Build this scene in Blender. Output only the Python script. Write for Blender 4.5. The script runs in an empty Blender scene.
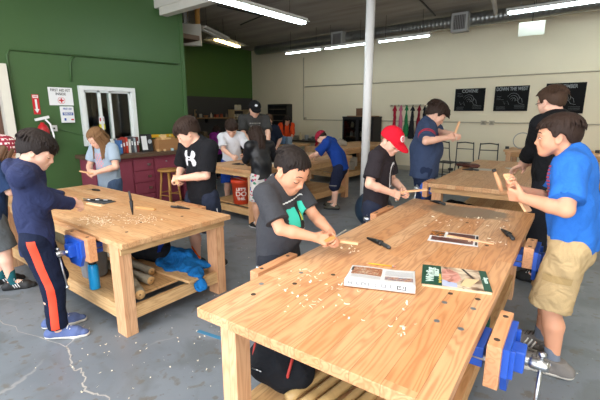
import bpy, bmesh, math, random
import numpy as np
from mathutils import Vector, Matrix, noise as mnoise
from mathutils.bvhtree import BVHTree
random.seed(7)
V = Vector
R = math.radians
COL = bpy.context.scene.collection

# ---------------------------------------------------------------- tagging
def tag(o, label=None, cat=None, group=None, kind=None):
    if label: o['label'] = label
    if cat: o['category'] = cat
    if group: o['group'] = group
    if kind: o['kind'] = kind
    return o

def empty(name, loc=(0, 0, 0), rz=0, label=None, cat=None, group=None):
    o = bpy.data.objects.new(name, None)
    COL.objects.link(o)
    o.location = loc
    o.rotation_euler = (0, 0, rz)
    o.empty_display_size = .05
    return tag(o, label, cat, group)

def link_mesh(name, me, mat=None, parent=None, smooth=False):
    o = bpy.data.objects.new(name, me)
    COL.objects.link(o)
    if mat is not None:
        for m in (mat if isinstance(mat, (list, tuple)) else [mat]):
            me.materials.append(m)
    if smooth:
        me.polygons.foreach_set('use_smooth', [True] * len(me.polygons))
    if parent is not None: o.parent = parent
    return o

# ---------------------------------------------------------------- mesh builder
class MB:
    def __init__(s): s.bm = bmesh.new(); s.mi = 0
    def _tag(s, fs):
        for f in fs: f.material_index = s.mi
    def box(s, c, size, rot=None, bev=0.0):
        n0 = len(s.bm.faces)
        r = bmesh.ops.create_cube(s.bm, size=1)
        vs = r['verts']
        for v in vs: v.co = V((v.co.x * size[0], v.co.y * size[1], v.co.z * size[2]))
        if bev > 0:
            es = list({e for v in vs for e in v.link_edges})
            g = bmesh.ops.bevel(s.bm, geom=es, offset=bev, segments=2, affect='EDGES', profile=.7)
            vs = list({v for f in g['faces'] for v in f.verts} | {v for v in vs if v.is_valid})
        M = Matrix.Translation(V(c))
        if rot is not None:
            M = M @ (rot.to_4x4() if isinstance(rot, Matrix) else Matrix.Rotation(rot, 4, 'Z'))
        for v in vs: v.co = M @ v.co
        s.bm.faces.ensure_lookup_table()
        s._tag(s.bm.faces[n0:] if bev == 0 else {f for v in vs for f in v.link_faces})
        return s
    def bar(s, a, b, w, h, up=(0, 0, 1), bev=0.0):
        a = V(a); b = V(b); d = b - a; L = d.length; d.normalize()
        u = V(up); x = d.cross(u)
        if x.length < 1e-4: u = V((1, 0, 0)); x = d.cross(u)
        x.normalize(); z = x.cross(d)
        M = Matrix((x, d, z)).transposed()
        return s.box((a + b) / 2, (w, L, h), M, bev)
    def tube(s, pts, r, n=8, cap=True, flat=None):
        pts = [V(p) for p in pts]
        rs = r if isinstance(r, (list, tuple)) else [r] * len(pts)
        rings = []
        prev = None
        for i, p in enumerate(pts):
            d = (pts[min(i + 1, len(pts) - 1)] - pts[max(i - 1, 0)])
            if d.length < 1e-9: d = V((0, 0, 1))
            d.normalize()
            if prev is None:
                x = d.orthogonal().normalized()
            else:
                x = prev - d * prev.dot(d)
                x = x.normalized() if x.length > 1e-6 else d.orthogonal().normalized()
            prev = x
            y = d.cross(x)
            rings.append([s.bm.verts.new(p + (x * math.cos(2 * math.pi * k / n) + y * math.sin(2 * math.pi * k / n) * (flat or 1)) * rs[i]) for k in range(n)])
        fs = []
        for a, b in zip(rings, rings[1:]):
            for k in range(n):
                fs.append(s.bm.faces.new((a[k], a[(k + 1) % n], b[(k + 1) % n], b[k])))
        if cap:
            fs.append(s.bm.faces.new(list(reversed(rings[0]))))
            fs.append(s.bm.faces.new(rings[-1]))
        for f in fs: f.smooth = True
        s._tag(fs)
        return s
    def lathe(s, prof, c=(0, 0, 0), n=24, M=None):
        c = V(c); rings = []
        for r, z in prof:
            ring = []
            for k in range(n):
                p = V((max(r, 1e-4) * math.cos(2 * math.pi * k / n), max(r, 1e-4) * math.sin(2 * math.pi * k / n), z))
                if M is not None: p = M @ p
                ring.append(s.bm.verts.new(p + c))
            rings.append(ring)
        fs = []
        for a, b in zip(rings, rings[1:]):
            for k in range(n): fs.append(s.bm.faces.new((a[k], a[(k + 1) % n], b[(k + 1) % n], b[k])))
        fs.append(s.bm.faces.new(list(reversed(rings[0])))); fs.append(s.bm.faces.new(rings[-1]))
        for f in fs[:-2]: f.smooth = True
        s._tag(fs)
        return s
    def prism(s, pts, z0, z1, M=None):
        a = [s.bm.verts.new(V((x, y, z0))) for x, y in pts]
        b = [s.bm.verts.new(V((x, y, z1))) for x, y in pts]
        n = len(pts); fs = [s.bm.faces.new(list(reversed(a))), s.bm.faces.new(b)]
        for k in range(n): fs.append(s.bm.faces.new((a[k], a[(k + 1) % n], b[(k + 1) % n], b[k])))
        if M is not None:
            for v in a + b: v.co = M @ v.co
        s._tag(fs)
        return s
    def quad(s, ps):
        f = s.bm.faces.new([s.bm.verts.new(V(p)) for p in ps]); s._tag([f]); return s
    def grid(s, fn, nu, nv, smooth=True):
        vs = [[s.bm.verts.new(V(fn(i / nu, j / nv))) for j in range(nv + 1)] for i in range(nu + 1)]
        fs = []
        for i in range(nu):
            for j in range(nv):
                fs.append(s.bm.faces.new((vs[i][j], vs[i + 1][j], vs[i + 1][j + 1], vs[i][j + 1])))
        for f in fs: f.smooth = smooth
        s._tag(fs)
        return s
    def build(s, name, mat, parent=None, autosmooth=False):
        me = bpy.data.meshes.new(name)
        bmesh.ops.recalc_face_normals(s.bm, faces=s.bm.faces)
        s.bm.to_mesh(me); s.bm.free()
        return link_mesh(name, me, mat, parent)

def rotm(rx=0, ry=0, rz=0):
    return (Matrix.Rotation(R(rz), 3, 'Z') @ Matrix.Rotation(R(ry), 3, 'Y') @ Matrix.Rotation(R(rx), 3, 'X'))

def copy_tree(o, parent=None):
    c = o.copy(); COL.objects.link(c)
    if parent is not None: c.parent = parent
    for ch in list(o.children): copy_tree(ch, c)
    return c

# ---------------------------------------------------------------- materials
MAT = {}
def _new(name):
    m = bpy.data.materials.new(name); m.use_nodes = True
    nt = m.node_tree; b = nt.nodes['Principled BSDF']
    return m, nt, b
def srgb(h):
    if isinstance(h, str):
        h = h.lstrip('#'); c = [int(h[i:i + 2], 16) / 255 for i in (0, 2, 4)]
    else: c = h
    return tuple((x / 12.92 if x <= .04045 else ((x + .055) / 1.055) ** 2.4) for x in c) + (1,)
def mat(name, col, rough=.6, metal=0.0, var=.08, scale=6, bump=0.0, bscale=80, spec=.5, coat=0, sss=0, stretch=None, trans=0, sheen=0):
    """plain procedural material: base colour with low-contrast noise variation and a fine bump"""
    if name in MAT: return MAT[name]
    m, nt, b = _new(name)
    N, L = nt.nodes, nt.links
    tc = N.new('ShaderNodeTexCoord')
    mp = N.new('ShaderNodeMapping'); L.new(tc.outputs['Object'], mp.inputs[0])
    if stretch: mp.inputs['Scale'].default_value = stretch
    nz = N.new('ShaderNodeTexNoise'); nz.inputs['Scale'].default_value = scale; nz.inputs['Detail'].default_value = 4
    L.new(mp.outputs[0], nz.inputs['Vector'])
    c = srgb(col)
    mix = N.new('ShaderNodeMixRGB')
    mix.inputs[1].default_value = tuple(x * (1 - var) for x in c[:3]) + (1,)
    mix.inputs[2].default_value = tuple(min(1, x * (1 + var)) for x in c[:3]) + (1,)
    L.new(nz.outputs['Fac'], mix.inputs[0]); L.new(mix.outputs[0], b.inputs['Base Color'])
    b.inputs['Roughness'].default_value = rough; b.inputs['Metallic'].default_value = metal
    b.inputs['Specular IOR Level'].default_value = spec
    if coat: b.inputs['Coat Weight'].default_value = coat
    if trans: b.inputs['Transmission Weight'].default_value = trans
    if sheen: b.inputs['Sheen Weight'].default_value = sheen
    if sss:
        b.inputs['Subsurface Weight'].default_value = sss
        b.inputs['Subsurface Radius'].default_value = (.012, .005, .003)
        b.inputs['Subsurface Scale'].default_value = 1
    if bump:
        n2 = N.new('ShaderNodeTexNoise'); n2.inputs['Scale'].default_value = bscale; n2.inputs['Detail'].default_value = 3
        L.new(mp.outputs[0], n2.inputs['Vector'])
        bp = N.new('ShaderNodeBump'); bp.inputs['Strength'].default_value = bump; bp.inputs['Distance'].default_value = .01
        L.new(n2.outputs['Fac'], bp.inputs['Height']); L.new(bp.outputs[0], b.inputs['Normal'])
    MAT[name] = m
    return m

def fabric(name, col, rough=.9, var=.12, fold=.35, spec=.2, weave=0.15):
    """cloth: soft folds bump + fine weave"""
    if name in MAT: return MAT[name]
    m, nt, b = _new(name); N, L = nt.nodes, nt.links
    tc = N.new('ShaderNodeTexCoord')
    n1 = N.new('ShaderNodeTexNoise'); n1.inputs['Scale'].default_value = 9; n1.inputs['Detail'].default_value = 2; n1.inputs['Distortion'].default_value = 1.2
    n2 = N.new('ShaderNodeTexNoise'); n2.inputs['Scale'].default_value = 220; n2.inputs['Detail'].default_value = 2
    L.new(tc.outputs['Object'], n1.inputs['Vector']); L.new(tc.outputs['Object'], n2.inputs['Vector'])
    c = srgb(col)
    mix = N.new('ShaderNodeMixRGB')
    mix.inputs[1].default_value = tuple(x * (1 - var) for x in c[:3]) + (1,)
    mix.inputs[2].default_value = tuple(min(1, x * (1 + var)) for x in c[:3]) + (1,)
    L.new(n2.outputs['Fac'], mix.inputs[0]); L.new(mix.outputs[0], b.inputs['Base Color'])
    b.inputs['Roughness'].default_value = rough; b.inputs['Specular IOR Level'].default_value = spec
    b1 = N.new('ShaderNodeBump'); b1.inputs['Strength'].default_value = fold; b1.inputs['Distance'].default_value = .05
    b2 = N.new('ShaderNodeBump'); b2.inputs['Strength'].default_value = weave; b2.inputs['Distance'].default_value = .005
    L.new(n1.outputs['Fac'], b1.inputs['Height']); L.new(n2.outputs['Fac'], b2.inputs['Height'])
    L.new(b1.outputs[0], b2.inputs['Normal']); L.new(b2.outputs[0], b.inputs['Normal'])
    MAT[name] = m
    return m

def wood(name, light='#d9a771', dark='#a9713f', plank=.095, axis='Y', length=1.3, rough=.5, grain=1.0, pale='#e6c396', stain=None, seams=True):
    """glued-up softwood boards: per-board tone, stretched grain, cathedral rings, thin seams"""
    if name in MAT: return MAT[name]
    m, nt, b = _new(name); N, L = nt.nodes, nt.links
    def math_(op, a=None, bb=None, c=None):
        n = N.new('ShaderNodeMath'); n.operation = op
        for i, x in enumerate((a, bb, c)):
            if x is None: continue
            if isinstance(x, (int, float)): n.inputs[i].default_value = x
            else: L.new(x, n.inputs[i])
        return n.outputs[0]
    tc = N.new('ShaderNodeTexCoord')
    sp = N.new('ShaderNodeSeparateXYZ'); L.new(tc.outputs['Object'], sp.inputs[0])
    if axis == 'Y': across, along, up = sp.outputs[0], sp.outputs[1], sp.outputs[2]
    elif axis == 'X': across, along, up = sp.outputs[1], sp.outputs[0], sp.outputs[2]
    else: across, along, up = sp.outputs[0], sp.outputs[2], sp.outputs[1]
    u = math_('DIVIDE', across, plank)
    pid = math_('FLOOR', u)
    # end joints in every board
    wn0 = N.new('ShaderNodeTexWhiteNoise'); wn0.noise_dimensions = '1D'; L.new(pid, wn0.inputs['W'])
    v = math_('ADD', math_('DIVIDE', along, length), wn0.outputs['Value'])
    vid = math_('FLOOR', v)
    key = math_('ADD', math_('MULTIPLY', pid, 7.31), math_('MULTIPLY', vid, 3.17))
    wn = N.new('ShaderNodeTexWhiteNoise'); wn.noise_dimensions = '1D'; L.new(key, wn.inputs['W'])
    cb = N.new('ShaderNodeCombineXYZ')
    L.new(math_('MULTIPLY', across, 9), cb.inputs[0]); L.new(math_('ADD', math_('MULTIPLY', along, .9), math_('MULTIPLY', wn.outputs['Value'], 40)), cb.inputs[1]); L.new(math_('MULTIPLY', up, 9), cb.inputs[2])
    big = N.new('ShaderNodeTexNoise'); big.inputs['Scale'].default_value = 1.3; big.inputs['Detail'].default_value = 2; L.new(cb.outputs[0], big.inputs['Vector'])
    rings = math_('SINE', math_('MULTIPLY', math_('ADD', big.outputs['Fac'], wn.outputs['Value']), 75))
    rings = math_('MULTIPLY_ADD', rings, .5, .5)
    rings = math_('POWER', rings, 2.0)
    cb2 = N.new('ShaderNodeCombineXYZ')
    L.new(math_('MULTIPLY', across, 130), cb2.inputs[0]); L.new(math_('MULTIPLY', along, 3), cb2.inputs[1]); L.new(math_('MULTIPLY', up, 130), cb2.inputs[2])
    fine = N.new('ShaderNodeTexNoise'); fine.inputs['Scale'].default_value = 1; fine.inputs['Detail'].default_value = 2; L.new(cb2.outputs[0], fine.inputs['Vector'])
    # per board tone
    cr = N.new('ShaderNodeValToRGB'); el = cr.color_ramp.elements
    el[0].position = 0; el[0].color = srgb(light)
    el[1].position = 1; el[1].color = srgb(pale)
    e = el.new(.5); e.color = tuple((a + bb) / 2 * .97 for a, bb in zip(srgb(light), srgb(pale)))[:3] + (1,)
    L.new(wn.outputs['Value'], cr.inputs[0])
    mx = N.new('ShaderNodeMixRGB'); mx.inputs[2].default_value = srgb(dark)
    L.new(cr.outputs[0], mx.inputs[1])
    f = math_('MULTIPLY', math_('ADD', math_('MULTIPLY', rings, .5), math_('MULTIPLY', fine.outputs['Fac'], .35)), .62 * grain)
    L.new(f, mx.inputs[0])
    out = mx.outputs[0]
    if seams:
        fr = math_('ABSOLUTE', math_('SUBTRACT', math_('FRACT', u), .5))
        seam = math_('GREATER_THAN', fr, .5 - .0016 / plank * .9)
        m2 = N.new('ShaderNodeMixRGB'); m2.inputs[2].default_value = tuple(x * .45 for x in srgb(dark)[:3]) + (1,)
        L.new(out, m2.inputs[1]); L.new(math_('MULTIPLY', seam, .45), m2.inputs[0]); out = m2.outputs[0]
    # wear / handling marks
    wz = N.new('ShaderNodeTexNoise'); wz.inputs['Scale'].default_value = 5; wz.inputs['Detail'].default_value = 5; L.new(tc.outputs['Object'], wz.inputs['Vector'])
    wr = N.new('ShaderNodeValToRGB'); wr.color_ramp.elements[0].position = .55; wr.color_ramp.elements[1].position = .75
    L.new(wz.outputs['Fac'], wr.inputs[0])
    m3 = N.new('ShaderNodeMixRGB'); m3.blend_type = 'MULTIPLY'; m3.inputs[2].default_value = (.72, .62, .52, 1)
    L.new(out, m3.inputs[1]); L.new(math_('MULTIPLY', wr.outputs[0], .45), m3.inputs[0]); out = m3.outputs[0]
    if stain:   # (x, y, rx, ry, colour): a worn dark patch with its own outline
        x0, y0, rx, ry, sc = stain
        dx = math_('DIVIDE', math_('SUBTRACT', sp.outputs[0], x0), rx); dy = math_('DIVIDE', math_('SUBTRACT', sp.outputs[1], y0), ry)
        dd = math_('ADD', math_('POWER', dx, 2), math_('POWER', dy, 2))
        dd = math_('ADD', dd, math_('MULTIPLY', math_('SUBTRACT', wz.outputs['Fac'], .5), 2.4))
        mk = N.new('ShaderNodeMapRange'); mk.inputs[1].default_value = 1.05; mk.inputs[2].default_value = .7; mk.inputs[3].default_value = 0; mk.inputs[4].default_value = .8
        L.new(dd, mk.inputs[0])
        m4 = N.new('ShaderNodeMixRGB'); m4.inputs[2].default_value = srgb(sc)
        L.new(out, m4.inputs[1]); L.new(mk.outputs[0], m4.inputs[0]); out = m4.outputs[0]
    L.new(out, b.inputs['Base Color'])
    b.inputs['Roughness'].default_value = rough
    bp = N.new('ShaderNodeBump'); bp.inputs['Strength'].default_value = .25; bp.inputs['Distance'].default_value = .002
    L.new(fine.outputs['Fac'], bp.inputs['Height']); L.new(bp.outputs[0], b.inputs['Normal'])
    MAT[name] = m
    return m

def emis(name, col, strength):
    if name in MAT: return MAT[name]
    m, nt, b = _new(name)
    b.inputs['Base Color'].default_value = srgb(col); b.inputs['Emission Color'].default_value = srgb(col)
    b.inputs['Emission Strength'].default_value = strength
    MAT[name] = m
    return m
def glass(name, tint='#ffffff', rough=0.0):
    if name in MAT: return MAT[name]
    m, nt, b = _new(name)
    b.inputs['Base Color'].default_value = srgb(tint); b.inputs['Roughness'].default_value = rough
    b.inputs['Transmission Weight'].default_value = 1; b.inputs['IOR'].default_value = 1.45
    MAT[name] = m
    return m

FONT = None
def text_mesh(name, txt, size, M, mt, parent=None, ext=.0012, align='CENTER', sx=1.0, bold=.0):
    cu = bpy.data.curves.new(name, 'FONT'); cu.body = txt; cu.size = size; cu.extrude = ext; cu.align_x = align; cu.align_y = 'CENTER'
    cu.offset = bold
    to = bpy.data.objects.new('tmp', cu); COL.objects.link(to)
    bpy.context.view_layer.update()
    me = bpy.data.meshes.new_from_object(to.evaluated_get(bpy.context.evaluated_depsgraph_get()))
    bpy.data.objects.remove(to)
    me.name = name
    me.materials.clear()
    me.transform(M @ Matrix.Diagonal((sx, 1, 1, 1)))
    return link_mesh(name, me, mt, parent)
# ================================================================ SETTING
def floor_mat():
    m, nt, b = _new('concrete_floor'); N, L = nt.nodes, nt.links
    tc = N.new('ShaderNodeTexCoord')
    def nz(s, d=5, dist=0):
        n = N.new('ShaderNodeTexNoise'); n.inputs['Scale'].default_value = s; n.inputs['Detail'].default_value = d; n.inputs['Distortion'].default_value = dist
        L.new(tc.outputs['Object'], n.inputs['Vector']); return n.outputs['Fac']
    def ramp(x, p0, p1, c0=(0, 0, 0, 1), c1=(1, 1, 1, 1)):
        r = N.new('ShaderNodeValToRGB'); r.color_ramp.elements[0].position = p0; r.color_ramp.elements[1].position = p1
        r.color_ramp.elements[0].color = c0; r.color_ramp.elements[1].color = c1; L.new(x, r.inputs[0]); return r.outputs[0]
    def mix(a, bb, f, mode='MIX'):
        n = N.new('ShaderNodeMixRGB'); n.blend_type = mode
        for i, x in ((0, f), (1, a), (2, bb)):
            if isinstance(x, (int, float)): n.inputs[i].default_value = x
            elif isinstance(x, tuple): n.inputs[i].default_value = x
            else: L.new(x, n.inputs[i])
        return n.outputs[0]
    def mul(a, k):
        n = N.new('ShaderNodeMath'); n.operation = 'MULTIPLY'; L.new(a, n.inputs[0])
        if isinstance(k, (int, float)): n.inputs[1].default_value = k
        else: L.new(k, n.inputs[1])
        return n.outputs[0]
    base = ramp(nz(1.1, 4), .3, .7, srgb('#656d75'), srgb('#7c838a'))
    c = mix(base, srgb('#5f6568'), mul(ramp(nz(3.3, 6, .6), .5, .62), .7))
    c = mix(c, srgb('#65625c'), mul(ramp(nz(11, 6, .3), .6, .66), .8))        # bare scuffed patches
    c = mix(c, srgb('#5c5853'), mul(ramp(nz(30, 4), .66, .7), .7))
    # cracks
    vo = N.new('ShaderNodeTexVoronoi'); vo.feature = 'DISTANCE_TO_EDGE'; vo.inputs['Scale'].default_value = .55
    dn = N.new('ShaderNodeTexNoise'); dn.inputs['Scale'].default_value = 2.2; dn.inputs['Detail'].default_value = 5; L.new(tc.outputs['Object'], dn.inputs['Vector'])
    vm = N.new('ShaderNodeVectorMath'); vm.operation = 'MULTIPLY_ADD'; L.new(dn.outputs['Color'], vm.inputs[0]); vm.inputs[1].default_value = (.5, .5, .5); L.new(tc.outputs['Object'], vm.inputs[2])
    L.new(vm.outputs[0], vo.inputs['Vector'])
    c = mix(c, srgb('#b5b1ac'), mul(ramp(vo.outputs['Distance'], .003, .006, (1, 1, 1, 1), (0, 0, 0, 1)), mul(ramp(nz(.9), .5, .6), .4)))
    # light specks of dust
    c = mix(c, srgb('#b6b4ae'), mul(ramp(nz(60, 2), .72, .76), .6))
    L.new(c, b.inputs['Base Color'])
    rr = N.new('ShaderNodeMapRange'); rr.inputs[3].default_value = .30; rr.inputs[4].default_value = .5; L.new(nz(5), rr.inputs[0]); L.new(rr.outputs[0], b.inputs['Roughness'])
    bp = N.new('ShaderNodeBump'); bp.inputs['Strength'].default_value = .15; bp.inputs['Distance'].default_value = .004
    L.new(nz(20, 6), bp.inputs['Height']); L.new(bp.outputs[0], b.inputs['Normal'])
    return m
def st(o, **k):
    o['kind'] = 'structure'
    return o
CEIL = 3.62
XL, XF, XR, YB, YJ, Y0 = -6.3, -10.4, 4.6, 10.0, 4.32, -2.2
st(MB().box(((XF + XR) / 2, (YB + Y0) / 2, -.06), (XR - XF + .4, YB - Y0 + .4, .12)).build('floor', floor_mat()))
green = mat('green_wall_paint', '#3e5e33', rough=.45, var=.06, scale=2, bump=.12, bscale=14)
def ceil_mat():
    m, nt, b = _new('ceiling_deck'); N, L = nt.nodes, nt.links
    tc = N.new('ShaderNodeTexCoord'); sp = N.new('ShaderNodeSeparateXYZ'); L.new(tc.outputs['Object'], sp.inputs[0])
    d = N.new('ShaderNodeMath'); d.operation = 'DIVIDE'; L.new(sp.outputs[1], d.inputs[0]); d.inputs[1].default_value = 1.22
    fr = N.new('ShaderNodeMath'); fr.operation = 'FRACT'; L.new(d.outputs[0], fr.inputs[0])
    g = N.new('ShaderNodeMath'); g.operation = 'LESS_THAN'; g.inputs[1].default_value = .022; L.new(fr.outputs[0], g.inputs[0])
    nz = N.new('ShaderNodeTexNoise'); nz.inputs['Scale'].default_value = 1.2; nz.inputs['Detail'].default_value = 6
    mp = N.new('ShaderNodeMapping'); mp.inputs['Scale'].default_value = (.5, 2.5, 1); L.new(tc.outputs['Object'], mp.inputs[0]); L.new(mp.outputs[0], nz.inputs['Vector'])
    r = N.new('ShaderNodeValToRGB'); r.color_ramp.elements[0].position = .3; r.color_ramp.elements[1].position = .75
    r.color_ramp.elements[0].color = srgb('#888279'); r.color_ramp.elements[1].color = srgb('#aba59b'); L.new(nz.outputs['Fac'], r.inputs[0])
    mx = N.new('ShaderNodeMixRGB'); L.new(g.outputs[0], mx.inputs[0]); L.new(r.outputs[0], mx.inputs[1]); mx.inputs[2].default_value = srgb('#a9a398')
    L.new(mx.outputs[0], b.inputs['Base Color']); b.inputs['Roughness'].default_value = .85
    return m
st(MB().box(((XF + XR) / 2, (YB + Y0) / 2, CEIL + .06), (XR - XF + .4, YB - Y0 + .4, .12)).build('ceiling', ceil_mat()))
# left green wall (with window and door openings), thickness away from the room
wz0, wz1, wy0, wy1 = 1.02, 1.9, 2.52, 3.37
dy1, dz1 = 1.66, 2.12
w = MB()
T = .14
def wl(y0, y1, z0, z1): w.box((XL - T / 2, (y0 + y1) / 2, (z0 + z1) / 2), (T, y1 - y0, z1 - z0))
wl(Y0, .72, 0, CEIL); wl(.72, dy1, dz1, CEIL); wl(dy1, wy0, 0, CEIL); wl(wy0, wy1, 0, wz0); wl(wy0, wy1, wz1, CEIL); wl(wy1, YJ, 0, CEIL)
bmesh.ops.remove_doubles(w.bm, verts=w.bm.verts, dist=.0005)
st(w.build('wall_left', green))
# cream back wall
st(MB().box(((XF + XR) / 2, YB + .07, CEIL / 2), (XR - XF + .28, .14, CEIL)).build('wall_back', mat('cream_wall_paint', '#e2d7ba', rough=.6, var=.05, scale=1.5, bump=.2, bscale=9)))
# far left wall of the alcove: green above, charcoal below
def two_tone():
    m, nt, b = _new('green_over_charcoal_paint'); N, L = nt.nodes, nt.links
    tc = N.new('ShaderNodeTexCoord'); sp = N.new('ShaderNodeSeparateXYZ'); L.new(tc.outputs['Object'], sp.inputs[0])
    g = N.new('ShaderNodeMath'); g.operation = 'GREATER_THAN'; g.inputs[1].default_value = 2.02; L.new(sp.outputs[2], g.inputs[0])
    mx = N.new('ShaderNodeMixRGB'); L.new(g.outputs[0], mx.inputs[0]); mx.inputs[1].default_value = srgb('#38383a'); mx.inputs[2].default_value = srgb('#466b2c')
    L.new(mx.outputs[0], b.inputs['Base Color']); b.inputs['Roughness'].default_value = .5
    return m
st(MB().box((XF - .07, (YB + YJ) / 2 - .6, CEIL / 2), (.14, YB - YJ + 1.2, CEIL)).build('wall_far_left', two_tone()))
st(MB().box(((XF + XL) / 2 - .07, YJ - .07, CEIL / 2), (XL - XF - .0, .14, CEIL)).build('wall_alcove', mat('charcoal_paint', '#3c3d3c')))
st(MB().box((XR + .07, (YB + Y0) / 2, CEIL / 2), (.14, YB - Y0, CEIL)).build('wall_right', MAT['cream_wall_paint']))
# room behind the green wall: dark store room seen through the window
st(MB().box((XL - 2.2, 2.3, 1.5), (.1, 5.4, 3.0)).build('wall_storeroom', mat('storeroom_wall', '#6a5848', rough=.8)))
st(MB().box((XL - 1.2, -.35, 1.5), (2.0, .1, 3.0)).build('wall_storeroom_side', MAT['storeroom_wall']))
st(MB().box((XL - 1.2, 2.3, 2.9), (2.0, 5.2, .08)).build('ceiling_storeroom', MAT['storeroom_wall']))
# window: white vinyl frame, sliding sashes
wht = mat('white_vinyl', '#dfe3e0', rough=.35, var=.02)
wf = MB(); f_ = .06
x_ = XL + .01
wf.box((x_, (wy0 + wy1) / 2, wz1 - f_ / 2), (.12, wy1 - wy0, f_)); wf.box((x_, (wy0 + wy1) / 2, wz0 + f_ / 2), (.12, wy1 - wy0, f_))
wf.box((x_, wy0 + f_ / 2, (wz0 + wz1) / 2), (.12, f_, wz1 - wz0 - 2 * f_)); wf.box((x_, wy1 - f_ / 2, (wz0 + wz1) / 2), (.12, f_, wz1 - wz0 - 2 * f_))
win = st(wf.build('window_1', wht))
for (a, bq, dx) in ((wy0 + .06, wy0 + .3, 0.0), (wy0 + .27, wy0 + .46, .02), (wy0 + .42, wy1 - .06, -.01)):
    s_ = MB(); t_ = .032
    s_.box((x_ + dx, a + t_ / 2, (wz0 + wz1) / 2), (.04, t_, wz1 - wz0 - .12)); s_.box((x_ + dx, bq - t_ / 2, (wz0 + wz1) / 2), (.04, t_, wz1 - wz0 - .12))
    s_.box((x_ + dx, (a + bq) / 2, wz1 - .075), (.04, bq - a, .03)); s_.box((x_ + dx, (a + bq) / 2, wz0 + .075), (.04, bq - a, .03))
    so = s_.build('window_sash', wht, win)
    MB().box((x_ + dx, (a + bq) / 2, (wz0 + wz1) / 2), (.006, bq - a - .05, wz1 - wz0 - .16)).build('pane', glass('window_glass', '#e8f2ee'), so)
# door frame at the left edge, dark glass panel door
df = MB()
df.box((XL + .012, dy1 - .05, dz1 / 2 - .05), (.17, .1, dz1 - .1)); df.box((XL + .012, .77, dz1 / 2 - .05), (.17, .1, dz1 - .1)); df.box((XL + .012, (dy1 + .72) / 2, dz1 - .05), (.17, dy1 - .72, .1))
dr = st(df.build('door_1', mat('cream_trim', '#d8d4c6', rough=.5)))
MB().box((XL - .05, 1.19, 1.01), (.045, .73, 2.0), bev=.004).build('door_leaf', mat('door_brown', '#5c4033', rough=.5), dr)
MB().box((XL - .02, 1.19, 1.25), (.02, .45, 1.2)).build('door_glass', glass('door_glass_tint', '#9fb0ae'), dr)
# trim at the end of the green wall, pilaster seam and header beam
st(MB().box((XL - .06, YJ + .03, CEIL / 2), (.16, .07, CEIL)).build('trim_1', green))
bm_ = MB()
bm_.box(((XL + 1.0) / 2, 3.98, 3.30), (1.0 - XL, .22, .20)).box(((XL + 1.0) / 2 + .06, 3.96, 3.14), (.9 - XL, .14, .12))
st(bm_.build('trim_2', mat('painted_timber_beam', '#c2bdb0', rough=.6)))
st(MB().box((XF + .02, 7.0, 2.9), (.05, .06, 1.4)).build('trim_3', mat('dark_seam', '#2c4424')))
st(MB().box((-4.0, YB - .012, .06), (12.5, .025, .12)).build('baseboard_back', mat('cream_base', '#a8a08c')))

# ---------------------------------------------------------------- camera, light, view
cam = bpy.data.cameras.new('camera'); co = bpy.data.objects.new('camera', cam); COL.objects.link(co)
cam.sensor_width = 36; cam.lens = 390 * 36 / 600; cam.clip_start = .02
co.location = (0, 0, 1.5); co.rotation_euler = (R(90 - 12.5), 0, R(39.4))
bpy.context.scene.camera = co
wd = bpy.data.worlds.new('world'); bpy.context.scene.world = wd; wd.use_nodes = True
wn_ = wd.node_tree; bg = wn_.nodes['Background']
sky = wn_.nodes.new('ShaderNodeTexSky'); sky.sky_type = 'HOSEK_WILKIE'; sky.turbidity = 6; sky.ground_albedo = .4
sky.sun_direction = V((.5, .6, .6)).normalized()
mxw = wn_.nodes.new('ShaderNodeMixRGB'); mxw.inputs[0].default_value = .9; mxw.inputs[2].default_value = (.92, .97, 1.08, 1)
wn_.links.new(sky.outputs[0], mxw.inputs[1]); wn_.links.new(mxw.outputs[0], bg.inputs[0])
bg.inputs[1].default_value = WORLD if 'WORLD' in globals() else 3.0
def area(name, loc, rot, sx, sy, power, col):
    l = bpy.data.lights.new(name, 'AREA'); l.shape = 'RECTANGLE'; l.size = sx; l.size_y = sy; l.energy = power; l.color = col
    o = bpy.data.objects.new(name, l); COL.objects.link(o); o.location = loc; o.rotation_euler = rot
    return o
vs = bpy.context.scene.view_settings
vs.view_transform = 'Standard'; vs.look = 'None'; vs.gamma = 1; vs.exposure = 0.08; vs.use_curve_mapping = False
bpy.context.scene.display_settings.display_device = 'sRGB'
# daylight through the open roll-up doorway behind the camera (an area portal the size of the opening)
a_ = area('doorway_daylight', ((XL + XR) / 2 + 1, Y0 - .3, 1.75), (R(90 - 8), 0, 0), 8.5, 3.3, 260, (.90, .95, 1.0))
# unseen area lights added under the ceiling for more light from above, no fixtures
for x_, y_ in ((-4.4, .3), (-2.2, .6), (0, .9), (2.2, 1.2), (-2.6, -1.0), (.6, -.8), (2.4, 4.0), (2.4, 7.0)):
    area('added_overhead_light', (x_, y_, 3.2), (0, 0, 0), .3, 2.4, 38, (1.0, .93, .84))

# the long pale crack in the concrete, foreground left
def crack(pts, w_, seed):
    rs = random.Random(seed); mb = MB(); P2 = []
    for a, b in zip(pts, pts[1:]):
        for k in range(8): t = k / 8; P2.append((a[0] + (b[0] - a[0]) * t + rs.gauss(0, .008), a[1] + (b[1] - a[1]) * t + rs.gauss(0, .008)))
    P2.append(pts[-1])
    for a, b in zip(P2, P2[1:]):
        d = V((b[0] - a[0], b[1] - a[1], 0)).normalized(); n = V((-d.y, d.x, 0)); w1 = w_ * rs.uniform(.5, 1.2)
        mb.quad([V((a[0], a[1], .0008)) + n * w1, V((b[0], b[1], .0008)) + n * w1, V((b[0], b[1], .0008)) - n * w1, V((a[0], a[1], .0008)) - n * w1])
    return mb
CRK = mat('crack_filler', '#a8a49e', rough=.9, var=.25, scale=40)
st(crack([(-2.86, 1.0), (-2.62, .80), (-2.40, .74), (-2.28, .76), (-2.12, .70), (-1.95, .76), (-1.80, .70)], .0055, 2).build('trim_4', CRK))
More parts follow.
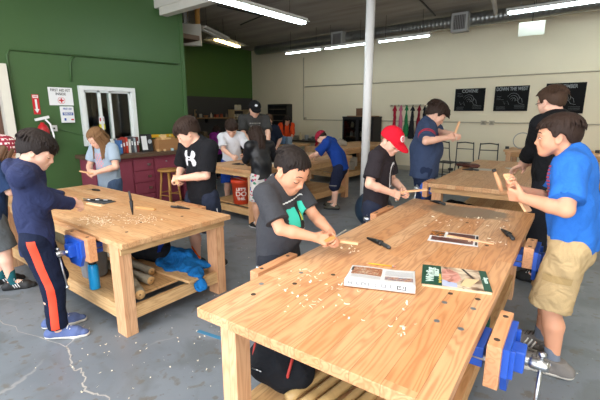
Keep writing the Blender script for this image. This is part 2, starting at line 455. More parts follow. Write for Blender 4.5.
st(crack([(-4.6, .45), (-4.0, .55), (-3.4, .60), (-2.62, .80)], .003, 5).build('trim_5', CRK))
# ================================================================ SDF SCULPTING (numpy surface nets)
BIG = 10.0
class Grid:
    def __init__(s, lo, hi, h):
        s.h = h; s.lo = np.array(lo, float) - 3 * h
        s.n = (np.ceil((np.array(hi, float) + 3 * h - s.lo) / h)).astype(int) + 1
        s.d = np.full(s.n, BIG, np.float32); s.m = np.zeros(s.n, np.uint8)
    def _blk(s, lo, hi):
        a = np.maximum(np.floor((np.array(lo) - s.lo) / s.h).astype(int), 0)
        b = np.minimum(np.ceil((np.array(hi) - s.lo) / s.h).astype(int) + 1, s.n)
        if np.any(b <= a): return None
        ax = [s.lo[i] + s.h * np.arange(a[i], b[i]) for i in range(3)]
        X, Y, Z = np.meshgrid(*ax, indexing='ij')
        return (slice(a[0], b[0]), slice(a[1], b[1]), slice(a[2], b[2])), X, Y, Z
    def add(s, fn, lo, hi, m=0, k=.01):
        pad = k + 3 * s.h
        r = s._blk(np.array(lo) - pad, np.array(hi) + pad)
        if r is None: return
        sl, X, Y, Z = r
        dn = fn(X, Y, Z).astype(np.float32); d = s.d[sl]
        s.m[sl] = np.where(dn < d, m, s.m[sl])
        if k > 0:
            hh = np.maximum(k - np.abs(d - dn), 0) / k
            s.d[sl] = np.minimum(d, dn) - hh * hh * k * .25
        else: s.d[sl] = np.minimum(d, dn)
    def sub(s, fn, lo, hi, k=.01, m=None):
        pad = k + 3 * s.h
        r = s._blk(np.array(lo) - pad, np.array(hi) + pad)
        if r is None: return
        sl, X, Y, Z = r
        dn = -fn(X, Y, Z).astype(np.float32); d = s.d[sl]
        if m is not None: s.m[sl] = np.where(dn > d, m, s.m[sl])
        hh = np.maximum(k - np.abs(d - dn), 0) / max(k, 1e-6)
        s.d[sl] = np.maximum(d, dn) + hh * hh * k * .25
    def cut(s, fn):
        X, Y, Z = np.meshgrid(*[s.lo[i] + s.h * np.arange(s.n[i]) for i in range(3)], indexing='ij')
        s.d = np.maximum(s.d, fn(X, Y, Z).astype(np.float32))
    # primitives -------------------------------------------------
    def cone(s, a, b, ra, rb, m=0, k=.01, cut=None):
        a = np.array(a, float); b = np.array(b, float); ba = b - a; L2 = max(ba @ ba, 1e-9)
        def f(X, Y, Z):
            px, py, pz = X - a[0], Y - a[1], Z - a[2]
            t = np.clip((px * ba[0] + py * ba[1] + pz * ba[2]) / L2, 0, 1)
            d = np.sqrt((px - t * ba[0]) ** 2 + (py - t * ba[1]) ** 2 + (pz - t * ba[2]) ** 2) - (ra + (rb - ra) * t)
            if cut is not None:
                for c, n in cut: d = np.maximum(d, (X - c[0]) * n[0] + (Y - c[1]) * n[1] + (Z - c[2]) * n[2])
            return d
        r = max(ra, rb)
        s.add(f, np.minimum(a, b) - r, np.maximum(a, b) + r, m, k)
    def fcone(s, a, b, ra, rb, F, q, m=0, k=.02, cut=None, q2=None):
        """cone with an elliptic section: along direction F the radius is q times"""
        a = np.array(a, float); b = np.array(b, float); F = np.array(F, float)
        ba = b - a
        L = math.sqrt(ba @ ba); u = ba / L
        F = F - u * (F @ u); F /= math.sqrt(F @ F); S = np.cross(u, F)
        q2 = q if q2 is None else q2
        def f(X, Y, Z):
            px, py, pz = X - a[0], Y - a[1], Z - a[2]
            w = px * u[0] + py * u[1] + pz * u[2]
            t = np.clip(w / L, 0, 1); qq = q + (q2 - q) * t
            y = (px * F[0] + py * F[1] + pz * F[2]) / qq
            x = px * S[0] + py * S[1] + pz * S[2]
            e = w - t * L
            d = (np.sqrt(x * x + y * y + e * e) - (ra + (rb - ra) * t)) * .85
            if cut is not None:
                for c, n in cut: d = np.maximum(d, (X - c[0]) * n[0] + (Y - c[1]) * n[1] + (Z - c[2]) * n[2])
            return d
        r = max(ra, rb) * max(1, q, q2)
        s.add(f, np.minimum(a, b) - r, np.maximum(a, b) + r, m, k)
    def _ellf(s, c, r, M):
        c = np.array(c, float); r = np.array(r, float); M = np.array(M, float) if M is not None else np.eye(3)
        def f(X, Y, Z):
            p = [X - c[0], Y - c[1], Z - c[2]]
            l = [(M[0][i] * p[0] + M[1][i] * p[1] + M[2][i] * p[2]) / r[i] for i in range(3)]   # columns of M are the axes
            q = np.sqrt(l[0] ** 2 + l[1] ** 2 + l[2] ** 2)
            g = np.sqrt((l[0] / r[0]) ** 2 + (l[1] / r[1]) ** 2 + (l[2] / r[2]) ** 2)
            return q * (q - 1) / np.maximum(g, 1e-6)
        R_ = max(r)
        return f, c - R_, c + R_
    def ell(s, c, r, M=None, m=0, k=.01): f, lo, hi = s._ellf(c, r, M); s.add(f, lo, hi, m, k)
    def subell(s, c, r, M=None, k=.01, m=None): f, lo, hi = s._ellf(c, r, M); s.sub(f, lo, hi, k, m)
    # meshing ----------------------------------------------------
    def mesh(s, name, mats, parent=None, wr=0.0, seed=0, fold=(14, 14, 9)):
        d = s.d; sg = d < 0
        n = np.array(d.shape) - 1
        cnt = np.zeros(n, np.int8)
        C = [(i, j, k) for i in (0, 1) for j in (0, 1) for k in (0, 1)]
        for i, j, k in C: cnt += sg[i:n[0] + i, j:n[1] + j, k:n[2] + k]
        act = (cnt > 0) & (cnt < 8)
        idx = np.argwhere(act)
        if len(idx) == 0: return None
        vals = np.stack([d[idx[:, 0] + i, idx[:, 1] + j, idx[:, 2] + k] for i, j, k in C], 1).astype(np.float64)
        vals = np.clip(vals, -3 * s.h, 3 * s.h)
        acc = np.zeros((len(idx), 3)); w = np.zeros(len(idx))
        for a in range(8):
            for b in range(a + 1, 8):
                ca, cb = np.array(C[a]), np.array(C[b])
                if np.abs(ca - cb).sum() != 1: continue
                va, vb = vals[:, a], vals[:, b]; mk = (va < 0) != (vb < 0)
                t = np.where(mk, va / np.where(mk, va - vb, 1), 0)
                acc += np.where(mk[:, None], ca[None] + t[:, None] * (cb - ca)[None], 0); w += mk
        pos = (idx + acc / w[:, None]) * s.h + s.lo
        vid = np.full(n, -1, np.int32); vid[act] = np.arange(len(idx))
        faces = []; 
        for ax in range(3):
            o = [1, 1, 1]; o[ax] = 0
            A = sg[tuple(slice(o[i], n[i]) for i in range(3))]
            sl = [slice(o[i], n[i]) for i in range(3)]; sl[ax] = slice(1, n[ax] + 1)
            B = sg[tuple(sl)]
            e = np.argwhere(A != B)
            if len(e) == 0: continue
            base = e + np.array(o)
            fl = A[e[:, 0], e[:, 1], e[:, 2]]
            u, v = (ax + 1) % 3, (ax + 2) % 3
            def cell(du, dv):
                c = base.copy(); c[:, u] -= du; c[:, v] -= dv
                return vid[c[:, 0], c[:, 1], c[:, 2]]
            q = np.stack([cell(1, 1), cell(0, 1), cell(0, 0), cell(1, 0)], 1)
            q[~fl] = q[~fl][:, ::-1]
            faces.append(q)
        F = np.concatenate(faces)
        F = F[(F >= 0).all(1)]
        if wr > 0:   # cloth creases
            rs = np.random.RandomState(seed); disp = np.zeros(len(pos))
            for q in range(7):
                kv = rs.randn(3) * np.array(fold) * (1 + q * .35); ph = rs.rand() * 6.28
                wv = np.sin(pos @ kv + ph + 1.4 * np.sin(pos @ (rs.randn(3) * 9) + rs.rand() * 6))
                disp += wv / (1 + q * .5)
            disp *= wr / 2.2
            tri = np.cross(pos[F[:, 2]] - pos[F[:, 0]], pos[F[:, 3]] - pos[F[:, 1]])
            nn = np.zeros_like(pos)
            for c in range(4): np.add.at(nn, F[:, c], tri)
            nn /= np.maximum(np.linalg.norm(nn, axis=1, keepdims=True), 1e-9)
            pos = pos + nn * disp[:, None]
        me = bpy.data.meshes.new(name)
        me.vertices.add(len(pos)); me.vertices.foreach_set('co', pos.astype(np.float32).ravel())
        me.loops.add(len(F) * 4); me.loops.foreach_set('vertex_index', F.astype(np.int32).ravel())
        me.polygons.add(len(F)); me.polygons.foreach_set('loop_start', (np.arange(len(F)) * 4).astype(np.int32))
        try: me.polygons.foreach_set('loop_total', np.full(len(F), 4, np.int32))
        except Exception: pass
        mats = mats if isinstance(mats, (list, tuple)) else [mats]
        for m in mats: me.materials.append(m)
        if len(mats) > 1:
            mi = s.m[idx[F[:, 0]][:, 0], idx[F[:, 0]][:, 1], idx[F[:, 0]][:, 2]]
            me.polygons.foreach_set('material_index', np.minimum(mi, len(mats) - 1).astype(np.int32))
        me.polygons.foreach_set('use_smooth', np.ones(len(F), bool))
        me.update(calc_edges=True); me.validate()
        o = bpy.data.objects.new(name, me); COL.objects.link(o)
        if parent is not None: o.parent = parent
        s.d = None
        return o
# ================================================================ PEOPLE
def skin_mat(name, col):
    return mat(name, col, rough=.5, var=.05, scale=14, sss=.12, spec=.35, bump=.05, bscale=180)
SK_FAIR = skin_mat('fair_skin', '#e0b199'); SK_TAN = skin_mat('tan_skin', '#cf9778'); SK_WARM = skin_mat('warm_skin', '#d3a184')
LIPS = mat('lips', '#bd7064', rough=.45, var=.05)
HAIR = {}
def hair_mat(name, col):
    if name not in HAIR: HAIR[name] = mat(name, col, rough=.62, var=.35, scale=60, bump=.35, bscale=130, spec=.22, stretch=(1.5, 1.5, .35))
    return HAIR[name]

def nrm(v):
    v = np.array(v, float); return v / max(np.linalg.norm(v), 1e-9)
def ik(a, t, l1, l2, pole):
    a = np.array(a, float); t = np.array(t, float)
    d = t - a; L = np.linalg.norm(d); mx = (l1 + l2) * .995
    if L > mx: t = a + d / L * mx; d = t - a; L = mx
    u = d / L
    c = (l1 * l1 + L * L - l2 * l2) / (2 * l1 * L); c = max(-1, min(1, c)); s_ = math.sqrt(1 - c * c)
    p = np.array(pole, float); p = p - u * (p @ u); p = nrm(p)
    return a + u * l1 * c + p * l1 * s_, t
def rot_np(axis, ang):
    return np.array(Matrix.Rotation(R(ang), 3, V(axis)))

def hand(g, w, d, n, side, hs, curl, rmin, m=0):
    """palm, four fingers of unequal length and an opposing thumb. w wrist, d palm direction, n palm normal (fingers close towards n), side +1 right / -1 left"""
    d = nrm(d); n = nrm(np.array(n) - d * (np.array(n) @ d)); sx = np.cross(d, n) * side  # sx points to the thumb side
    L = hs; pl = .50 * L
    fl = [(.40, .36), (.45, .12), (.42, -.12), (.33, -.35)]
    r0 = max(.052 * L, rmin)
    for k, (fr, off) in enumerate(fl):
        b0 = w + sx * off * .25 * L
        kn = w + d * (pl * (1 - .05 * abs(k - 1))) + sx * off * .62 * L * .85
        g.cone(b0, kn, .085 * L, .07 * L, m, .01)
        c1, c2, c3 = curl[k] if isinstance(curl[0], (list, tuple)) else curl
        p = kn; dd = d; ang = 0
        for seg, (q, c) in enumerate(((.45, c1), (.31, c2), (.24, c3))):
            ang += c
            dd = d * math.cos(R(ang)) + n * math.sin(R(ang)) + sx * off * .10
            e = p + nrm(dd) * fr * L * q * 1.08
            g.cone(p, e, r0 * (1 - .08 * seg), r0 * (.92 - .1 * seg), m, .0025)
            p = e
    # thumb leaves the side of the palm near its base
    t0 = w + d * .10 * L + sx * .16 * L + n * .04 * L
    t1 = t0 + nrm(d * .62 + sx * .55 + n * .35) * .24 * L
    t2 = t1 + nrm(d * .80 + sx * .05 + n * .60) * .17 * L
    t3 = t2 + nrm(d * .80 - sx * .25 + n * .45) * .13 * L
    g.cone(t0, t1, .09 * L, max(.066 * L, rmin), m, .01); g.cone(t1, t2, max(.064 * L, rmin), max(.058 * L, rmin), m, .003); g.cone(t2, t3, max(.058 * L, rmin), max(.046 * L, rmin), m, .003)

def shoe(o, name, ank, fdir, L, mats, parent, laces='#e8e8e8', stripes=None):
    """ank: ankle (x,y,z) in figure space; fdir: toe direction. sole / upper / laces"""
    fdir = nrm([fdir[0], fdir[1], 0]); s_ = np.array([fdir[1], -fdir[0], 0])
    base = np.array([ank[0], ank[1], 0]) + np.array([0, 0, ank[2] - .075 * (L / .25) if ank[2] > .12 else 0])
    heel = base - fdir * .24 * L; ball = base + fdir * .46 * L; toe = base + fdir * .66 * L
    hh = L / .25
    up = np.array([0, 0, 1.])
    def shape(g, inf, cuts):
        g.cone(heel + up * .034 * hh, ball + up * .026 * hh, .034 * hh + inf, .043 * hh + inf, 0, .012, cuts)
        g.cone(ball + up * .022 * hh, toe + up * .018 * hh, .043 * hh + inf, .030 * hh + inf, 0, .012, cuts)
    lo = np.minimum(heel, toe) - .06 * hh; hi = np.maximum(heel, toe) + .06 * hh; lo[2] = base[2] - .01; hi[2] = base[2] + .12 * hh
    h = .0045
    g = Grid(lo, hi, h)
    sole_t = .020 * hh
    shape(g, .003, [(base + up * sole_t, (0, 0, 1)), (base + up * .0015, (0, 0, -1))])
    sole = g.mesh('sole', mats[1])
    g = Grid(lo, hi, h)
    cuts = [(base + up * sole_t, (0, 0, -1))]
    shape(g, 0, cuts)
    g.cone(heel + fdir * .02 * hh + up * .04 * hh, np.array([ank[0], ank[1], base[2] + .085 * hh]) - fdir * .01, .036 * hh, .036 * hh, 0, .015, cuts + [(base + up * .082 * hh, (0, 0, 1))])
    g.cone(base + fdir * .05 * L + up * .075 * hh, ball + up * .045 * hh, .026 * hh, .026 * hh, 0, .02, cuts)
    upr = g.mesh(name, mats[0], parent)
    sole.parent = upr
    mb = MB()
    for k in range(4):
        t = .18 + .2 * k
        c = base * (1 - t * .9) + ball * t * .9 + fdir * .06 * L * (1 - t) + up * (.105 - .036 * t) * hh
        mb.tube([c - s_ * .026 * hh - up * .008, c + up * .004, c + s_ * .026 * hh - up * .008], .0032 * hh, 5)
    c = base + fdir * .10 * L + up * .105 * hh
    mb.tube([c, c + s_ * .02 + up * .014, c + s_ * .036 - up * .002, c + s_ * .01], .0024 * hh, 5); mb.tube([c, c - s_ * .02 + up * .014, c - s_ * .036 - up * .002, c - s_ * .01], .0024 * hh, 5)
    mb.build('laces', mat('laces_' + laces.strip('#'), laces), upr)
    if stripes:
        for sg in (-1, 1):
            for k in range(3):
                t = .2 + .17 * k
                c = base * (1 - t) + ball * t
                MB().tube([c + s_ * sg * .040 * hh + up * .024 * hh, c + s_ * sg * .037 * hh + up * .045 * hh - fdir * .010, c + s_ * sg * .027 * hh + up * .067 * hh - fdir * .02], .0042 * hh, 5).build('side_stripe', mat('laces_' + stripes.strip('#'), stripes), upr)
    return upr

def bvh_of(o):
    me = o.data
    return BVHTree.FromPolygons([v.co for v in me.vertices], [tuple(p.vertices) for p in me.polygons])

def decal(name, host, org, ax, ay, w, h, inside, mt, parent=None, off=.0025, step=.004, proj=None, bvh=None, ink=None):
    """a print on cloth: the cells of a shape projected onto the host surface along -n"""
    bvh = bvh or bvh_of(host)
    ax = V(ax).normalized(); ay = V(ay).normalized(); n = ax.cross(ay).normalized()
    if proj is not None: n = V(proj).normalized()
    org = V(org)
    nu, nv = max(1, int(w / step)), max(1, int(h / step))
    cache = {}
    bm = bmesh.new()
    def vert(i, j):
        if (i, j) in cache: return cache[(i, j)]
        p = org + ax * (i / nu - .5) * w + ay * (j / nv - .5) * h
        hit = bvh.ray_cast(p + n * .25, -n, .5)
        v = bm.verts.new(hit[0] + n * off) if hit[0] is not None else None
        cache[(i, j)] = v
        return v
    for i in range(nu):
        for j in range(nv):
            if not inside((i + .5) / nu * 2 - 1, (j + .5) / nv * 2 - 1): continue
            q = [vert(i, j), vert(i + 1, j), vert(i + 1, j + 1), vert(i, j + 1)]
            if None in q: continue
            f = bm.faces.new(q); f.smooth = True
    if not bm.faces: bm.free(); return None
    me = bpy.data.meshes.new(name); bm.to_mesh(me); bm.free()
    return link_mesh(name, me, mt, parent or host)

def person(name, label, loc, yaw, S, P):
    """P: pose and clothing dictionary. Figure space: +Y forward, +X to the figure's right, Z up. Targets given in world space are converted."""
    root = empty(name, (loc[0], loc[1], 0), R(yaw), label, 'person')
    cy, sy = math.cos(R(yaw)), math.sin(R(yaw))
    def W(p):   # world -> figure
        x, y = p[0] - loc[0], p[1] - loc[1]
        return np.array([x * cy + y * sy, -x * sy + y * cy, p[2]])
    def WD(v): return np.array([v[0] * cy + v[1] * sy, -v[0] * sy + v[1] * cy, v[2]])
    vox = P.get('vox', .006); girth = P.get('girth', 1.0); child = P.get('child', S < 1.62)
    hh = (.150 if child else .136) * S * P.get('headk', 1.0)
    R_ = np.array([1., 0, 0]); F = np.array([0, 1., 0]); U = np.array([0, 0, 1.])
    bz = P.get('base', 0)
    hip = np.array([P.get('hx', 0), P.get('hy', 0), .505 * S * P.get('crouch', 1) + bz])
    twist = P.get('twist', 0)                       # shoulders turned against the hips (CCW)
    lean, tilt = P.get('lean', 5), P.get('tilt', 0)
    lo_u = np.array(rot_np((1, 0, 0), -lean * .6)) @ U; lo_u = rot_np((0, 1, 0), tilt * .6) @ lo_u
    up_u = np.array(rot_np((1, 0, 0), -lean * 1.2)) @ U; up_u = rot_np((0, 1, 0), tilt) @ up_u
    up_u = rot_np((0, 0, 1), twist * .5) @ up_u
    waist = hip + lo_u * .13 * S; chest = waist + up_u * .10 * S; neck = waist + up_u * .185 * S
    Rs = rot_np((0, 0, 1), twist) @ (rot_np((0, 1, 0), tilt) @ R_); Rs = nrm(Rs - up_u * (Rs @ up_u)); Fs = np.cross(up_u, Rs)
    shw = (.103 if child else .112) * S * P.get('shk', 1.0)
    shR = neck - up_u * .025 * S + Rs * shw + np.array(P.get('shR', (0, 0, 0))); shL = neck - up_u * .025 * S - Rs * shw + np.array(P.get('shL', (0, 0, 0)))
    hw = .052 * S
    l1, l2 = .165 * S, .145 * S
    hr, hl = P.get('handR'), P.get('handL')
    tR = W(hr) if hr is not None else shR + np.array([.03, .06, -.31 * S])
    tL = W(hl) if hl is not None else shL + np.array([-.03, .06, -.31 * S])
    # hand root is the wrist: the target names the palm centre
    hs = .105 * S
    def arm(sh, t, sgn, pole):
        for _ in range(3):
            e, w = ik(sh, t - nrm(t - sh) * 0, l1, l2, pole)
            dd = nrm(w - e)
            e, w = ik(sh, t - dd * .35 * hs, l1, l2, pole)
        return e, w
    eR, wR = arm(shR, tR, 1, P.get('poleR', Rs * .5 - up_u * .6 - Fs * .6))
    eL, wL = arm(shL, tL, -1, P.get('poleL', -Rs * .5 - up_u * .6 - Fs * .6))
    # legs
    legs = []
    for sg, key in ((1, 'footR'), (-1, 'footL')):
        hj = hip + R_ * hw * sg - U * .02 * S
        ft = P.get(key, (.07 * sg, 0, 0))
        an = np.array([ft[0], ft[1] , .048 * S + bz])
        kn, an = ik(hj, an, .224 * S, .218 * S, (sg * .1, 1, 0))
        fd = rot_np((0, 0, 1), -ft[2]) @ F
        legs.append((sg, hj, kn, an, fd))
    # head frame
    hp, hyw, hrl = P.get('hpitch', 15), P.get('hyaw', 0), P.get('hroll', 0)
    base_f = rot_np((0, 0, 1), hyw) @ np.array([Fs[0], Fs[1], 0]); base_f = nrm(base_f); hr_ax = np.cross(base_f, U)
    Mh = np.array(Matrix.Rotation(R(-hp), 3, V(hr_ax))) @ np.stack([hr_ax, base_f, U], 1)
    if hrl: Mh = np.array(Matrix.Rotation(R(hrl), 3, V(base_f))) @ Mh
    nk_u = nrm(up_u * .7 + U * .2 + Mh[:, 2] * .4 + Fs * P.get('neckf', .25))
    nktop = neck + nk_u * P.get('neckl', .055) * S
    # head origin (chin level, centre of skull in x,y)
    ho = nktop - Mh @ (np.array([0, -.10, .28]) * hh)
    def H(x, y, z): return ho + Mh @ (np.array([x, y, z]) * hh)
    k_ = hh
    far = vox > .0065
    # ---------------------------------------------------------------- body
    pts = [shR, shL, eR, eL, wR, wL, hip, H(0, 0, 1.1), H(0, .6, .5), H(0, -.6, .5), H(.5, 0, .5), H(-.5, 0, .5)] + [l[3] for l in legs] + [l[2] for l in legs]
    pts = np.array(pts)
    lo = pts.min(0) - np.array([.12, .12, .12]) * 1.0; hi = pts.max(0) + .12
    lo[2] = bz + .004
    g = Grid(lo, hi, vox)
    def torso(g, t, m=0, cuts=None, hem=None, belly=1.0):
        a = girth
        w_ = .083 * S * a; c_ = .093 * S * (a * .6 + .4)
        g.fcone(hip - lo_u * .01 * S, waist, .086 * S * a + t, w_ * belly + t, F, .72, m, .03, cuts, .78)
        g.fcone(waist, chest + up_u * .02 * S, w_ * belly + t, c_ + t, Fs, .80, m, .03, cuts, .68)
        g.fcone(chest + up_u * .02 * S, neck - up_u * .022 * S, c_ + t, .068 * S + t, Fs, .66, m, .03, cuts, .60)
        # shoulder girdle
        g.cone(neck - up_u * .02 * S - Rs * .03 * S, shL + up_u * .002, .036 * S + t, .037 * S + t, m, .03, cuts)
        g.cone(neck - up_u * .02 * S + Rs * .03 * S, shR + up_u * .002, .036 * S + t, .037 * S + t, m, .03, cuts)
        if belly > 1.02: g.ell(waist + Fs * .035 * S + up_u * .0, np.array([.085, .075, .10]) * S * belly * .95 + t, np.stack([Rs, Fs, up_u], 1), m, .04)
    torso(g, 0, belly=P.get('belly', 1.0))
    # neck
    g.cone(neck - up_u * .03 * S, nktop + Mh[:, 2] * .08 * hh, .040 * S, .034 * S, 0, .02)
    for sh, e, w, sg in ((shR, eR, wR, 1), (shL, eL, wL, -1)):
        g.cone(sh, sh * .45 + e * .55, .034 * S * (girth * .5 + .5), .030 * S * (girth * .4 + .6), 0, .015)
        g.cone(sh * .45 + e * .55, e, .030 * S * (girth * .4 + .6), .025 * S, 0, .012)
        g.cone(e, e * .65 + w * .35, .0255 * S, .026 * S, 0, .01)
        g.cone(e * .65 + w * .35, w, .026 * S, .0175 * S, 0, .01)
    rmin = vox * 1.15
    curl = P.get('curl', (55, 60, 40))
    nR = P.get('palmR'); nL = P.get('palmL')
    nR = WD(nR) if nR is not None else nrm(-Rs * .8 + Fs * .3 - U * .5); nL = WD(nL) if nL is not None else nrm(Rs * .8 + Fs * .3 - U * .5)
    dR = nrm(wR - eR) * .7 + (WD(P['dirR']) if 'dirR' in P else 0); dL = nrm(wL - eL) * .7 + (WD(P['dirL']) if 'dirL' in P else 0)
    hand(g, wR, dR, nR, 1, hs, P.get('curlR', curl), rmin); hand(g, wL, dL, nL, -1, hs, P.get('curlL', curl), rmin)
    for sg, hj, kn, an, fd in legs:
        g.cone(hj, hj * .5 + kn * .5, .056 * S * girth, .046 * S * (girth * .6 + .4), 0, .02); g.cone(hj * .5 + kn * .5, kn, .046 * S * (girth * .6 + .4), .034 * S, 0, .02)
        cf = kn * .68 + an * .32 - fd * .008 * S
        g.cone(kn, cf, .033 * S, .036 * S, 0, .015); g.cone(cf, an, .036 * S, .020 * S, 0, .015)
        g.cone(an, an + fd * .07 * S - U * .018 * S, .022 * S, .017 * S, 0, .015)
        g.cone(an, an - fd * .018 * S - U * .015 * S, .022 * S, .017 * S, 0, .015)
    # skull and face
    E_ = lambda x, y, z, rx, ry, rz, m=0, k=.012: g.ell(H(x, y, z), np.array([rx, ry, rz]) * hh, Mh, m, k * hh / .22)
    fat = P.get('cheek', 1.0)
    E_(0, -.04, .63, .345, .435, .37, k=.01)
    g.fcone(H(0, .10, .48), H(0, .20, .17), .27 * hh, .15 * hh * fat, Mh[:, 1], 1.0, 0, .02)
    E_(0, .17, .52, .26, .22, .26, k=.03)
    E_(.15, .22, .34, .12 * fat, .12, .13, k=.03); E_(-.15, .22, .34, .12 * fat, .12, .13, k=.03)
    g.cone(H(.22, .02, .28), H(.05, .27, .10), .085 * hh * fat, .075 * hh * fat, 0, .025); g.cone(H(-.22, .02, .28), H(-.05, .27, .10), .085 * hh * fat, .075 * hh * fat, 0, .025)
    E_(0, .325, .10, .075, .06, .055, k=.02)
    # eye sockets, brow, nose, mouth
    for sx in (-1, 1):
        g.subell(H(.16 * sx, .445, .475), np.array([.095, .075, .06]) * hh, Mh, .018)
        E_(.155 * sx, .335, .468, .078, .07, .055, k=.004)
        g.cone(H(.06 * sx, .395, .565), H(.24 * sx, .33, .565), .03 * hh, .02 * hh, 0, .012)
        # ear with rim and bowl
        E_(.335 * sx, -.02, .45, .035, .085, .13, k=.006)
        E_(.325 * sx, .005, .36, .03, .05, .05, k=.006)
        g.subell(H(.37 * sx, .0, .45), np.array([.028, .045, .075]) * hh, Mh, .006)
    g.cone(H(0, .375, .52), H(0, .452, .355), .028 * hh, .036 * hh, 0, .018)
    E_(0, .448, .335, .040, .040, .032, k=.01)
    E_(.045, .415, .322, .030, .036, .026, k=.008); E_(-.045, .415, .322, .030, .036, .026, k=.008)
    E_(0, .375, .23, .10, .05, .06, k=.02)
    if not far:
        E_(0, .405, .232, .085, .03, .020, m=1, k=.003)
        E_(0, .395, .195, .075, .032, .022, m=1, k=.003)
    body = g.mesh('body', [P['skin'], LIPS], root)
    # brows, lash lines and eyes laid on the face
    if not P.get('noface'):
        bv = bvh_of(body); fdir = V(Mh[:, 1])
        def onf(x, z, off=.0):
            o = V(H(x, 1.0, z)); h_ = bv.ray_cast(o, -fdir, 1.0)
            return (h_[0] if h_[0] is not None else V(H(x, .4, z))) + fdir * off
        hc = P.get('brow', P.get('hair_m'))
        t1 = .012 if not far else .022
        for sx in (-1, 1):
            mb = MB(); mb.tube([onf(sx * x, z, .0005) for x, z in ((.07, .60), (.13, .612), (.19, .612), (.25, .585))], [t1 * .5 * hh, t1 * hh, t1 * .95 * hh, t1 * .4 * hh], 5); mb.build('eyebrow', hc, root)
            if P.get('open_eyes'):
                eo = V(H(.155 * sx, .345, .468))
                q = MB(); q.tube([onf(sx * x, z, .0) for x, z in ((.09, .465), (.125, .472), (.16, .474), (.20, .468), (.225, .462))], [.003 * hh, .010 * hh, .014 * hh, .010 * hh, .003 * hh], 8); q.build('eye', mat('eye_white', '#d9cfc8', rough=.25), root)
                q = MB(); c = onf(sx * .165, .472, .0045); q.lathe([(.001, -.004), (.020 * hh, -.003), (.016 * hh, .0008), (.001, .0012)], c, 10, Matrix(np.array([Mh[:, 0], Mh[:, 2] * -1, Mh[:, 1]]).T.tolist())); q.build('iris', mat('iris', '#2c1d14', rough=.15), root)
                lid = ((.08, .470), (.12, .494), (.165, .502), (.21, .490), (.24, .465))
            else:
                lid = ((.08, .452), (.12, .438), (.165, .433), (.21, .44), (.24, .455))
            mb = MB(); mb.tube([onf(sx * x, z, .0008) for x, z in lid], [.004 * hh, .010 * hh, .011 * hh, .010 * hh, .004 * hh], 5); mb.build('eyelashes', mat('lash', '#2a1a14'), root)
        if not far:
            mb = MB(); mb.tube([onf(x, .214 + .02 * abs(x) ** 1, .0002) for x in (-.09, -.045, 0, .045, .09)], [.003 * hh, .006 * hh, .006 * hh, .006 * hh, .003 * hh], 5); mb.build('mouth_line', mat('mouth_line', '#7a3a34'), root)
    # ---------------------------------------------------------------- hair
    st_ = P.get('hair', 'short'); rs = random.Random(P.get('seed', 1))
    hm = P.get('hair_m')
    hv = max(.0042, vox * .8)
    infl = P.get('hinf', .055)
    # lower boundary of the hair seen from the side: (y, z)
    prof = P.get('hprof', [(-.6, .22), (-.38, .24), (-.22, .40), (-.12, .58), (-.02, .60), (.06, .50), (.12, .52), (.17, .66), (.30, .76), (.5, .80)])
    py_ = np.array([p[0] for p in prof]); pz_ = np.array([p[1] for p in prof])
    MhT = Mh.T
    def toH(X, Y, Z):
        dx, dy, dz = X - ho[0], Y - ho[1], Z - ho[2]
        return [(MhT[i][0] * dx + MhT[i][1] * dy + MhT[i][2] * dz) / hh for i in range(3)]
    if st_ != 'none':
        hp_ = np.array([H(x, y, z) for x in (-.6, .6) for y in (-.75, .75) for z in (-.1, 1.3)])
        lo = hp_.min(0); hi = hp_.max(0)
        if st_ in ('long', 'mid'): lo = lo - np.array([.08, .08, P.get('hlen', .3)]); hi = hi + np.array([.08, .08, 0])
        g = Grid(lo, hi, hv)
        def cap_(X, Y, Z):
            x, y, z = toH(X, Y, Z)
            rx, ry, rz = .345 + infl, .435 + infl, .37 + infl
            zz = np.maximum(z - .63, (z - .63) * .8)
            q = np.sqrt((x / rx) ** 2 + ((y + .04) / ry) ** 2 + (zz / rz) ** 2)
            d = (q - 1) * .36 * hh
            wob = np.sin(x * 23 + z * 9) * np.sin(y * 19 + x * 5) * .012
            bound = np.interp(y, py_, pz_) + wob * 2 + np.maximum(0, .16 - np.abs(x)) * P.get('peak', 0)
            return np.maximum(d, (bound - z) * hh * .8)
        g.add(cap_, lo, hi, 0, 0)
        # locks radiating from the crown
        nl = P.get('locks', 110); lw = P.get('lockw', .032) * hh; rag = P.get('rag', .05)
        for i in range(nl):
            if P.get('cap') and i > nl * .0: break
            az = rs.uniform(0, 2 * math.pi); start = rs.uniform(.05, .75)
            pts_ = []
            for t in range(4):
                el = start + t * P.get('locklen', .30)
                x = math.sin(el) * math.sin(az + t * .08 * rs.choice((-1, 1))); y = math.sin(el) * math.cos(az) - .10 * math.cos(el); z = math.cos(el)
                rr = 1 + infl * 2.55 + .02 + rag * t * .16 * rs.random()
                X_, Y_, Z_ = x * .345 * rr, y * .435 * rr - .04, .63 + z * .37 * rr
                if Z_ < np.interp(Y_, py_, pz_) - P.get('over', .06): break
                pts_.append(H(X_, Y_, Z_))
            for a, b, q in zip(pts_, pts_[1:], (1, .9, .65)): g.cone(a, b, lw * q, lw * q * (.8 if q > .7 else .45), 0, .003)
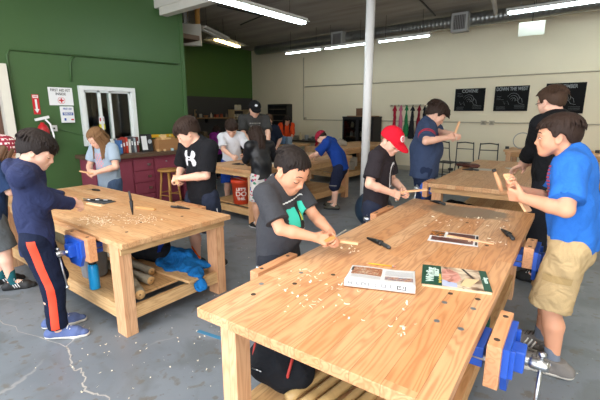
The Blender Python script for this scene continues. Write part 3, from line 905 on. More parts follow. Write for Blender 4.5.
        if st_ in ('long', 'mid'):
            hl_ = P.get('hlen', .3)
            for i in range(P.get('nlong', 46)):
                az = rs.uniform(*P.get('longaz', (1.25, 5.0)))      # 0 = face, pi = back
                x0, y0 = math.sin(az) * (.345 + infl), math.cos(az) * (.435 + infl) - .04
                a = H(x0, y0, .66); b = H(x0 * 1.08, y0 * 1.06 - .03, .22)
                ln = hl_ * rs.uniform(.75, 1.05)
                drop = P.get('hdrop'); dv = np.array(drop) if drop is not None else np.array([0, 0, -1.])
                c = b + nrm(dv + np.array([rs.uniform(-.08, .08), rs.uniform(-.08, .08), 0])) * ln * .5 + (Fs * -.02)
                e = c + nrm(dv + np.array([rs.uniform(-.1, .1), rs.uniform(-.1, .1), 0])) * ln * .5
                w_ = hh * rs.uniform(.045, .07)
                g.cone(a, b, w_, w_, 0, .006); g.cone(b, c, w_, w_ * .9, 0, .006); g.cone(c, e, w_ * .9, w_ * .3, 0, .006)
        g.mesh('hair', hm, root)
    # ---------------------------------------------------------------- clothes
    cv = max(.006, vox)
    top = P.get('top')
    shirt = None
    if top:
        t = top.get('t', .012); sl = top.get('sleeve', .62)
        hemz = top.get('hem', -.03) * S
        hemc = hip + lo_u * hemz
        arms = []
        allp = [hemc, neck, shR, shL]
        g_cuts = [(hemc, tuple(-lo_u))]
        def armpath(sh, e, w, sl):
            if sl <= 1: return [(sh, sh + (e - sh) * sl)]
            return [(sh, e), (e, e + (w - e) * min(1, (sl - 1)))]
        for sh, e, w in ((shR, eR, wR), (shL, eL, wL)):
            pth = armpath(sh, e, w, sl); arms.append(pth); allp += [q for s2 in pth for q in s2]
        allp = np.array(allp)
        lo = allp.min(0) - .17 * (girth * .5 + .5); hi = allp.max(0) + .13; lo[2] -= .02
        g = Grid(lo, hi, cv)
        torso(g, t, 0, g_cuts, belly=P.get('belly', 1.0))
        # hanging skirt of the shirt
        g.fcone(waist, hemc - lo_u * .03 * S, .085 * S * girth * P.get('belly', 1.0) + t, (.092 * S * girth + t) * top.get('flare', 1.05), F, .80, 0, .03, g_cuts, .78)
        for (sh, e, w), pth in zip(((shR, eR, wR), (shL, eL, wL)), arms):
            ag = girth * .5 + .5
            if sl <= 1:
                a, b = pth[0]; u = nrm(b - a)
                g.cone(a, b + u * .02, .037 * S * ag + t, .037 * S * ag + t * 1.35, 0, .02, [(b, tuple(u))])
            else:
                (a, b), (c, d_) = pth
                u = nrm(d_ - c)
                g.cone(a, b, .037 * S * ag + t, .029 * S + t, 0, .02)
                g.cone(c, d_ + u * .02, .029 * S + t, .021 * S + t * (1.0 if not top.get('roll') else 1.6), 0, .015, [(d_, tuple(u))])
        # neckline
        nk = top.get('neck', .0)
        g.subell(neck + nk_u * .045 * S + Fs * .012 * S, np.array([.052, .050, .036]) * S * (1 + nk), np.stack([Rs, Fs, up_u], 1), .006)
        if top.get('hood'):
            bc = neck - Fs * .055 * S + up_u * .005 * S
            g.ell(bc, np.array([.078, .032, .042]) * S, np.stack([Rs, Fs, up_u], 1), 0, .03)
            g.cone(neck + Rs * .05 * S - Fs * .01 * S, neck + Fs * .04 * S - up_u * .015 * S, .028 * S, .018 * S, 0, .02); g.cone(neck - Rs * .05 * S - Fs * .01 * S, neck + Fs * .04 * S - up_u * .015 * S, .028 * S, .018 * S, 0, .02)
        if top.get('collar'):
            g.cone(neck + up_u * .012 * S - Rs * .035 * S, neck + up_u * .012 * S - Rs * .035 * S + Fs * .04 * S, .018 * S, .016 * S, 0, .008)
            g.cone(neck + up_u * .012 * S + Rs * .035 * S, neck + up_u * .012 * S + Rs * .035 * S + Fs * .04 * S, .018 * S, .016 * S, 0, .008)
            g.cone(neck + up_u * .015 * S - Rs * .035 * S - Fs * .02 * S, neck + up_u * .015 * S + Rs * .035 * S - Fs * .02 * S, .02 * S, .02 * S, 0, .008)
        shirt = g.mesh(top.get('name', 'shirt'), top['mat'], root, wr=1.4 * top.get('wr', .0055), seed=P.get('seed', 1))
    bot = P.get('bottom')
    pants = None
    if bot:
        t = bot.get('t', .012); ln = bot.get('len', 2.0)
        top_c = hip + lo_u * bot.get('waist', .03) * S
        allp = [top_c]
        for l in legs: allp += [l[1], l[2]] + ([l[3]] if ln > 1 else [])
        allp = np.array(allp); lo = allp.min(0) - .15 * (girth * .5 + .5); hi = allp.max(0) + .13 * (girth * .5 + .5)
        g = Grid(lo, hi, cv)
        wc = [(top_c, tuple(lo_u))]
        g.fcone(hip - U * .03 * S, hip + lo_u * .10 * S, .086 * S * girth + t, .083 * S * girth + t, F, .78, 0, .03, wc)
        fl = bot.get('flare', .02)
        for sg, hj, kn, an, fd in legs:
            if ln <= 1:
                hem = hj + (kn - hj) * ln; u = nrm(kn - hj)
                hj2 = hj + U * .01
                r0 = .058 * S * girth + t; r1 = .047 * S * (girth * .6 + .4) + t + fl
                g.cone(hj2, hem + u * .03, r0, r1, 0, .02, [(hem, tuple(u))])
            else:
                u = nrm(an - kn); hem = kn + (an - kn) * (ln - 1)
                g.cone(hj, kn, .058 * S * girth + t, .038 * S + t + fl * .5, 0, .02); g.cone(kn, hem + u * .02, .038 * S + t + fl * .5, .026 * S + t + fl, 0, .02, [(hem, tuple(u))])
        pants = g.mesh(bot.get('name', 'trousers'), bot['mat'], root, wr=1.3 * bot.get('wr', .006), seed=P.get('seed', 1) + 5)
    so = P.get('sock')
    for sg, hj, kn, an, fd in legs:
        if so:
            hem = an + nrm(kn - an) * so.get('h', .10)
            g = Grid(np.minimum(hem, an) - .07, np.maximum(hem, an) + .07, .0055)
            u = nrm(hem - an)
            g.cone(an, hem + u * .01, .024 * S, .027 * S, 0, .01, [(hem, tuple(u))]); g.cone(an, an + fd * .04 - U * .02, .024 * S, .02 * S, 0, .01)
            g.mesh('sock', so['mat'], root, wr=.002)
        sh_ = P.get('shoe')
        if sh_: shoe(root, 'shoe', an, fd, .165 * S * sh_.get('k', 1), sh_['mats'], root, sh_.get('laces', '#e8e8e8'), sh_.get('stripes'))
    # ---------------------------------------------------------------- cap
    cp = P.get('cap')
    if cp:
        hp_ = np.array([H(x, y, z) for x in (-.6, .6) for y in (-.7, 1.1) for z in (.3, 1.3)])
        g = Grid(hp_.min(0), hp_.max(0), max(.0045, vox * .8))
        zc = cp.get('z', .66)
        kn_ = cp.get('knit', False); sl_ = cp.get('slope', .12)
        def dome(X, Y, Z):
            x, y, z = toH(X, Y, Z); q = np.sqrt((x / (.425 + .04 * kn_)) ** 2 + ((y + .03) / (.51 + .04 * kn_)) ** 2 + ((z - .62) / (.47 + .05 * kn_)) ** 2)
            rib = (np.sin(np.arctan2(y, x) * 40) * .004 if kn_ else 0)
            return np.maximum((q - 1 + rib) * .42 * hh, (zc + y * sl_ - z) * hh)
        g.add(dome, hp_.min(0), hp_.max(0), 0, 0)
        if cp.get('brim', True):
            def brim(X, Y, Z):
                x, y, z = toH(X, Y, Z)
                zz = zc + .045 + y * .0 - np.maximum(0, y - .40) * .22 - x * x * .5
                q = np.sqrt((x / .34) ** 2 + ((y - .35) / .52) ** 2)
                return np.maximum(np.maximum((q - 1) * .34 * hh, (np.abs(z - zz) - .018) * hh), (.2 - y) * hh)
            g.add(brim, hp_.min(0), hp_.max(0), 0, .006)
        if not kn_: g.ell(H(0, -.03, 1.10), np.array([.03, .03, .02]) * hh, Mh, 0, .004)
        capo = g.mesh('knit_hat' if kn_ else 'cap', cp['mat'], root)
        P['_cap'] = capo
    info = dict(root=root, body=body, shirt=shirt, pants=pants, H=H, Mh=Mh, hh=hh, neck=neck, chest=chest, waist=waist, hip=hip, Rs=Rs, Fs=Fs, up=up_u, eR=eR, eL=eL, wR=wR, wL=wL, shR=shR, shL=shL, legs=legs, S=S, cap=P.get('_cap'), W=W)
    return info
# ================================================================ WORKBENCHES
W_TOP = wood('pine_top', '#cf935f', '#96562a', .105, 'Y', 1.6, .42, pale='#e0b689', grain=1.2, stain=(.02, 1.03, .34, .21, '#6f6251'))
W_TOP2 = wood('pine_top_plain', '#d09a68', '#9c6234', .085, 'Y', 1.3, .5, pale='#deb688')
W_LEG = wood('pine_leg', '#d9a377', '#b07346', .047, 'Z', 3, .6, pale='#e2b78d')
W_BRD = wood('pine_board', '#c99a66', '#94622f', .12, 'Y', 1.7, .65, pale='#dcb783')
W_BRDX = wood('pine_board_cross', '#d3a370', '#94622f', .14, 'X', 2, .65, pale='#dcb783')
W_JAW = wood('jaw_maple', '#d09468', '#a0612f', .2, 'Y', 3, .5, pale='#dba77a', seams=False)
VBLUE = mat('vise_blue', '#2553b4', rough=.35, var=.1, scale=30)
STEEL = mat('bright_steel', '#b9bcbf', rough=.28, metal=1, var=.05)
DARKM = mat('dark_metal', '#2a2b2d', rough=.45, metal=.6)
HOLE = mat('dog_hole_dark', '#3d3025', rough=.8)
HOLEM = mat('dog_hole_metal', '#8a9092', rough=.4, metal=.7)

def bench(label, cx, cy, yaw, L, W, H, vises=(), th=.045, leg=.10, shelfz=.2, apron=True, topm=None, holes=(), group='wooden workbenches', ix_=.03, iy_=.05, legy=None, ap_sides=True):
    r = empty('workbench', (cx, cy, 0), R(yaw), label, 'workbench', group)
    tb = MB(); tb.box((0, 0, H - th / 2), (W, L, th), bev=.004)
    top = tb.build('tabletop', topm or W_TOP2, r)
    legy = legy or leg
    ix, iy = W / 2 - leg / 2 - ix_, L / 2 - legy / 2 - iy_
    for sx in (-1, 1):
        for sy in (-1, 1):
            MB().box((sx * ix, sy * iy, (H - th) / 2), (leg, legy, H - th), bev=.003).build('leg', W_LEG, r)
    if apron:
        for sy in (-1, 1): MB().box((0, sy * (L / 2 - iy_ + .0), H - th - .03), (W - .04, .036, .06)).build('apron_rail', W_BRDX, r)
    if ap_sides:
        for sx in (-1, 1): MB().box((sx * (W / 2 - ix_ - .06), 0, H - th - .05), (.036, L - 2 * legy - 2 * iy_, .10)).build('apron_rail', W_BRD, r)
    # lower shelf: side and end rails with boards on them
    for sx in (-1, 1): MB().box((sx * (W / 2 - ix_ - .02 - .006), 0, shelfz - .045), (.038, L - 2 * iy_ - 2 * legy + .001, .09)).build('shelf_rail', W_BRD, r)
    for sy in (-1, 1): MB().box((0, sy * (L / 2 - iy_ - .02 - .006), shelfz - .045), (W - 2 * ix_ - 2 * leg, .038, .09)).build('shelf_rail', W_BRDX, r)
    MB().box((0, 0, shelfz + .009), (W - 2 * ix_ - .012, L - 2 * legy - 2 * iy_ - .004, .018)).build('shelf_board', W_BRD, r)
    for (x, y, k) in holes:
        MB().lathe([(.0115, 0), (.0115, .0012)], (x, y, H - .0003), 14).build('dog_hole', HOLEM if k else HOLE, r)
    for v in vises: vise(r, W, H, **v)
    return r

def vise(r, W, H, side=1, y=0, jl=.40, gap=.06, jaww=.055, jh=.165):
    """quick-release woodworking vise: screwed-on wooden jaw, blue cast body, guide rods, screw and bar handle"""
    x0 = side * W / 2
    def P_(d, yy, z): return (x0 + side * d, y + yy, z)
    rt = MB()
    rt.box(P_(gap + jaww / 2, 0, H - .002 - jh / 2), (jaww, jl, jh), bev=.004)
    j = rt.build('vise_jaw', W_JAW, r)
    for yy in (-jl * .33, jl * .33): MB().lathe([(.011, 0), (.011, .001)], P_(gap + jaww / 2, yy, H - .0023), 12).build('screw_hole', HOLE, j)
    b = MB()
    b.prism([(-.12, -.02), (-.12, -.13), (-.07, -.21), (.07, -.21), (.12, -.13), (.12, -.02)], 0, .022,
            Matrix.Translation(V(P_(gap + jaww + (.0 if side > 0 else .022), 0, H))) @ Matrix(((0, 0, 1, 0), (1, 0, 0, 0), (0, 1, 0, 0), (0, 0, 0, 1))))
    b.box(P_(gap + jaww + .04, 0, H - .10), (.05, .075, .085), bev=.008)
    for yy in (-.085, .085): b.box(P_(gap + jaww + .027, yy, H - .09), (.02, .014, .11), bev=.003)
    body = b.build('vise_body', VBLUE, r)
    rr = MB()
    for yy in (-.075, .075): rr.tube([P_(-.05, yy, H - .105), P_(gap + jaww + .03, yy, H - .105)], .011, 10)
    rr.tube([P_(-.05, 0, H - .105), P_(gap + jaww + .125, 0, H - .105)], .014, 12)
    rr.build('guide_rod', STEEL, r)
    h = MB()
    h.lathe([(.018, -.03), (.021, -.026), (.021, .02), (.015, .03)], P_(gap + jaww + .11, 0, H - .105), 16, Matrix.Rotation(R(90), 3, 'Y'))
    s_ = h.build('screw_head', STEEL, r)
    h = MB(); a = P_(gap + jaww + .115, .02, H - .105 + .03); c = P_(gap + jaww + .115, -.06, H - .105 - .22)
    h.tube([a, c], .0075, 8); h.lathe([(.004, -.01), (.013, -.006), (.013, .006), (.004, .01)], a, 10); h.lathe([(.004, -.01), (.013, -.006), (.013, .006), (.004, .01)], c, 10)
    h.build('handle_bar', STEEL, s_)
    bb = MB(); bb.box(P_(-.03, 0, H - .10), (.10, .17, .08), bev=.005); bb.build('vise_bracket', VBLUE, r)

FT = dict(cx=-.864, cy=2.20, yaw=4.2, L=2.6, W=.99, H=.72)
def ft(x, y):   # world -> front bench local
    c, s_ = math.cos(R(4.2)), math.sin(R(4.2)); dx, dy = x + .864, y - 2.20
    return dx * c + dy * s_, -dx * s_ + dy * c
hl = [ft(*p) + (k,) for p, k in (((-.46, 1.39), 1), ((-.49, 1.56), 1), ((-.37, 1.39), 1), ((-.38, 1.58), 1), ((-.5, 1.66), 0), ((-.39, 1.68), 0), ((-1.16, 1.42), 1), ((-1.22, 1.20), 1), ((-1.10, 1.30), 0), ((-1.17, 1.10), 0), ((-1.02, 1.50), 0), ((-.80, 2.9), 0), ((-.55, 2.45), 0))]
front = bench('large pine workbench in the foreground with magazines and wood shavings on top', **FT, topm=W_TOP, th=.042, leg=.085, ix_=.075, iy_=.055, holes=hl, apron=False,
      vises=(dict(side=1, y=ft(-.27, 1.50)[1], jl=.30, gap=.036, jaww=.048), dict(side=1, y=ft(-.34, 2.68)[1], jl=.22, gap=.022, jh=.13),
             dict(side=-1, y=ft(-1.33, 1.45)[1], jl=.34, gap=.03), dict(side=-1, y=ft(-1.47, 2.88)[1], jl=.36, gap=.035)))
LT = dict(cx=-3.56, cy=1.51, yaw=92.5, L=2.36, W=.93, H=.69)
def lt(x, y):
    c, s_ = math.cos(R(92.5)), math.sin(R(92.5)); dx, dy = x + 3.56, y - 1.51
    return dx * c + dy * s_, -dx * s_ + dy * c
left = bench('pine workbench on the left with logs, a blue bottle and jackets on its lower shelf', **LT, leg=.085, legy=.12, th=.036, ix_=.012, iy_=.075, shelfz=.2,
      vises=(dict(side=-1, y=lt(-2.81, 1.0)[1], jl=.34, gap=.025), dict(side=1, y=lt(-3.0, 2.07)[1], jl=.38, gap=.03)), holes=[(-.1, -.8, 0), (.2, -.9, 0), (-.3, -.95, 0)])
bench('pine workbench with a brown leather tool pouch on top, in front of the stacked chairs', -1.16, 5.52, 5, 2.7, 1.08, .76, vises=(dict(side=-1, y=-1.17, jl=.30, gap=.015),), leg=.10)
bench('pine workbench behind, with an orange bucket on its lower shelf', -4.28, 4.80, 0, 2.5, 1.06, .76, leg=.10)
bench('farthest pine workbench, left of the white column and in front of the black cabinet', -5.12, 8.25, 0, 2.35, 1.05, .76, leg=.10)
# right-hand bench against the back wall
bench('pine bench at the far right edge of the room along the cream wall', -.35, 9.35, 90, 3.1, .75, .77, leg=.09)

# ---------------------------------------------------------------- things on the front bench
TZ = .72
def flat(name, pts, z, th, mt, label, cat, group=None, parent=None):
    bm = bmesh.new(); a = [bm.verts.new((x, y, z)) for x, y in pts]; b = [bm.verts.new((x, y, z + th)) for x, y in pts]
    bm.faces.new(a[::-1]); bm.faces.new(b)
    for k in range(len(pts)): bm.faces.new((a[k], a[(k + 1) % len(pts)], b[(k + 1) % len(pts)], b[k]))
    bmesh.ops.recalc_face_normals(bm, faces=bm.faces)
    me = bpy.data.meshes.new(name); bm.to_mesh(me); bm.free(); o = link_mesh(name, me, mt, parent)
    if label: tag(o, label, cat, group)
    return o
class Sheet:
    """local frame for a printed sheet lying on a table: u along its width, v up its height"""
    def __init__(s, c, ang, w, h): s.c = c; s.a = R(ang); s.w = w; s.h = h
    def p(s, u, v): x, y = (u - .5) * s.w, (v - .5) * s.h; return (s.c[0] + x * math.cos(s.a) - y * math.sin(s.a), s.c[1] + x * math.sin(s.a) + y * math.cos(s.a))
    def rect(s, u0, v0, u1, v1): return [s.p(u0, v0), s.p(u1, v0), s.p(u1, v1), s.p(u0, v1)]
def picmat(name, cols, scale, dist=2):
    if name in MAT: return MAT[name]
    m, nt, b = _new(name); N, L = nt.nodes, nt.links
    tc = N.new('ShaderNodeTexCoord'); nz = N.new('ShaderNodeTexNoise'); nz.inputs['Scale'].default_value = scale; nz.inputs['Detail'].default_value = 3; nz.inputs['Distortion'].default_value = dist
    L.new(tc.outputs['Object'], nz.inputs['Vector'])
    r = N.new('ShaderNodeValToRGB'); r.color_ramp.interpolation = 'EASE'
    n = len(cols); e = r.color_ramp.elements
    e[0].position = .33; e[0].color = srgb(cols[0]); e[1].position = .67; e[1].color = srgb(cols[-1])
    for i, c in enumerate(cols[1:-1]): q = e.new(.33 + .34 * (i + 1) / (n - 1)); q.color = srgb(c)
    L.new(nz.outputs['Fac'], r.inputs[0]); L.new(r.outputs[0], b.inputs['Base Color']); b.inputs['Roughness'].default_value = .3
    MAT[name] = m; return m
PAPER = mat('paper_white', '#dfe1e2', rough=.5, var=.03)
INK = mat('ink_black', '#17181a', rough=.5)
INKG = mat('ink_grey', '#8b8e90', rough=.6)
# folded magazine / newspaper with a curled spine towards the camera
def curl_sheet(name, c, ang, w, h, z, mt, parent, layers=1, up=.0):
    s_ = Sheet(c, ang, w, h)
    mb = MB()
    def f(u, v):
        x, y = s_.p(u, 0)
        # v: 0 = front fold, wraps from underneath round a roll and back over the top
        if v < .25:
            t = v / .25; a = -math.pi / 2 - math.pi * t
            yy = -.5 * h + .018 + .016 * math.cos(a) * 1.3; zz = .016 + .0145 * math.sin(a)
        else:
            t = (v - .25) / .75; yy = -.5 * h + .018 + (h - .02) * t; zz = .0305 * (1 - t) ** 1.6 + .006 + .002 * math.sin(u * 7)
        yy2 = yy
        X = (u - .5) * w
        return (c[0] + X * math.cos(R(ang)) - yy2 * math.sin(R(ang)), c[1] + X * math.sin(R(ang)) + yy2 * math.cos(R(ang)), z + zz)
    mb.grid(f, 14, 24)
    o = mb.build(name, mt, parent)
    return o, f
mg = empty('magazine', (-.81, 1.60, TZ), 0, 'folded magazine with a curled white spine on the foreground workbench, left of the green book', 'magazine')
mgc, mang, mw, mh = (0, 0), 23.5, .315, .265
o_, f_ = curl_sheet('pages', (0, 0), mang, mw, mh, 0, PAPER, mg)
sol = o_.modifiers.new('s', 'SOLIDIFY'); sol.thickness = .004; sol.offset = -1
def print_on(name, f, u0, v0, u1, v1, mt, parent, dz=.0012, n=6):
    mb = MB()
    mb.grid(lambda a, b: (lambda q: (q[0], q[1], q[2] + dz))(f(u0 + (u1 - u0) * a, v0 + (v1 - v0) * b)), n, n)
    return mb.build(name, mt, parent)
def vv(t): return .25 + .75 * t
PHO1 = picmat('photo_brown', ['#5a2f1a', '#b06a3e', '#8a4a26', '#d8c0a4', '#7b6657'], 28)
print_on('photo', f_, .04, vv(.42), .50, vv(.92), PHO1, mg)
print_on('photo', f_, .56, vv(.24), .97, vv(.50), picmat('photo_brown2', ['#3f3b3b', '#b56f46', '#c9b6a2', '#4b6d9a', '#8a4e2c'], 40), mg)
for k in range(6): print_on('text_lines', f_, .55, vv(.58 + k * .055), .97, vv(.58 + k * .055 + .022), mat('ink_pale', '#b9bbbd'), mg, n=3)
for k in range(3): print_on('text_lines', f_, .05, vv(.20 + k * .06), .50, vv(.225 + k * .06), mat('ink_pale', '#b9bbbd'), mg, n=3)
print_on('caption_box', f_, .02, vv(.66), .055, vv(.90), INK, mg, dz=.002)
# big grey letters on the rolled cover edge plus the black box
def curl_text(txt, u0, u1, v0, v1, mt, name):
    n = len(txt); du = (u1 - u0) / n; mb = MB()
    G = {'1': ['010', '110', '010', '010', '111'], '0': ['111', '101', '101', '101', '111'], 'S': ['111', '100', '111', '001', '111'], 'K': ['101', '110', '100', '110', '101'], 'I': ['111', '010', '010', '010', '111'],
         'L': ['100', '100', '100', '100', '111'], 'A': ['010', '101', '111', '101', '101'], 'W': ['101', '101', '101', '111', '101'], '2': ['110', '001', '010', '100', '111'], '5': ['111', '100', '110', '001', '110'], 'N': ['101', '111', '111', '101', '101'], 'U': ['101', '101', '101', '101', '111']}
    for i, ch in enumerate(txt):
        g_ = G.get(ch)
        if not g_: continue
        for r_ in range(5):
            for c_ in range(3):
                if g_[r_][c_] == '1':
                    a0, a1 = u0 + du * (i + c_ * .27), u0 + du * (i + (c_ + 1) * .27)
                    b1, b0 = v1 - (v1 - v0) * r_ / 5, v1 - (v1 - v0) * (r_ + 1) / 5
                    mb.quad([tuple(np.array(f_(*q)) + np.array([.0004, -.0012, .0014])) for q in ((a0, b0), (a1, b0), (a1, b1), (a0, b1))])
    return mb.build(name, mt, mg)
curl_text('WINKLUI', .05, .72, .14, .26, INKG, 'cover_letters')
print_on('black_box', f_, .75, .13, .88, .24, INK, mg, dz=.0015)
curl_text('102', .762, .875, .155, .215, PAPER, 'number')

BGREEN = mat('book_green', '#1d4a38', rough=.35)
bk = empty('book', (-.535, 1.82, TZ), 0, 'green and photo covered carving book lying on the foreground workbench', 'book')
S1 = Sheet((0, 0), 21, .30, .245)
flat('pages', S1.rect(.012, .01, .99, .99), 0, .012, mat('page_edges', '#d8c7a4', rough=.8), None, None, parent=bk)
flat('cover', S1.rect(0, 0, 1, 1), .0122, .0018, picmat('cover_photo', ['#4d3a2a', '#8a705a', '#bba890', '#d8c8ae', '#7c6149'], 9, 1), None, None, parent=bk)
flat('cover_panel', S1.rect(0, 0, .30, 1), .0141, .0006, BGREEN, None, None, parent=bk)
flat('cover_panel', S1.rect(.89, 0, 1, 1), .0141, .0006, BGREEN, None, None, parent=bk)
flat('cover_hand_photo', [S1.p(u, v) for u, v in ((.31, .35), (.40, .22), (.52, .24), (.60, .42), (.56, .72), (.44, .9), (.31, .86))], .0141, .0005, picmat('hand_photo', ['#a4695c', '#c98f80', '#d9a898'], 14), None, None, parent=bk)
flat('cover_cloth_photo', [S1.p(u, v) for u, v in ((.31, .02), (.52, .02), (.52, .20), (.31, .30))], .0141, .0005, mat('cloth_photo', '#a9b2d2'), None, None, parent=bk)
flat('cover_board_photo', [S1.p(u, v) for u, v in ((.56, .12), (.66, .5), (.86, .50), (.70, .10))], .0141, .0006, mat('board_photo', '#d2b98d'), None, None, parent=bk)
flat('cover_strip_photo', [S1.p(u, v) for u, v in ((.62, .98), (.66, .98), (.80, .52), (.76, .52))], .0141, .0007, mat('strip_photo', '#3a3230'), None, None, parent=bk)
BT = mat('book_title', '#c3d6cc'); BY = mat('book_yellow', '#c9b04a')
def T3(S_, u, v, z, ang): x, y = S_.p(u, v); return Matrix.Translation((x, y, z)) @ Matrix.Rotation(R(ang), 4, 'Z')
text_mesh('title', 'Whittling', .052, T3(S1, .13, .5, .0152, 21 + 90), BT, bk, sx=.9, bold=.0008)
text_mesh('title', 'Basics', .046, T3(S1, .215, .62, .0152, 21 + 90), BT, bk, sx=.8, bold=.0008)
text_mesh('subtitle', 'for beginners', .020, T3(S1, .275, .35, .0152, 21 + 90), BY, bk)
text_mesh('spine_title', 'carving', .030, T3(S1, .945, .5, .0152, 21 + 90), BT, bk, sx=.8)

sh = empty('printed_card', (-.755, 2.47, TZ), 0, 'glossy white sheet with photos of knives, under the thin wooden stick', 'paper')
S2 = Sheet((0, 0), 14, .29, .24)
flat('sheet', S2.rect(0, 0, 1, 1), .0005, .0015, PAPER, None, None, parent=sh)
DK = picmat('knife_photo', ['#2b1a1a', '#6a2f27', '#45333a', '#7c4a38'], 30)
flat('photo', S2.rect(.36, .52, .93, .95), .0021, .0004, DK, None, None, parent=sh)
flat('photo', S2.rect(.05, .10, .90, .44), .0021, .0004, DK, None, None, parent=sh)
flat('photo', S2.rect(.0, .50, .30, .97), .0021, .0004, picmat('knife_photo2', ['#2b2a2a', '#35302c', '#e08a2e', '#4a3a30'], 22), None, None, parent=sh)
flat('barcode_strip', S2.rect(.94, .08, .985, .36), .0021, .0004, INK, None, None, parent=sh)
flat('barcode_strip', S2.rect(.95, .62, .995, .92), .0021, .0004, INK, None, None, parent=sh)

STICKM = mat('stick_wood', '#e0ae84', rough=.6, var=.1, scale=20, stretch=(1, 8, 1))
tag(MB().bar((-.80, 2.475, TZ + .008), (-.52, 2.49, TZ + .008), .022, .009, bev=.002).build('wooden_stick', STICKM), 'thin flat wooden stick lying across the printed card', 'stick')
pc = MB().tube([(-.955, 1.735, TZ + .0045), (-.84, 1.778, TZ + .0045)], .0038, 6).build('pencil', mat('pencil_yellow', '#eaa526', rough=.4))
tag(pc, 'yellow pencil behind the folded magazine', 'pencil')
MB().tube([(-.84, 1.778, TZ + .0045), (-.832, 1.781, TZ + .0045)], .0039, 6).build('ferrule', STEEL, pc)
MB().tube([(-.832, 1.781, TZ + .0045), (-.824, 1.784, TZ + .0045)], .0037, 6).build('eraser', mat('eraser', '#d88f86'), pc)
MB().tube([(-.955, 1.735, TZ + .0045), (-.968, 1.730, TZ + .0045)], [.0038, .0006], 6).build('point', STICKM, pc)

BLK = mat('black_rubber', '#141517', rough=.4, var=.1)
def knife(label, c, ang, z, ln=.21, sheath=True, k=1.0, group='carving knives'):
    r = empty('carving_knife', (c[0], c[1], z), R(ang), label, 'knife', group)
    if sheath:   # black plastic sheath: narrow tip, belt loop, handle end
        MB().tube([(-.11 * k, 0, .008), (-.04 * k, 0, .012), (.02 * k, 0, .015), (.035 * k, 0, .015)], [.006, .013, .018, .019], 10, flat=.65).build('sheath', BLK, r)
        MB().tube([(.036 * k, 0, .015), (.06 * k, .002, .013), (.10 * k, -.002, .012), (.118 * k, -.003, .012)], [.011, .012, .013, .009], 10, flat=.8).build('handle', mat('knife_handle', '#2f3335', rough=.45), r)
    else:
        MB().tube([(0, 0, .011), (.03, 0, .012), (.085, 0, .012), (.115, 0, .011)], [.010, .012, .013, .008], 10, flat=.8).build('handle', BLK, r)
        MB().prism([(-.10, 0), (-.07, -.009), (0, -.010), (0, .010), (-.06, .009)], .010, .0118).build('blade', STEEL, r)
    return r
knife('black sheathed knife behind the magazine, nearest the boy in the dark grey T-shirt', (-1.075, 2.06), -24, TZ)
knife('black knife at the far left corner of the foreground workbench', (-1.20, 3.385), -25, TZ, k=.8)
knife('black handled knife near the right edge of the foreground workbench', (-.505, 2.755), -60, TZ, sheath=True, k=1.05)
# wood shavings: thin curled strips
def shavings(name, label, centres, z, n, seed, mt, spread=.1, size=(.012, .035)):
    rs = random.Random(seed); mb = MB()
    for i in range(n):
        cx, cy, sp_ = centres[rs.randrange(len(centres))]
        x, y = cx + rs.gauss(0, sp_), cy + rs.gauss(0, sp_); a = rs.uniform(0, 6.28); L_ = rs.uniform(*size); w_ = rs.uniform(.0015, .004); cu = rs.uniform(.5, 4.5); rr = L_ / cu
        lie = rs.random() < .5; n_ = 6
        pts = []
        for j in range(n_ + 1):
            t = cu * j / n_ - cu / 2
            px, pz = rr * math.sin(t), rr * (1 - math.cos(t))
            pts.append((px, pz))
        for (p0, p1) in zip(pts, pts[1:]):
            q = []
            for (px, pz), s_ in ((p0, -1), (p1, -1), (p1, 1), (p0, 1)):
                if lie: lx, ly, lz = px, pz, .001 + (s_ + 1) * w_ * .5
                else: lx, ly, lz = px, s_ * w_, .001 + min(pz, 2 * rr)
                q.append((x + lx * math.cos(a) - ly * math.sin(a), y + lx * math.sin(a) + ly * math.cos(a), z + lz))
            mb.quad(q)
    o = mb.build(name, mt); tag(o, label, 'wood shavings', kind='stuff'); return o
SHAV = mat('shaving_wood', '#f6e8cf', rough=.6, var=.12, scale=30)
def onft(lx, ly):
    c, s_ = math.cos(R(4.2)), math.sin(R(4.2)); return (-.864 + lx * c - ly * s_, 2.20 + lx * s_ + ly * c)
cs = [onft(-.30, -.75) + (.05,), onft(-.1, -.8) + (.05,), onft(-.12, -1.0) + (.05,), onft(-.25, -.95) + (.08,), onft(0, -.9) + (.10,), onft(.25, -.95) + (.05,), onft(.05, .55) + (.14,), onft(.2, .8) + (.08,), onft(-.3, -.3) + (.05,), onft(.35, .3) + (.04,)]
shavings('wood_shavings', 'pale curled wood shavings scattered over the foreground workbench', cs, TZ, 120, 3, SHAV)
LZ = .69
shavings('wood_shavings', 'heap of fine pale shavings on the left workbench near the hooded boy', [(-3.15, 1.28, .07), (-2.95, 1.40, .10), (-3.0, 1.25, .05), (-2.8, 1.5, .08)], LZ, 300, 5, SHAV, size=(.006, .02))
shavings('wood_shavings', 'shavings scattered on the concrete floor between the workbenches', [(-2.2, 1.6, .25), (-2.4, 2.4, .3), (-1.9, 1.2, .25), (-3.3, 2.8, .3), (.3, 2.6, .3), (-2.4, .9, .15), (0.1, 1.9, .2)], .0, 140, 9, SHAV, size=(.006, .02))
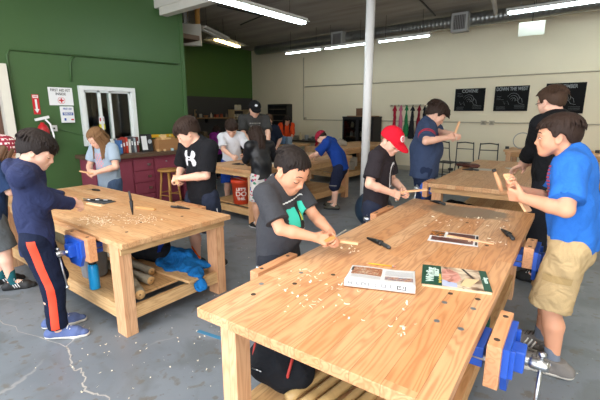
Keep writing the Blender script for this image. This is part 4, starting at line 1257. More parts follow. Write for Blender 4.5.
# ---------------------------------------------------------------- under the front bench
fr = lambda a, b: onft(a, b)
SF = .22
bp_ = empty('backpack', fr(-.35, -.93) + (SF,), R(5), 'black backpack with red straps on the shelf of the foreground workbench', 'backpack')
g = Grid((-.2, -.16, -.01), (.2, .16, .42), .008)
g.cone((-.0, .0, .10), (.0, .02, .33), .13, .11, 0, .03); g.cone((-.08, .0, .09), (.08, 0, .09), .10, .10, 0, .04); g.cone((-.04, -.08, .10), (.05, -.08, .16), .06, .055, 0, .03)
g.cut(lambda X, Y, Z: -Z + .001)
g.mesh('pack_body', fabric('backpack_black', '#17191d', fold=.3), bp_, wr=.007, seed=3)
mb = MB(); mb.tube([(.10, -.085, .05), (.115, -.10, .13), (.12, -.07, .20)], .007, 6, flat=.5); mb.tube([(-.075, -.10, .04), (-.09, -.105, .12), (-.10, -.07, .2)], .007, 6, flat=.5); mb.build('strap', mat('strap_red', '#a8332c', rough=.7), bp_)
mb = MB(); mb.tube([(-.06, -.142, .12), (0, -.148, .13)], .003, 5); mb.build('zip_pull', STEEL, bp_)
BAM = mat('bamboo', '#b99a66', rough=.45, var=.18, scale=8, stretch=(1, 6, 1))
for i, (x0, x1, y1, zz, r_, lab) in enumerate(((-.12, -.06, .2, .030, .024, 'leftmost bamboo pole on the shelf of the foreground workbench, beside the backpack'), (-.05, .0, .15, .026, .020, 'second thin pole from the backpack on the foreground shelf'), (.02, .06, .25, .030, .024, 'middle bamboo pole with an open end on the foreground shelf'), (.09, .12, .1, .024, .018, 'fourth pole from the backpack on the foreground shelf'), (.15, .18, .2, .028, .022, 'pole nearest the reddish plank on the foreground shelf'))):
    a = fr(x0 - .1, -1.05 + .02 * i); b = fr(x1 + .10, y1 + .3)
    p0, p1 = V(a + (SF + zz,)), V(b + (SF + zz,))
    mb = MB(); pts = []; rad = []
    for k in range(25):
        t = k / 24; pts.append(p0.lerp(p1, t)); rad.append(r_ * (1.12 if k % 6 == 3 else 1))
    mb.tube(pts, rad, 12); o = mb.build('bamboo_pole', BAM); tag(o, lab, 'pole', 'poles on the foreground shelf')
pk = MB(); c0 = fr(.30, -.75)
pk.box((c0[0], c0[1], SF + .018), (.17, .85, .035), R(5), bev=.003); tag(pk.build('wooden_plank', mat('pink_cedar', '#c58a72', rough=.7, var=.15, scale=5)), 'reddish wooden plank lying on the shelf of the foreground workbench', 'plank')
bg_ = empty('tool_bag', fr(.30, .12) + (SF,), R(20), 'dark green and black bag on the foreground shelf behind the right-hand vise', 'bag')
g = Grid((-.16, -.2, 0), (.16, .2, .38), .009); g.cone((0, -.08, .10), (0, .08, .10), .10, .10, 0, .03); g.cone((0, -.04, .2), (0, .05, .26), .08, .05, 0, .05); g.cut(lambda X, Y, Z: -Z + .001)
g.mesh('bag_body', fabric('bag_green', '#1c4a3c'), bg_, wr=.008, seed=8)
MB().tube([(.05, -.12, .2), (.08, -.06, .30), (.07, .04, .30), (.05, .1, .2)], .012, 8, flat=.4).build('bag_handle', BLK, bg_)

# ---------------------------------------------------------------- things on and under the left bench
knife('black knife lying near the far right corner of the left workbench', (-2.90, 1.89), -160, LZ, k=.85)
knife('black knife at the far end of the left workbench, in front of the girl', (-4.35, 1.77), 15, LZ, k=.9, sheath=False)
sk = empty('knife_stand', (-3.02, 1.52, LZ), R(20), 'black knife standing upright, stuck in the left workbench', 'knife')
MB().tube([(0, 0, .0), (-.003, .001, .04), (-.008, .004, .11), (-.011, .006, .115)], [.004, .010, .015, .015], 10, flat=.6).build('sheath', BLK, sk)
MB().tube([(-.011, .006, .115), (-.018, .01, .15), (-.028, .012, .195)], [.009, .010, .008], 8).build('handle', mat('knife_handle', '#2f3335'), sk)
tools = empty('tool_roll', (-3.74, 1.57, LZ), R(10), 'open grey tool roll of carving tools on the left workbench', 'tool roll')
tm = MB(); tm.grid(lambda u, v: ((u - .5) * .30, (v - .5) * .13 + .01 * math.sin(u * 9), .004 + .004 * math.sin(u * 12) ** 2), 16, 5); o = tm.build('cloth', fabric('roll_grey', '#4c4f52'), tools); m_ = o.modifiers.new('s', 'SOLIDIFY'); m_.thickness = .003
for k, (x, l_) in enumerate(((-.11, .15), (-.07, .13), (-.03, .16), (.01, .12), (.05, .15), (.09, .13))):
    MB().tube([(x - .05, -.05 + .012 * k, .018), (x + .05, -.045 + .016 * k, .02)], [.008, .006], 8).build('chisel_handle', BLK if k % 2 else STEEL, tools)
tag(MB().bar((-3.72, 1.46, LZ + .007), (-3.50, 1.50, LZ + .007), .035, .012, bev=.002).build('wooden_stick', mat('pale_stick', '#efd0a8')), 'pale flat stick beside the grey tool roll', 'stick', None)
tag(MB().bar((-3.02, 1.72, LZ + .009), (-3.22, 1.66, LZ + .009), .03, .016, bev=.002).build('wood_offcut', mat('pale_stick2', '#d8a66c')), 'small wood offcut beside the upright knife', 'wood block')
tag(MB().bar((-4.35, 1.40, LZ + .006), (-4.28, 1.42, LZ + .006), .012, .01).build('glue_stick', mat('yellow_plastic', '#d8b52c')), 'tiny yellow item near the left end of the left workbench', 'tool')
SB = .22
WATER = mat('bottle_blue', '#1f9bd8', rough=.3, var=.02)
wb = empty('water_bottle', (-2.915, 1.125, SB - .001), 0, 'bright blue metal water bottle with a black lid on the left workbench shelf', 'bottle')
MB().lathe([(.034, 0), (.037, .004), (.037, .165), (.033, .185), (.026, .195)], (0, 0, 0), 28).build('flask', WATER, wb)
MB().lathe([(.027, .195), (.028, .198), (.028, .222), (.022, .228)], (0, 0, 0), 24).build('lid', BLK, wb)
MB().tube([(-.026, 0, .215), (-.03, 0, .243), (0, 0, .256), (.03, 0, .243), (.026, 0, .215)], .005, 8).build('carry_loop', BLK, wb)
bu = empty('grey_bucket', (-3.18, 1.24, SB), 0, 'grey plastic pail behind the blue water bottle', 'bucket')
MB().lathe([(.088, 0), (.092, .006), (.108, .235), (.114, .24), (.114, .255), (.105, .256), (.1, .24), (.085, .012), (.001, .011)], (0, 0, 0), 32).build('pail', mat('pail_grey', '#868a8e', rough=.5), bu)
MB().tube([(-.112, 0, .24), (-.10, -.07, .19), (-.05, -.115, .14), (.05, -.115, .14), (.10, -.07, .19), (.112, 0, .24)], .003, 6).build('wire_handle', STEEL, bu)
BARK = mat('bark', '#8f8672', rough=.95, var=.35, scale=25, bump=.8, bscale=50)
ENDG = mat('end_grain', '#cda26a', rough=.8, var=.2, scale=40)
for i, (a, b, r_, lab) in enumerate((((-2.64, 1.42), (-3.35, 1.35), .036, 'log with a pale sawn end behind, on the left workbench shelf'), ((-2.47, 1.24), (-3.2, 1.45), .040, 'nearest log with a pale sawn end on the left workbench shelf'), ((-2.8, 1.52), (-3.5, 1.5), .034, 'thin log farthest back on the left workbench shelf'))):
    z_ = SB + r_ + (.0 if i != 1 else 0)
    p0, p1 = V(a + (z_,)), V(b + (z_,)); mb = MB(); rs = random.Random(i)
    mb.tube([p0.lerp(p1, k / 12) + V((0, 0, 0)) for k in range(13)], [r_ * rs.uniform(.94, 1.0) for k in range(13)], 16)
    lg = mb.build('log', BARK); tag(lg, lab, 'log', 'logs on the left workbench shelf')
    d = (p0 - p1).normalized(); MB().tube([p0 + d * .0005, p0 + d * .004], r_ * .86, 18).build('sawn_end', ENDG, lg); MB().tube([p0 + d * .004, p0 + d * .005], r_ * .18, 10).build('pith', mat('pith', '#7a5a34'), lg)
tag(MB().box((-2.80, 1.62, SB + .012), (.10, .74, .022), R(97), bev=.002).build('wooden_plank', W_BRDX), 'flat pine offcut board between the logs and the blue jacket', 'plank')
g = Grid((-.45, -.3, -.12), (.4, .3, .22), .009)
for a, b, r0, r1, q in (((-.22, .06, .03), (.02, .03, .03), .13, .11, .42), ((-.26, .02, .07), (-.08, .08, .08), .075, .07, .8), ((-.02, .02, .03), (.22, -.05, .02), .09, .06, .35), ((-.05, .10, .03), (.12, .14, .02), .07, .05, .4), ((-.2, -.06, .03), (-.02, -.12, .02), .08, .05, .4), ((.20, -.05, .02), (.30, -.07, -.05), .05, .05, .35)): g.fcone(a, b, r0, r1, (0, 0, 1), q, 0, .05)
g.cut(lambda X, Y, Z: np.where(X < .262, -Z + .001, -1))
jk = g.mesh('jacket', fabric('jacket_blue', '#1767a8', fold=.8), None, wr=.018, seed=12); jk.location = (-2.72, 1.78, SB); tag(jk, 'crumpled bright blue jacket on the shelf of the left workbench', 'jacket')
g = Grid((-.3, -.25, -.03), (.3, .25, .3), .01)
g.cone((-.08, 0, .11), (.08, 0, .10), .12, .11, 0, .04); g.cone((0, .03, .16), (.06, .03, .18), .08, .07, 0, .04); g.cut(lambda X, Y, Z: -Z + .001)
bk2 = empty('backpack', (-3.12, 1.72, SB), R(20), 'black and blue backpack on the left workbench shelf, behind the blue jacket', 'backpack')
g.mesh('pack_body', fabric('backpack_black', '#17191d'), bk2, wr=.01, seed=9)
MB().grid(lambda u, v: (.06 + .10 * math.cos(u * 1.2), -.13 + .03 * v + .23 * u, .13 + .09 * v - .05 * u), 6, 4).build('blue_panel', fabric('pack_blue', '#1d3f9c'), bk2)
for (x, y, sx, sy, sz, col, lab, nm) in ((-3.62, 1.40, .13, .11, .15, '#16243a', 'navy blue bag on the left workbench shelf, behind the hooded boy', 'duffel_bag'), (-4.15, 1.42, .13, .12, .16, '#6d6650', 'olive bag at the far left end of the left workbench shelf', 'rucksack')):
    g = Grid((-.2, -.2, -.02), (.2, .2, .32), .010); g.cone((-sx * .5, 0, sz * .7), (sx * .5, .0, sz * .65), sz * .7, sz * .62, 0, .04); g.cone((0, 0, sz), (.04, 0, sz * 1.2), sz * .5, sz * .4, 0, .04); g.cut(lambda X, Y, Z: -Z + .001)
    o = g.mesh(nm, fabric(nm + '_cloth', col), None, wr=.012, seed=int(abs(x) * 10)); o.location = (x, y, SB); tag(o, lab, 'bag')
# ================================================================ BUILDING SERVICES AND BACKGROUND
# support column
pc_ = empty('support_column', (-2.8, 4.87, 0), 0, 'tall white round steel support column in the middle of the room', 'column')
MB().lathe([(.06, 0), (.06, CEIL)], (0, 0, 0), 28).build('shaft', mat('column_white', '#d9d8d4', rough=.4, var=.04), pc_)
MB().lathe([(.10, 0), (.10, .012)], (0, 0, 0), 20).build('base_plate', mat('column_grey', '#a6abae', rough=.5), pc_)
# spiral duct along the back wall
GALV = mat('galvanised', '#9a9c98', rough=.34, metal=.85, var=.15, scale=5)
dz = 3.42; dY = 9.1
du = empty('ventilation_duct', (0, dY, dz), 0, 'long round galvanised air duct under the ceiling along the cream wall', 'duct')
mb = MB(); pts, rad = [], []
for k in range(0, 160):
    x = -9.2 + k * .085; pts += [(x, 0, 0), (x + .07, 0, 0), (x + .075, 0, 0)]; rad += [.135, .135, .138]
mb.tube(pts, rad, 22); mb.build('duct_tube', GALV, du)
for x in (-6.05, -2.98, 1.6):
    m_ = MB(); m_.box((x, -.17, -.06), (.34, .16, .38), bev=.01); gb = m_.build('register_box', mat('register_white', '#9d9d98', rough=.5), du)
    m_ = MB()
    m_.box((x, -.252, -.06), (.24, .006, .28)); m_.build('grille_back', mat('grille_dark', '#4b4744'), gb)
    m_ = MB()
    for k in range(7): m_.box((x - .105 + .035 * k, -.256, -.06), (.006, .008, .28))
    m_.build('grille_bars', mat('register_white', '#9d9d98'), gb)
for x in (-5.3, -1.9, .6):
    MB().box((x, 0, .17), (.02, .02, .2)).build('hanger_strap', GALV, du)
# fluorescent strip lights
TUBE = emis('fluorescent_tube', '#e9fbff', 21.0)
TUBEW = emis('fluorescent_tube_warm', '#ffe3a0', 13.0)
HOUS = mat('fixture_white', '#cfcfc8', rough=.4)
def strip(label, c, yaw, L, tubes=2, lit=True, drop=.12, wide=.16, tm=None, group='ceiling strip lights'):
    r = empty('strip_light', c, R(yaw), label, 'ceiling light', group)
    MB().box((0, 0, .045), (wide, L, .05), bev=.006).build('housing', HOUS, r)
    for sx in (-1, 1): MB().quad([(sx * wide * .5, -L / 2, .04), (sx * wide * .78, -L / 2, .012), (sx * wide * .78, L / 2, .012), (sx * wide * .5, L / 2, .04)]).build('reflector', HOUS, r).modifiers.new('s', 'SOLIDIFY').thickness = .003
    for k in range(tubes):
        x = (k - (tubes - 1) / 2) * .08
        MB().tube([(x, -L / 2 + .03, .0), (x, L / 2 - .03, .0)], .016, 10).build('tube', (tm or TUBE) if lit else HOUS, r)
        for sy in (-1, 1): MB().box((x, sy * (L / 2 - .015), .01), (.03, .03, .05)).build('lamp_holder', HOUS, r)
    top = CEIL - c[2] - .07
    if top > .03:
        for sy in (-1, 1): MB().tube([(0, sy * L * .35, .07), (0, sy * L * .35, .07 + top)], .004, 5).build('hanger', DARKM, r)
    return r
strip('nearest lit twin tube strip light, hanging over the left workbench', (-4.28, 4.12, 2.93), 0, 2.4, 2, drop=.3)
for x, lab in ((-6.8, 'leftmost bluish strip light hanging in front of the duct'), (-5.5, 'middle strip light hanging in front of the duct, behind the white column'), (-4.0, 'third strip light hanging in front of the duct, right of the white column')):
    strip(lab, (x, 8.4, 3.08), 90, 1.22, 1, wide=.09)
strip('bright strip light at the upper right, above the dark posters', (-.45, 8.3, 3.27), 90, 3.0, 2, wide=.18)
strip('short lit fixture at the right edge, below the duct', (.4, 8.6, 3.0), 90, 1.0, 1, wide=.12, tm=TUBEW)
strip('warm yellow lit fixture in the dark green alcove', (-8.55, 7.35, 3.33), 20, 1.3, 2, tm=TUBEW, wide=.42)
strip('unlit white strip light beside the metal box in the alcove', (-7.25, 5.9, 3.18), 28, 1.3, 1, lit=False, wide=.16)
# reflector panel hanging from the duct
pr = empty('light_reflector', (-1.58, 8.60, 3.02), R(6), 'small white square reflector panel hanging below the bright strip light', 'reflector')
MB().box((0, 0, 0), (.42, .02, .24), rotm(12, 0, 0), bev=.006).build('panel', mat('reflector_pale', '#c4c4b8', rough=.4), pr); MB().tube([(0, .02, .12), (0, .02, .6)], .006, 6).build('hanger', DARKM, pr)  # plain pale panel, no emission of its own
# heater box, flue, yellow pipe in the alcove mouth
hb = empty('heater_box', (-6.93, 5.0, 3.02), R(50), 'pale metal box hanging from the ceiling in front of the foil duct', 'heater')
MB().box((0, 0, 0), (.44, .12, .40), bev=.01).build('casing', mat('casing_cream', '#bcb8aa', rough=.4), hb)
MB().box((.0, -.063, -.02), (.16, .006, .03)).build('louvre', mat('louvre', '#a3a093'), hb)
fl_ = MB(); pts = [(-.1, .05, .2 + k * .02) for k in range(22)]; fl_.tube(pts, [.10 + .006 * (k % 2) for k in range(22)], 18); fl_.build('foil_flue', mat('foil', '#b9babb', rough=.25, metal=.9, var=.3, scale=20), hb)
MB().tube([(.16, 0, .2), (.16, 0, .62)], .05, 12).build('pipe_wrap', mat('pipe_ochre', '#b4833c', rough=.6), hb)
sd = empty('smoke_detector', (-5.75, 4.45, CEIL - .31), 0, 'small round white detector under the timber beam', 'detector')
MB().lathe([(.05, 0), (.07, .02), (.07, .05)], (0, 0, 0), 20).build('cover', HOUS, sd); MB().tube([(0, 0, .05), (0, 0, .31)], .008, 6).build('stem', DARKM, sd)
# pipes under the ceiling
tag(MB().tube([(-1.65, 5.6, 3.55), (-2.15, 8.3, 3.35), (-2.17, 8.35, 3.30)], .04, 10).build('ceiling_pipe', mat('pipe_grey', '#a19c92', rough=.5)), 'thick grey pipe running under the ceiling to the duct, right of the vent', 'pipe')
tag(MB().tube([(-3.1, 6.3, 3.57), (-3.3, 7.6, 3.57), (-3.4, 8.6, 3.5)], .018, 8).build('ceiling_conduit', DARKM), 'thin black conduit crossing the ceiling toward the duct', 'conduit')
tag(MB().tube([(-6.3, 5.2, 3.5), (-6.2, 6.3, 3.5), (-7.2, 6.6, 3.5)], .014, 8).build('ceiling_conduit', DARKM), 'thin black bent conduit under the ceiling by the alcove', 'conduit')
# conduits and sockets on the cream wall
CW = mat('conduit_cream', '#aea58e', rough=.5)
mb = MB()
mb.tube([(-8.0, YB - .02, 2.32), (-3.9, YB - .02, 2.32), (1.8, YB - .02, 2.32)], .014, 6)
tag(mb.build('wall_conduit', CW), 'upper horizontal conduit along the cream wall', 'conduit')
tag(MB().tube([(-8.05, YB - .02, 3.2), (-8.05, YB - .02, 1.33), (-7.95, YB - .02, 1.31), (-1.9, YB - .02, 1.29), (2, YB - .02, 1.27)], .014, 6).build('wall_conduit', CW), 'lower conduit running down and along the cream wall to the socket', 'conduit')
for (x, z, w_, lab) in ((-2.6, 1.29, .11, 'left electrical box under the posters on the cream wall'), (-2.42, 1.29, .10, 'right electrical box under the posters on the cream wall'), (-7.98, 1.34, .09, 'electrical box on the cream wall left of the black cabinet')):
    s_ = MB(); s_.box((x, YB - .035, z), (w_, .06, .10), bev=.006); so = s_.build('socket_box', mat('socket_grey', '#b3aa95')); tag(so, lab, 'socket', 'electrical boxes')
    MB().box((x, YB - .067, z), (w_ * .55, .006, .06)).build('face_plate', mat('plate_grey', '#8f8877'), so)
# posters
POST = mat('chalkboard_black', '#141516', rough=.85, var=.15, scale=7, spec=.2)
CHALK = mat('chalk', '#8f9494', rough=.9)
def poster(x0, x1, z0, z1, title, label, seed):
    r = empty('poster', ((x0 + x1) / 2, YB - .02, (z0 + z1) / 2), 0, label, 'poster')
    w_, h_ = x1 - x0, z1 - z0
    MB().box((0, 0, 0), (w_, .025, h_), bev=.002).build('board', POST, r)
    M_ = Matrix.Translation((0, -.0135, h_ * .38)) @ Matrix.Rotation(R(90), 4, 'X')
    text_mesh('heading', title, .105, M_, CHALK, r, sx=.95 if len(title) < 8 else .72, bold=.002)
    rs = random.Random(seed); mb = MB()
    def pl(pts, t=.0045): mb.tube([(p[0], -.0135, p[1]) for p in pts], t, 4, flat=.3)
    cx, cz = rs.uniform(-.03, .05), -.03
    for k in range(3): pl([(cx + (.05 + .035 * k) * math.cos(a / 8), cz + .02 * k + (.05 + .028 * k) * math.sin(a / 8)) for a in range(-4, 24)])
    pl([(cx - .08, cz - .10), (cx - .11, cz - .02), (cx - .17, cz - .09), (cx - .2, cz - .02)]); pl([(cx + .08, cz), (cx + .13, cz - .08), (cx + .22, cz - .10)])
    pl([(cx + .12, cz + .06), (cx + .17, cz + .02), (cx + .19, cz - .06)]); pl([(cx - .02, cz - .02), (cx + .01, cz + .05), (cx + .04, cz - .03)])
    for k in range(3): pl([(-w_ * .42, -.02 + .035 * k + .1 * (seed % 2)), (-w_ * .42 + rs.uniform(.08, .15), -.02 + .035 * k + .1 * (seed % 2))], .003)
    for k in range(3): pl([(-w_ * .42, -h_ * .42 + .025 * k), (-w_ * .42 + rs.uniform(.1, .22), -h_ * .42 + .025 * k)], .0028)
    for k in range(3): pl([(w_ * .12, -h_ * .38 + .03 * k), (w_ * .42, -h_ * .38 + .03 * k)], .0028)
    mb.build('chalk_drawing', CHALK, r)
    return r
poster(-3.31, -2.63, 1.56, 2.08, 'COVINE', 'leftmost black chalk-lettered poster on the cream wall, with a short one-word heading', 1)
poster(-2.42, -1.73, 1.555, 2.10, 'DOWN THE WEST', 'middle black chalk-drawn poster on the cream wall', 2)
poster(-1.42, -.72, 1.50, 2.12, 'THE TIMBER', 'rightmost black poster on the cream wall, partly behind the man in black', 3)
# black louvred rack by the corner
rk = empty('storage_rack', (-8.95, YB - .16, 0), 0, 'tall black shelving rack against the cream wall near the corner', 'rack')
BLK2 = mat('black_paint', '#17181a', rough=.5)
m_ = MB()
for x in (-.40, .40): m_.box((x, 0, .9), (.04, .28, 1.8))
m_.box((0, .13, .9), (.8, .01, 1.8)).box((0, 0, 1.78), (.84, .28, .04))
m_.build('rack_frame', BLK2, rk)
for k in range(9): MB().box((0, 0, .16 + k * .185), (.76, .26, .02)).build('rack_shelf', mat('shelf_brownish', '#6d6450'), rk)
# black cabinet with glass doors
cb = empty('display_cabinet', (-5.70, YB - .35, 0), 0, 'black cabinet with glass doors behind the white column', 'cabinet')
m_ = MB(); m_.box((0, .22, .72), (.95, .03, 1.4)).box((0, 0, 1.40), (.98, .48, .04)).box((0, 0, .06), (.95, .46, .12))
for x in (-.47, .47): m_.box((x, 0, .72), (.03, .46, 1.4))
for z in (.45, .85, 1.1): m_.box((0, 0, z), (.9, .42, .02))
m_.build('carcass', BLK2, cb)
for sx in (-1, 1):
    d_ = MB(); x = sx * .235
    d_.box((x, -.235, 1.36), (.46, .02, .05)).box((x, -.235, .15), (.46, .02, .05)).box((x - .21, -.235, .755), (.04, .02, 1.25)).box((x + .21, -.235, .755), (.04, .02, 1.25))
    do = d_.build('door', BLK2, cb); MB().box((x, -.235, .755), (.38, .005, 1.17)).build('pane', glass('cab_glass', '#c9d2d0'), do)
JAR = mat('jar_clear', '#8d9092', rough=.3)
for i, (x, z) in enumerate(((-.3, .87), (-.15, .87), (.02, .87), (.18, .87), (.32, .87), (-.25, .46), (-.05, .46), (.2, .46), (-.28, 1.12), (.1, 1.12))):
    o = MB().lathe([(.045, 0), (.05, .01), (.05, .10), (.03, .13), (.03, .15)], (0, 0, 0), 14).build('jar', mat('jar_%d' % (i % 3), ('#a9acae', '#6f7a7d', '#b5a58a')[i % 3], rough=.3)); o.location = (-5.70 + x, YB - .38, z + .002)
    tag(o, 'small jar standing behind the glass of the black cabinet', 'jar', 'jars in the black cabinet')
cbx = empty('cardboard_box', (-5.66, YB - .36, 1.42), 0, 'brown cardboard box on top of the black cabinet', 'box')
CARD = mat('cardboard', '#9d7a52', rough=.8, var=.1, scale=9)
MB().box((0, 0, .11), (.30, .26, .22), bev=.003).build('carton', mat('card_dark', '#6b4a34', rough=.8), cbx); MB().box((0, 0, .221), (.05, .262, .002)).build('tape', CARD, cbx)
o = tag(MB().box((-5.62, YB - .36 - .08, 1.42 + .0), (.9, .20, .02)).build('wooden_board', CARD), 'flat board lying on top of the black cabinet, under the box', 'board'); o.location.z = .01
# things on the farthest bench
for (x, y, s_, col, lab) in ((-5.35, 7.7, .16, '#a59a88', 'crumpled pale cloth bag on the farthest workbench'), (-6.05, 9.0, .0, '', '')):
    if s_:
        g = Grid((-.3, -.2, 0), (.3, .2, .25), .012); g.cone((-.12, 0, .06), (.1, 0, .06), .07, .06, 0, .03); g.cone((-.02, 0, .1), (.04, 0, .1), .06, .05, 0, .03); g.cut(lambda X, Y, Z: -Z + .001)
        o = g.mesh('cloth_bag', fabric('bag_pale', col), None, wr=.015, seed=2); o.location = (-5.1, 7.75, .76); tag(o, lab, 'bag')
# wood lathe / machine heap against the wall left of the cabinet
bw = empty('side_table', (-7.35, 9.3, 0), 0, 'low dark table with tools along the cream wall, left of the black cabinet', 'table')
MB().box((0, 0, .70), (1.9, .6, .05), bev=.004).build('tabletop', mat('dark_top', '#3b342c', rough=.6), bw)
for sx in (-1, 1):
    for sy in (-1, 1): MB().box((sx * .88, sy * .24, .337), (.07, .07, .675)).build('leg', W_LEG, bw)
rs = random.Random(11)
BGC = ['#7b4a3a', '#4a5257', '#9c8a6a', '#c8b9a0', '#39506b', '#a86a2f', '#6b6b66', '#2e2f31']
def clutter(kind, x, y, z, s_, col, label, group=None):
    m0 = mat('clutter_' + col.strip('#'), col, rough=.6)
    if kind == 'can': o = MB().lathe([(.5 * s_, 0), (.52 * s_, .05 * s_), (.52 * s_, 1.2 * s_), (.46 * s_, 1.25 * s_), (.46 * s_, 1.15 * s_)], (0, 0, 0), 14).build('can', m0)
    elif kind == 'bottle': o = MB().lathe([(.35 * s_, 0), (.38 * s_, .05 * s_), (.38 * s_, 1.0 * s_), (.15 * s_, 1.3 * s_), (.14 * s_, 1.6 * s_), (.16 * s_, 1.62 * s_)], (0, 0, 0), 14).build('bottle', m0)
    elif kind == 'box': o = MB().box((0, 0, s_ * .5), (s_ * 1.4, s_, s_), bev=s_ * .04).build('box', m0); MB().box((0, 0, s_ * 1.01), (s_ * 1.42, s_ * 1.02, s_ * .06)).build('lid', m0, o)
    elif kind == 'bowl': o = MB().lathe([(.3 * s_, 0), (.7 * s_, .35 * s_), (.85 * s_, .75 * s_), (.8 * s_, .76 * s_), (.6 * s_, .35 * s_), (.01, .08 * s_)], (0, 0, 0), 18).build('bowl', m0)
    elif kind == 'clamp':
        o = MB().bar((0, 0, 0.01 * 1), (0, 0, s_ * 2), s_ * .12, s_ * .25).box((s_ * .25, 0, s_ * 1.9), (s_ * .6, s_ * .15, s_ * .2)).box((s_ * .25, 0, s_ * .9), (s_ * .6, s_ * .15, s_ * .2)).build('clamp', m0)
        MB().tube([(s_ * .5, 0, s_ * 1.0), (s_ * .5, 0, s_ * .3)], s_ * .08, 6).build('clamp_handle', mat('clamp_wood', '#a4713c'), o)
    elif kind == 'tool':
        o = MB().tube([(-s_, 0, s_ * .25), (-s_ * .2, 0, s_ * .3), (s_ * .3, 0, s_ * .28)], [s_ * .16, s_ * .25, s_ * .22], 10).box((s_ * .2, 0, s_ * .5), (s_ * .5, s_ * .4, s_ * .5), bev=s_ * .05).build('power_tool', m0)
        MB().tube([(s_ * .3, 0, s_ * .28), (s_ * .9, 0, s_ * .26)], s_ * .08, 8).build('spindle', STEEL, o)
    o.location = (x, y, z); o.rotation_euler.z = rs.uniform(-.5, .5)
    if label: tag(o, label, {'power_tool': 'tool'}.get(o.name.split('.')[0], o.name.split('.')[0]), group)
    return o
for i, (k, x, s_, c) in enumerate((('tool', -8.0, .13, '#a3592f'), ('box', -7.7, .12, '#8f8878'), ('bottle', -7.5, .14, '#c9b58f'), ('can', -7.3, .12, '#7f8488'), ('tool', -7.05, .16, '#55564f'), ('box', -6.8, .13, '#6f5f50'), ('tool', -6.6, .13, '#9a9588'))):
    clutter(k, x, 9.15 + .05 * (i % 2), .725, s_, c, 'shop clutter on the dark table by the cream wall, behind the stooping boy', 'things on the dark table by the cream wall')
# aprons on wall hooks
ar = empty('coat_rail', (-4.55, YB - .03, 1.70), 0, 'wooden peg rail with hooks on the cream wall', 'rail')
MB().box((0, 0, 0), (.95, .03, .06), bev=.003).build('rail_board', mat('rail_cream', '#b8ad93'), ar)
for k in range(5): MB().tube([(-.4 + .2 * k, -.01, .01), (-.4 + .2 * k, -.05, .0), (-.4 + .2 * k, -.055, .03)], .006, 6).build('hook', DARKM, ar)
for k, (x, col, lab, ln) in enumerate(((-4.86, '#a31f35', 'dark red apron, first from the left on the rail', .95), (-4.68, '#cc6f8a', 'pink apron beside the dark red one on the rail', .80), (-4.52, '#2e7a4b', 'green apron in the middle of the rail', .75), (-4.36, '#26262a', 'black apron on the rail', .8), (-4.18, '#7c1f2e', 'maroon apron at the right of the rail', .7), (-4.03, '#202226', 'black bag hanging at the right end of the rail', .6))):
    g = Grid((-.12, -.09, -ln - .02), (.12, .02, .03), .012)
    g.fcone((0, -.035, -.06), (0, -.04, -ln), .022, .085, (0, 1, 0), .4, 0, .02); g.cone((-.05, -.035, -.12), (0, -.03, -.0), .012, .008, 0, .02); g.cone((.05, -.035, -.12), (0, -.03, -.0), .012, .008, 0, .02)
    o = g.mesh('apron' if k < 5 else 'hanging_bag', fabric('apron_%d' % k, col), None, wr=.012, seed=k); o.location = (x, YB - .035, 1.70); tag(o, lab, 'apron' if k < 5 else 'bag', 'aprons on the rail' if k < 5 else None)
# stacked wire chairs (dark metal) behind the right rear bench
def chair(label, x, y, rz, z=0, flip=False):
    r = empty('metal_chair', (x, y, z), R(rz), label, 'chair', 'dark metal chairs stacked by the cream wall')
    if flip: r.rotation_euler = (R(180), 0, R(rz))
    for sx in (-1, 1):
        MB().tube([(sx * .2, -.2, 0), (sx * .18, -.17, .45)], .011, 7).build('leg', DARKM, r)
        MB().tube([(sx * .2, .22, 0), (sx * .18, .17, .45), (sx * .17, .22, .62), (sx * .16, .26, .92)], .011, 7).build('leg', DARKM, r)
    MB().tube([(-.16, .26, .9), (0, .275, .92), (.16, .26, .9)], .012, 7).tube([(-.165, .245, .78), (.165, .245, .78)], .009, 6).build('back_rail', DARKM, r)
    MB().box((0, 0, .455), (.37, .37, .02), bev=.008).build('seat', mat('seat_black', '#26262a', rough=.6), r)
    MB().tube([(-.19, -.19, .2), (.19, -.19, .2)], .008, 6).tube([(-.19, .2, .2), (.19, .2, .2)], .008, 6).build('stretcher', DARKM, r)
    return r
chair('left dark metal chair standing by the cream wall behind the leather pouch bench', -2.95, 8.7, 170)
chair('dark metal chair in the middle, behind the leather pouch bench', -2.55, 8.75, 185)
chair('right dark metal chair, behind the leather pouch bench', -2.12, 8.7, 195)
# bench things at the far right
hs_ = MB(); hs_.tube([(.17 * math.cos(a / 6), .06 * math.sin(a / 9), .17 + .16 * math.sin(a / 6)) for a in range(0, 38)], .009, 6); o = hs_.build('coiled_hose', mat('hose_grey', '#9b9b96')); o.location = (-1.62, 9.2, .78); tag(o, 'grey coiled hose standing on the far right bench, left of the man in black', 'hose')
clutter('box', -.35, 9.3, .77, .05, '#1d1e20', 'low black case on the far right bench, right of the boy in blue')
clutter('tool', -.1, 9.25, .77, .06, '#26282b', 'black power tool on the far right bench at the picture edge')
clutter('box', -2.0 + .12, 9.2, .77, .05, '#2a2c2f', 'small dark box at the left end of the far right bench')
for (x, y, s_, c, lab) in ((-1.45, 4.95, .16, '#15161a', 'black duffel bag on the shelf of the leather pouch bench'), (-1.0, 5.0, .12, '#3c372f', 'dark brown bag on the shelf of the leather pouch bench'), (-.85, 4.75, .10, '#2c2a26', 'small dark bag at the right of the leather pouch bench shelf')):
    g = Grid((-.3, -.2, 0), (.3, .2, .3), .012); g.cone((-s_ * .7, 0, s_ * .65), (s_ * .7, 0, s_ * .6), s_ * .65, s_ * .6, 0, .04); g.cut(lambda X, Y, Z: -Z + .001)
    o = g.mesh('duffel_bag', fabric('duffel_' + c.strip('#'), c), None, wr=.02, seed=int(s_ * 100)); o.location = (x, y, .22); tag(o, lab, 'bag')
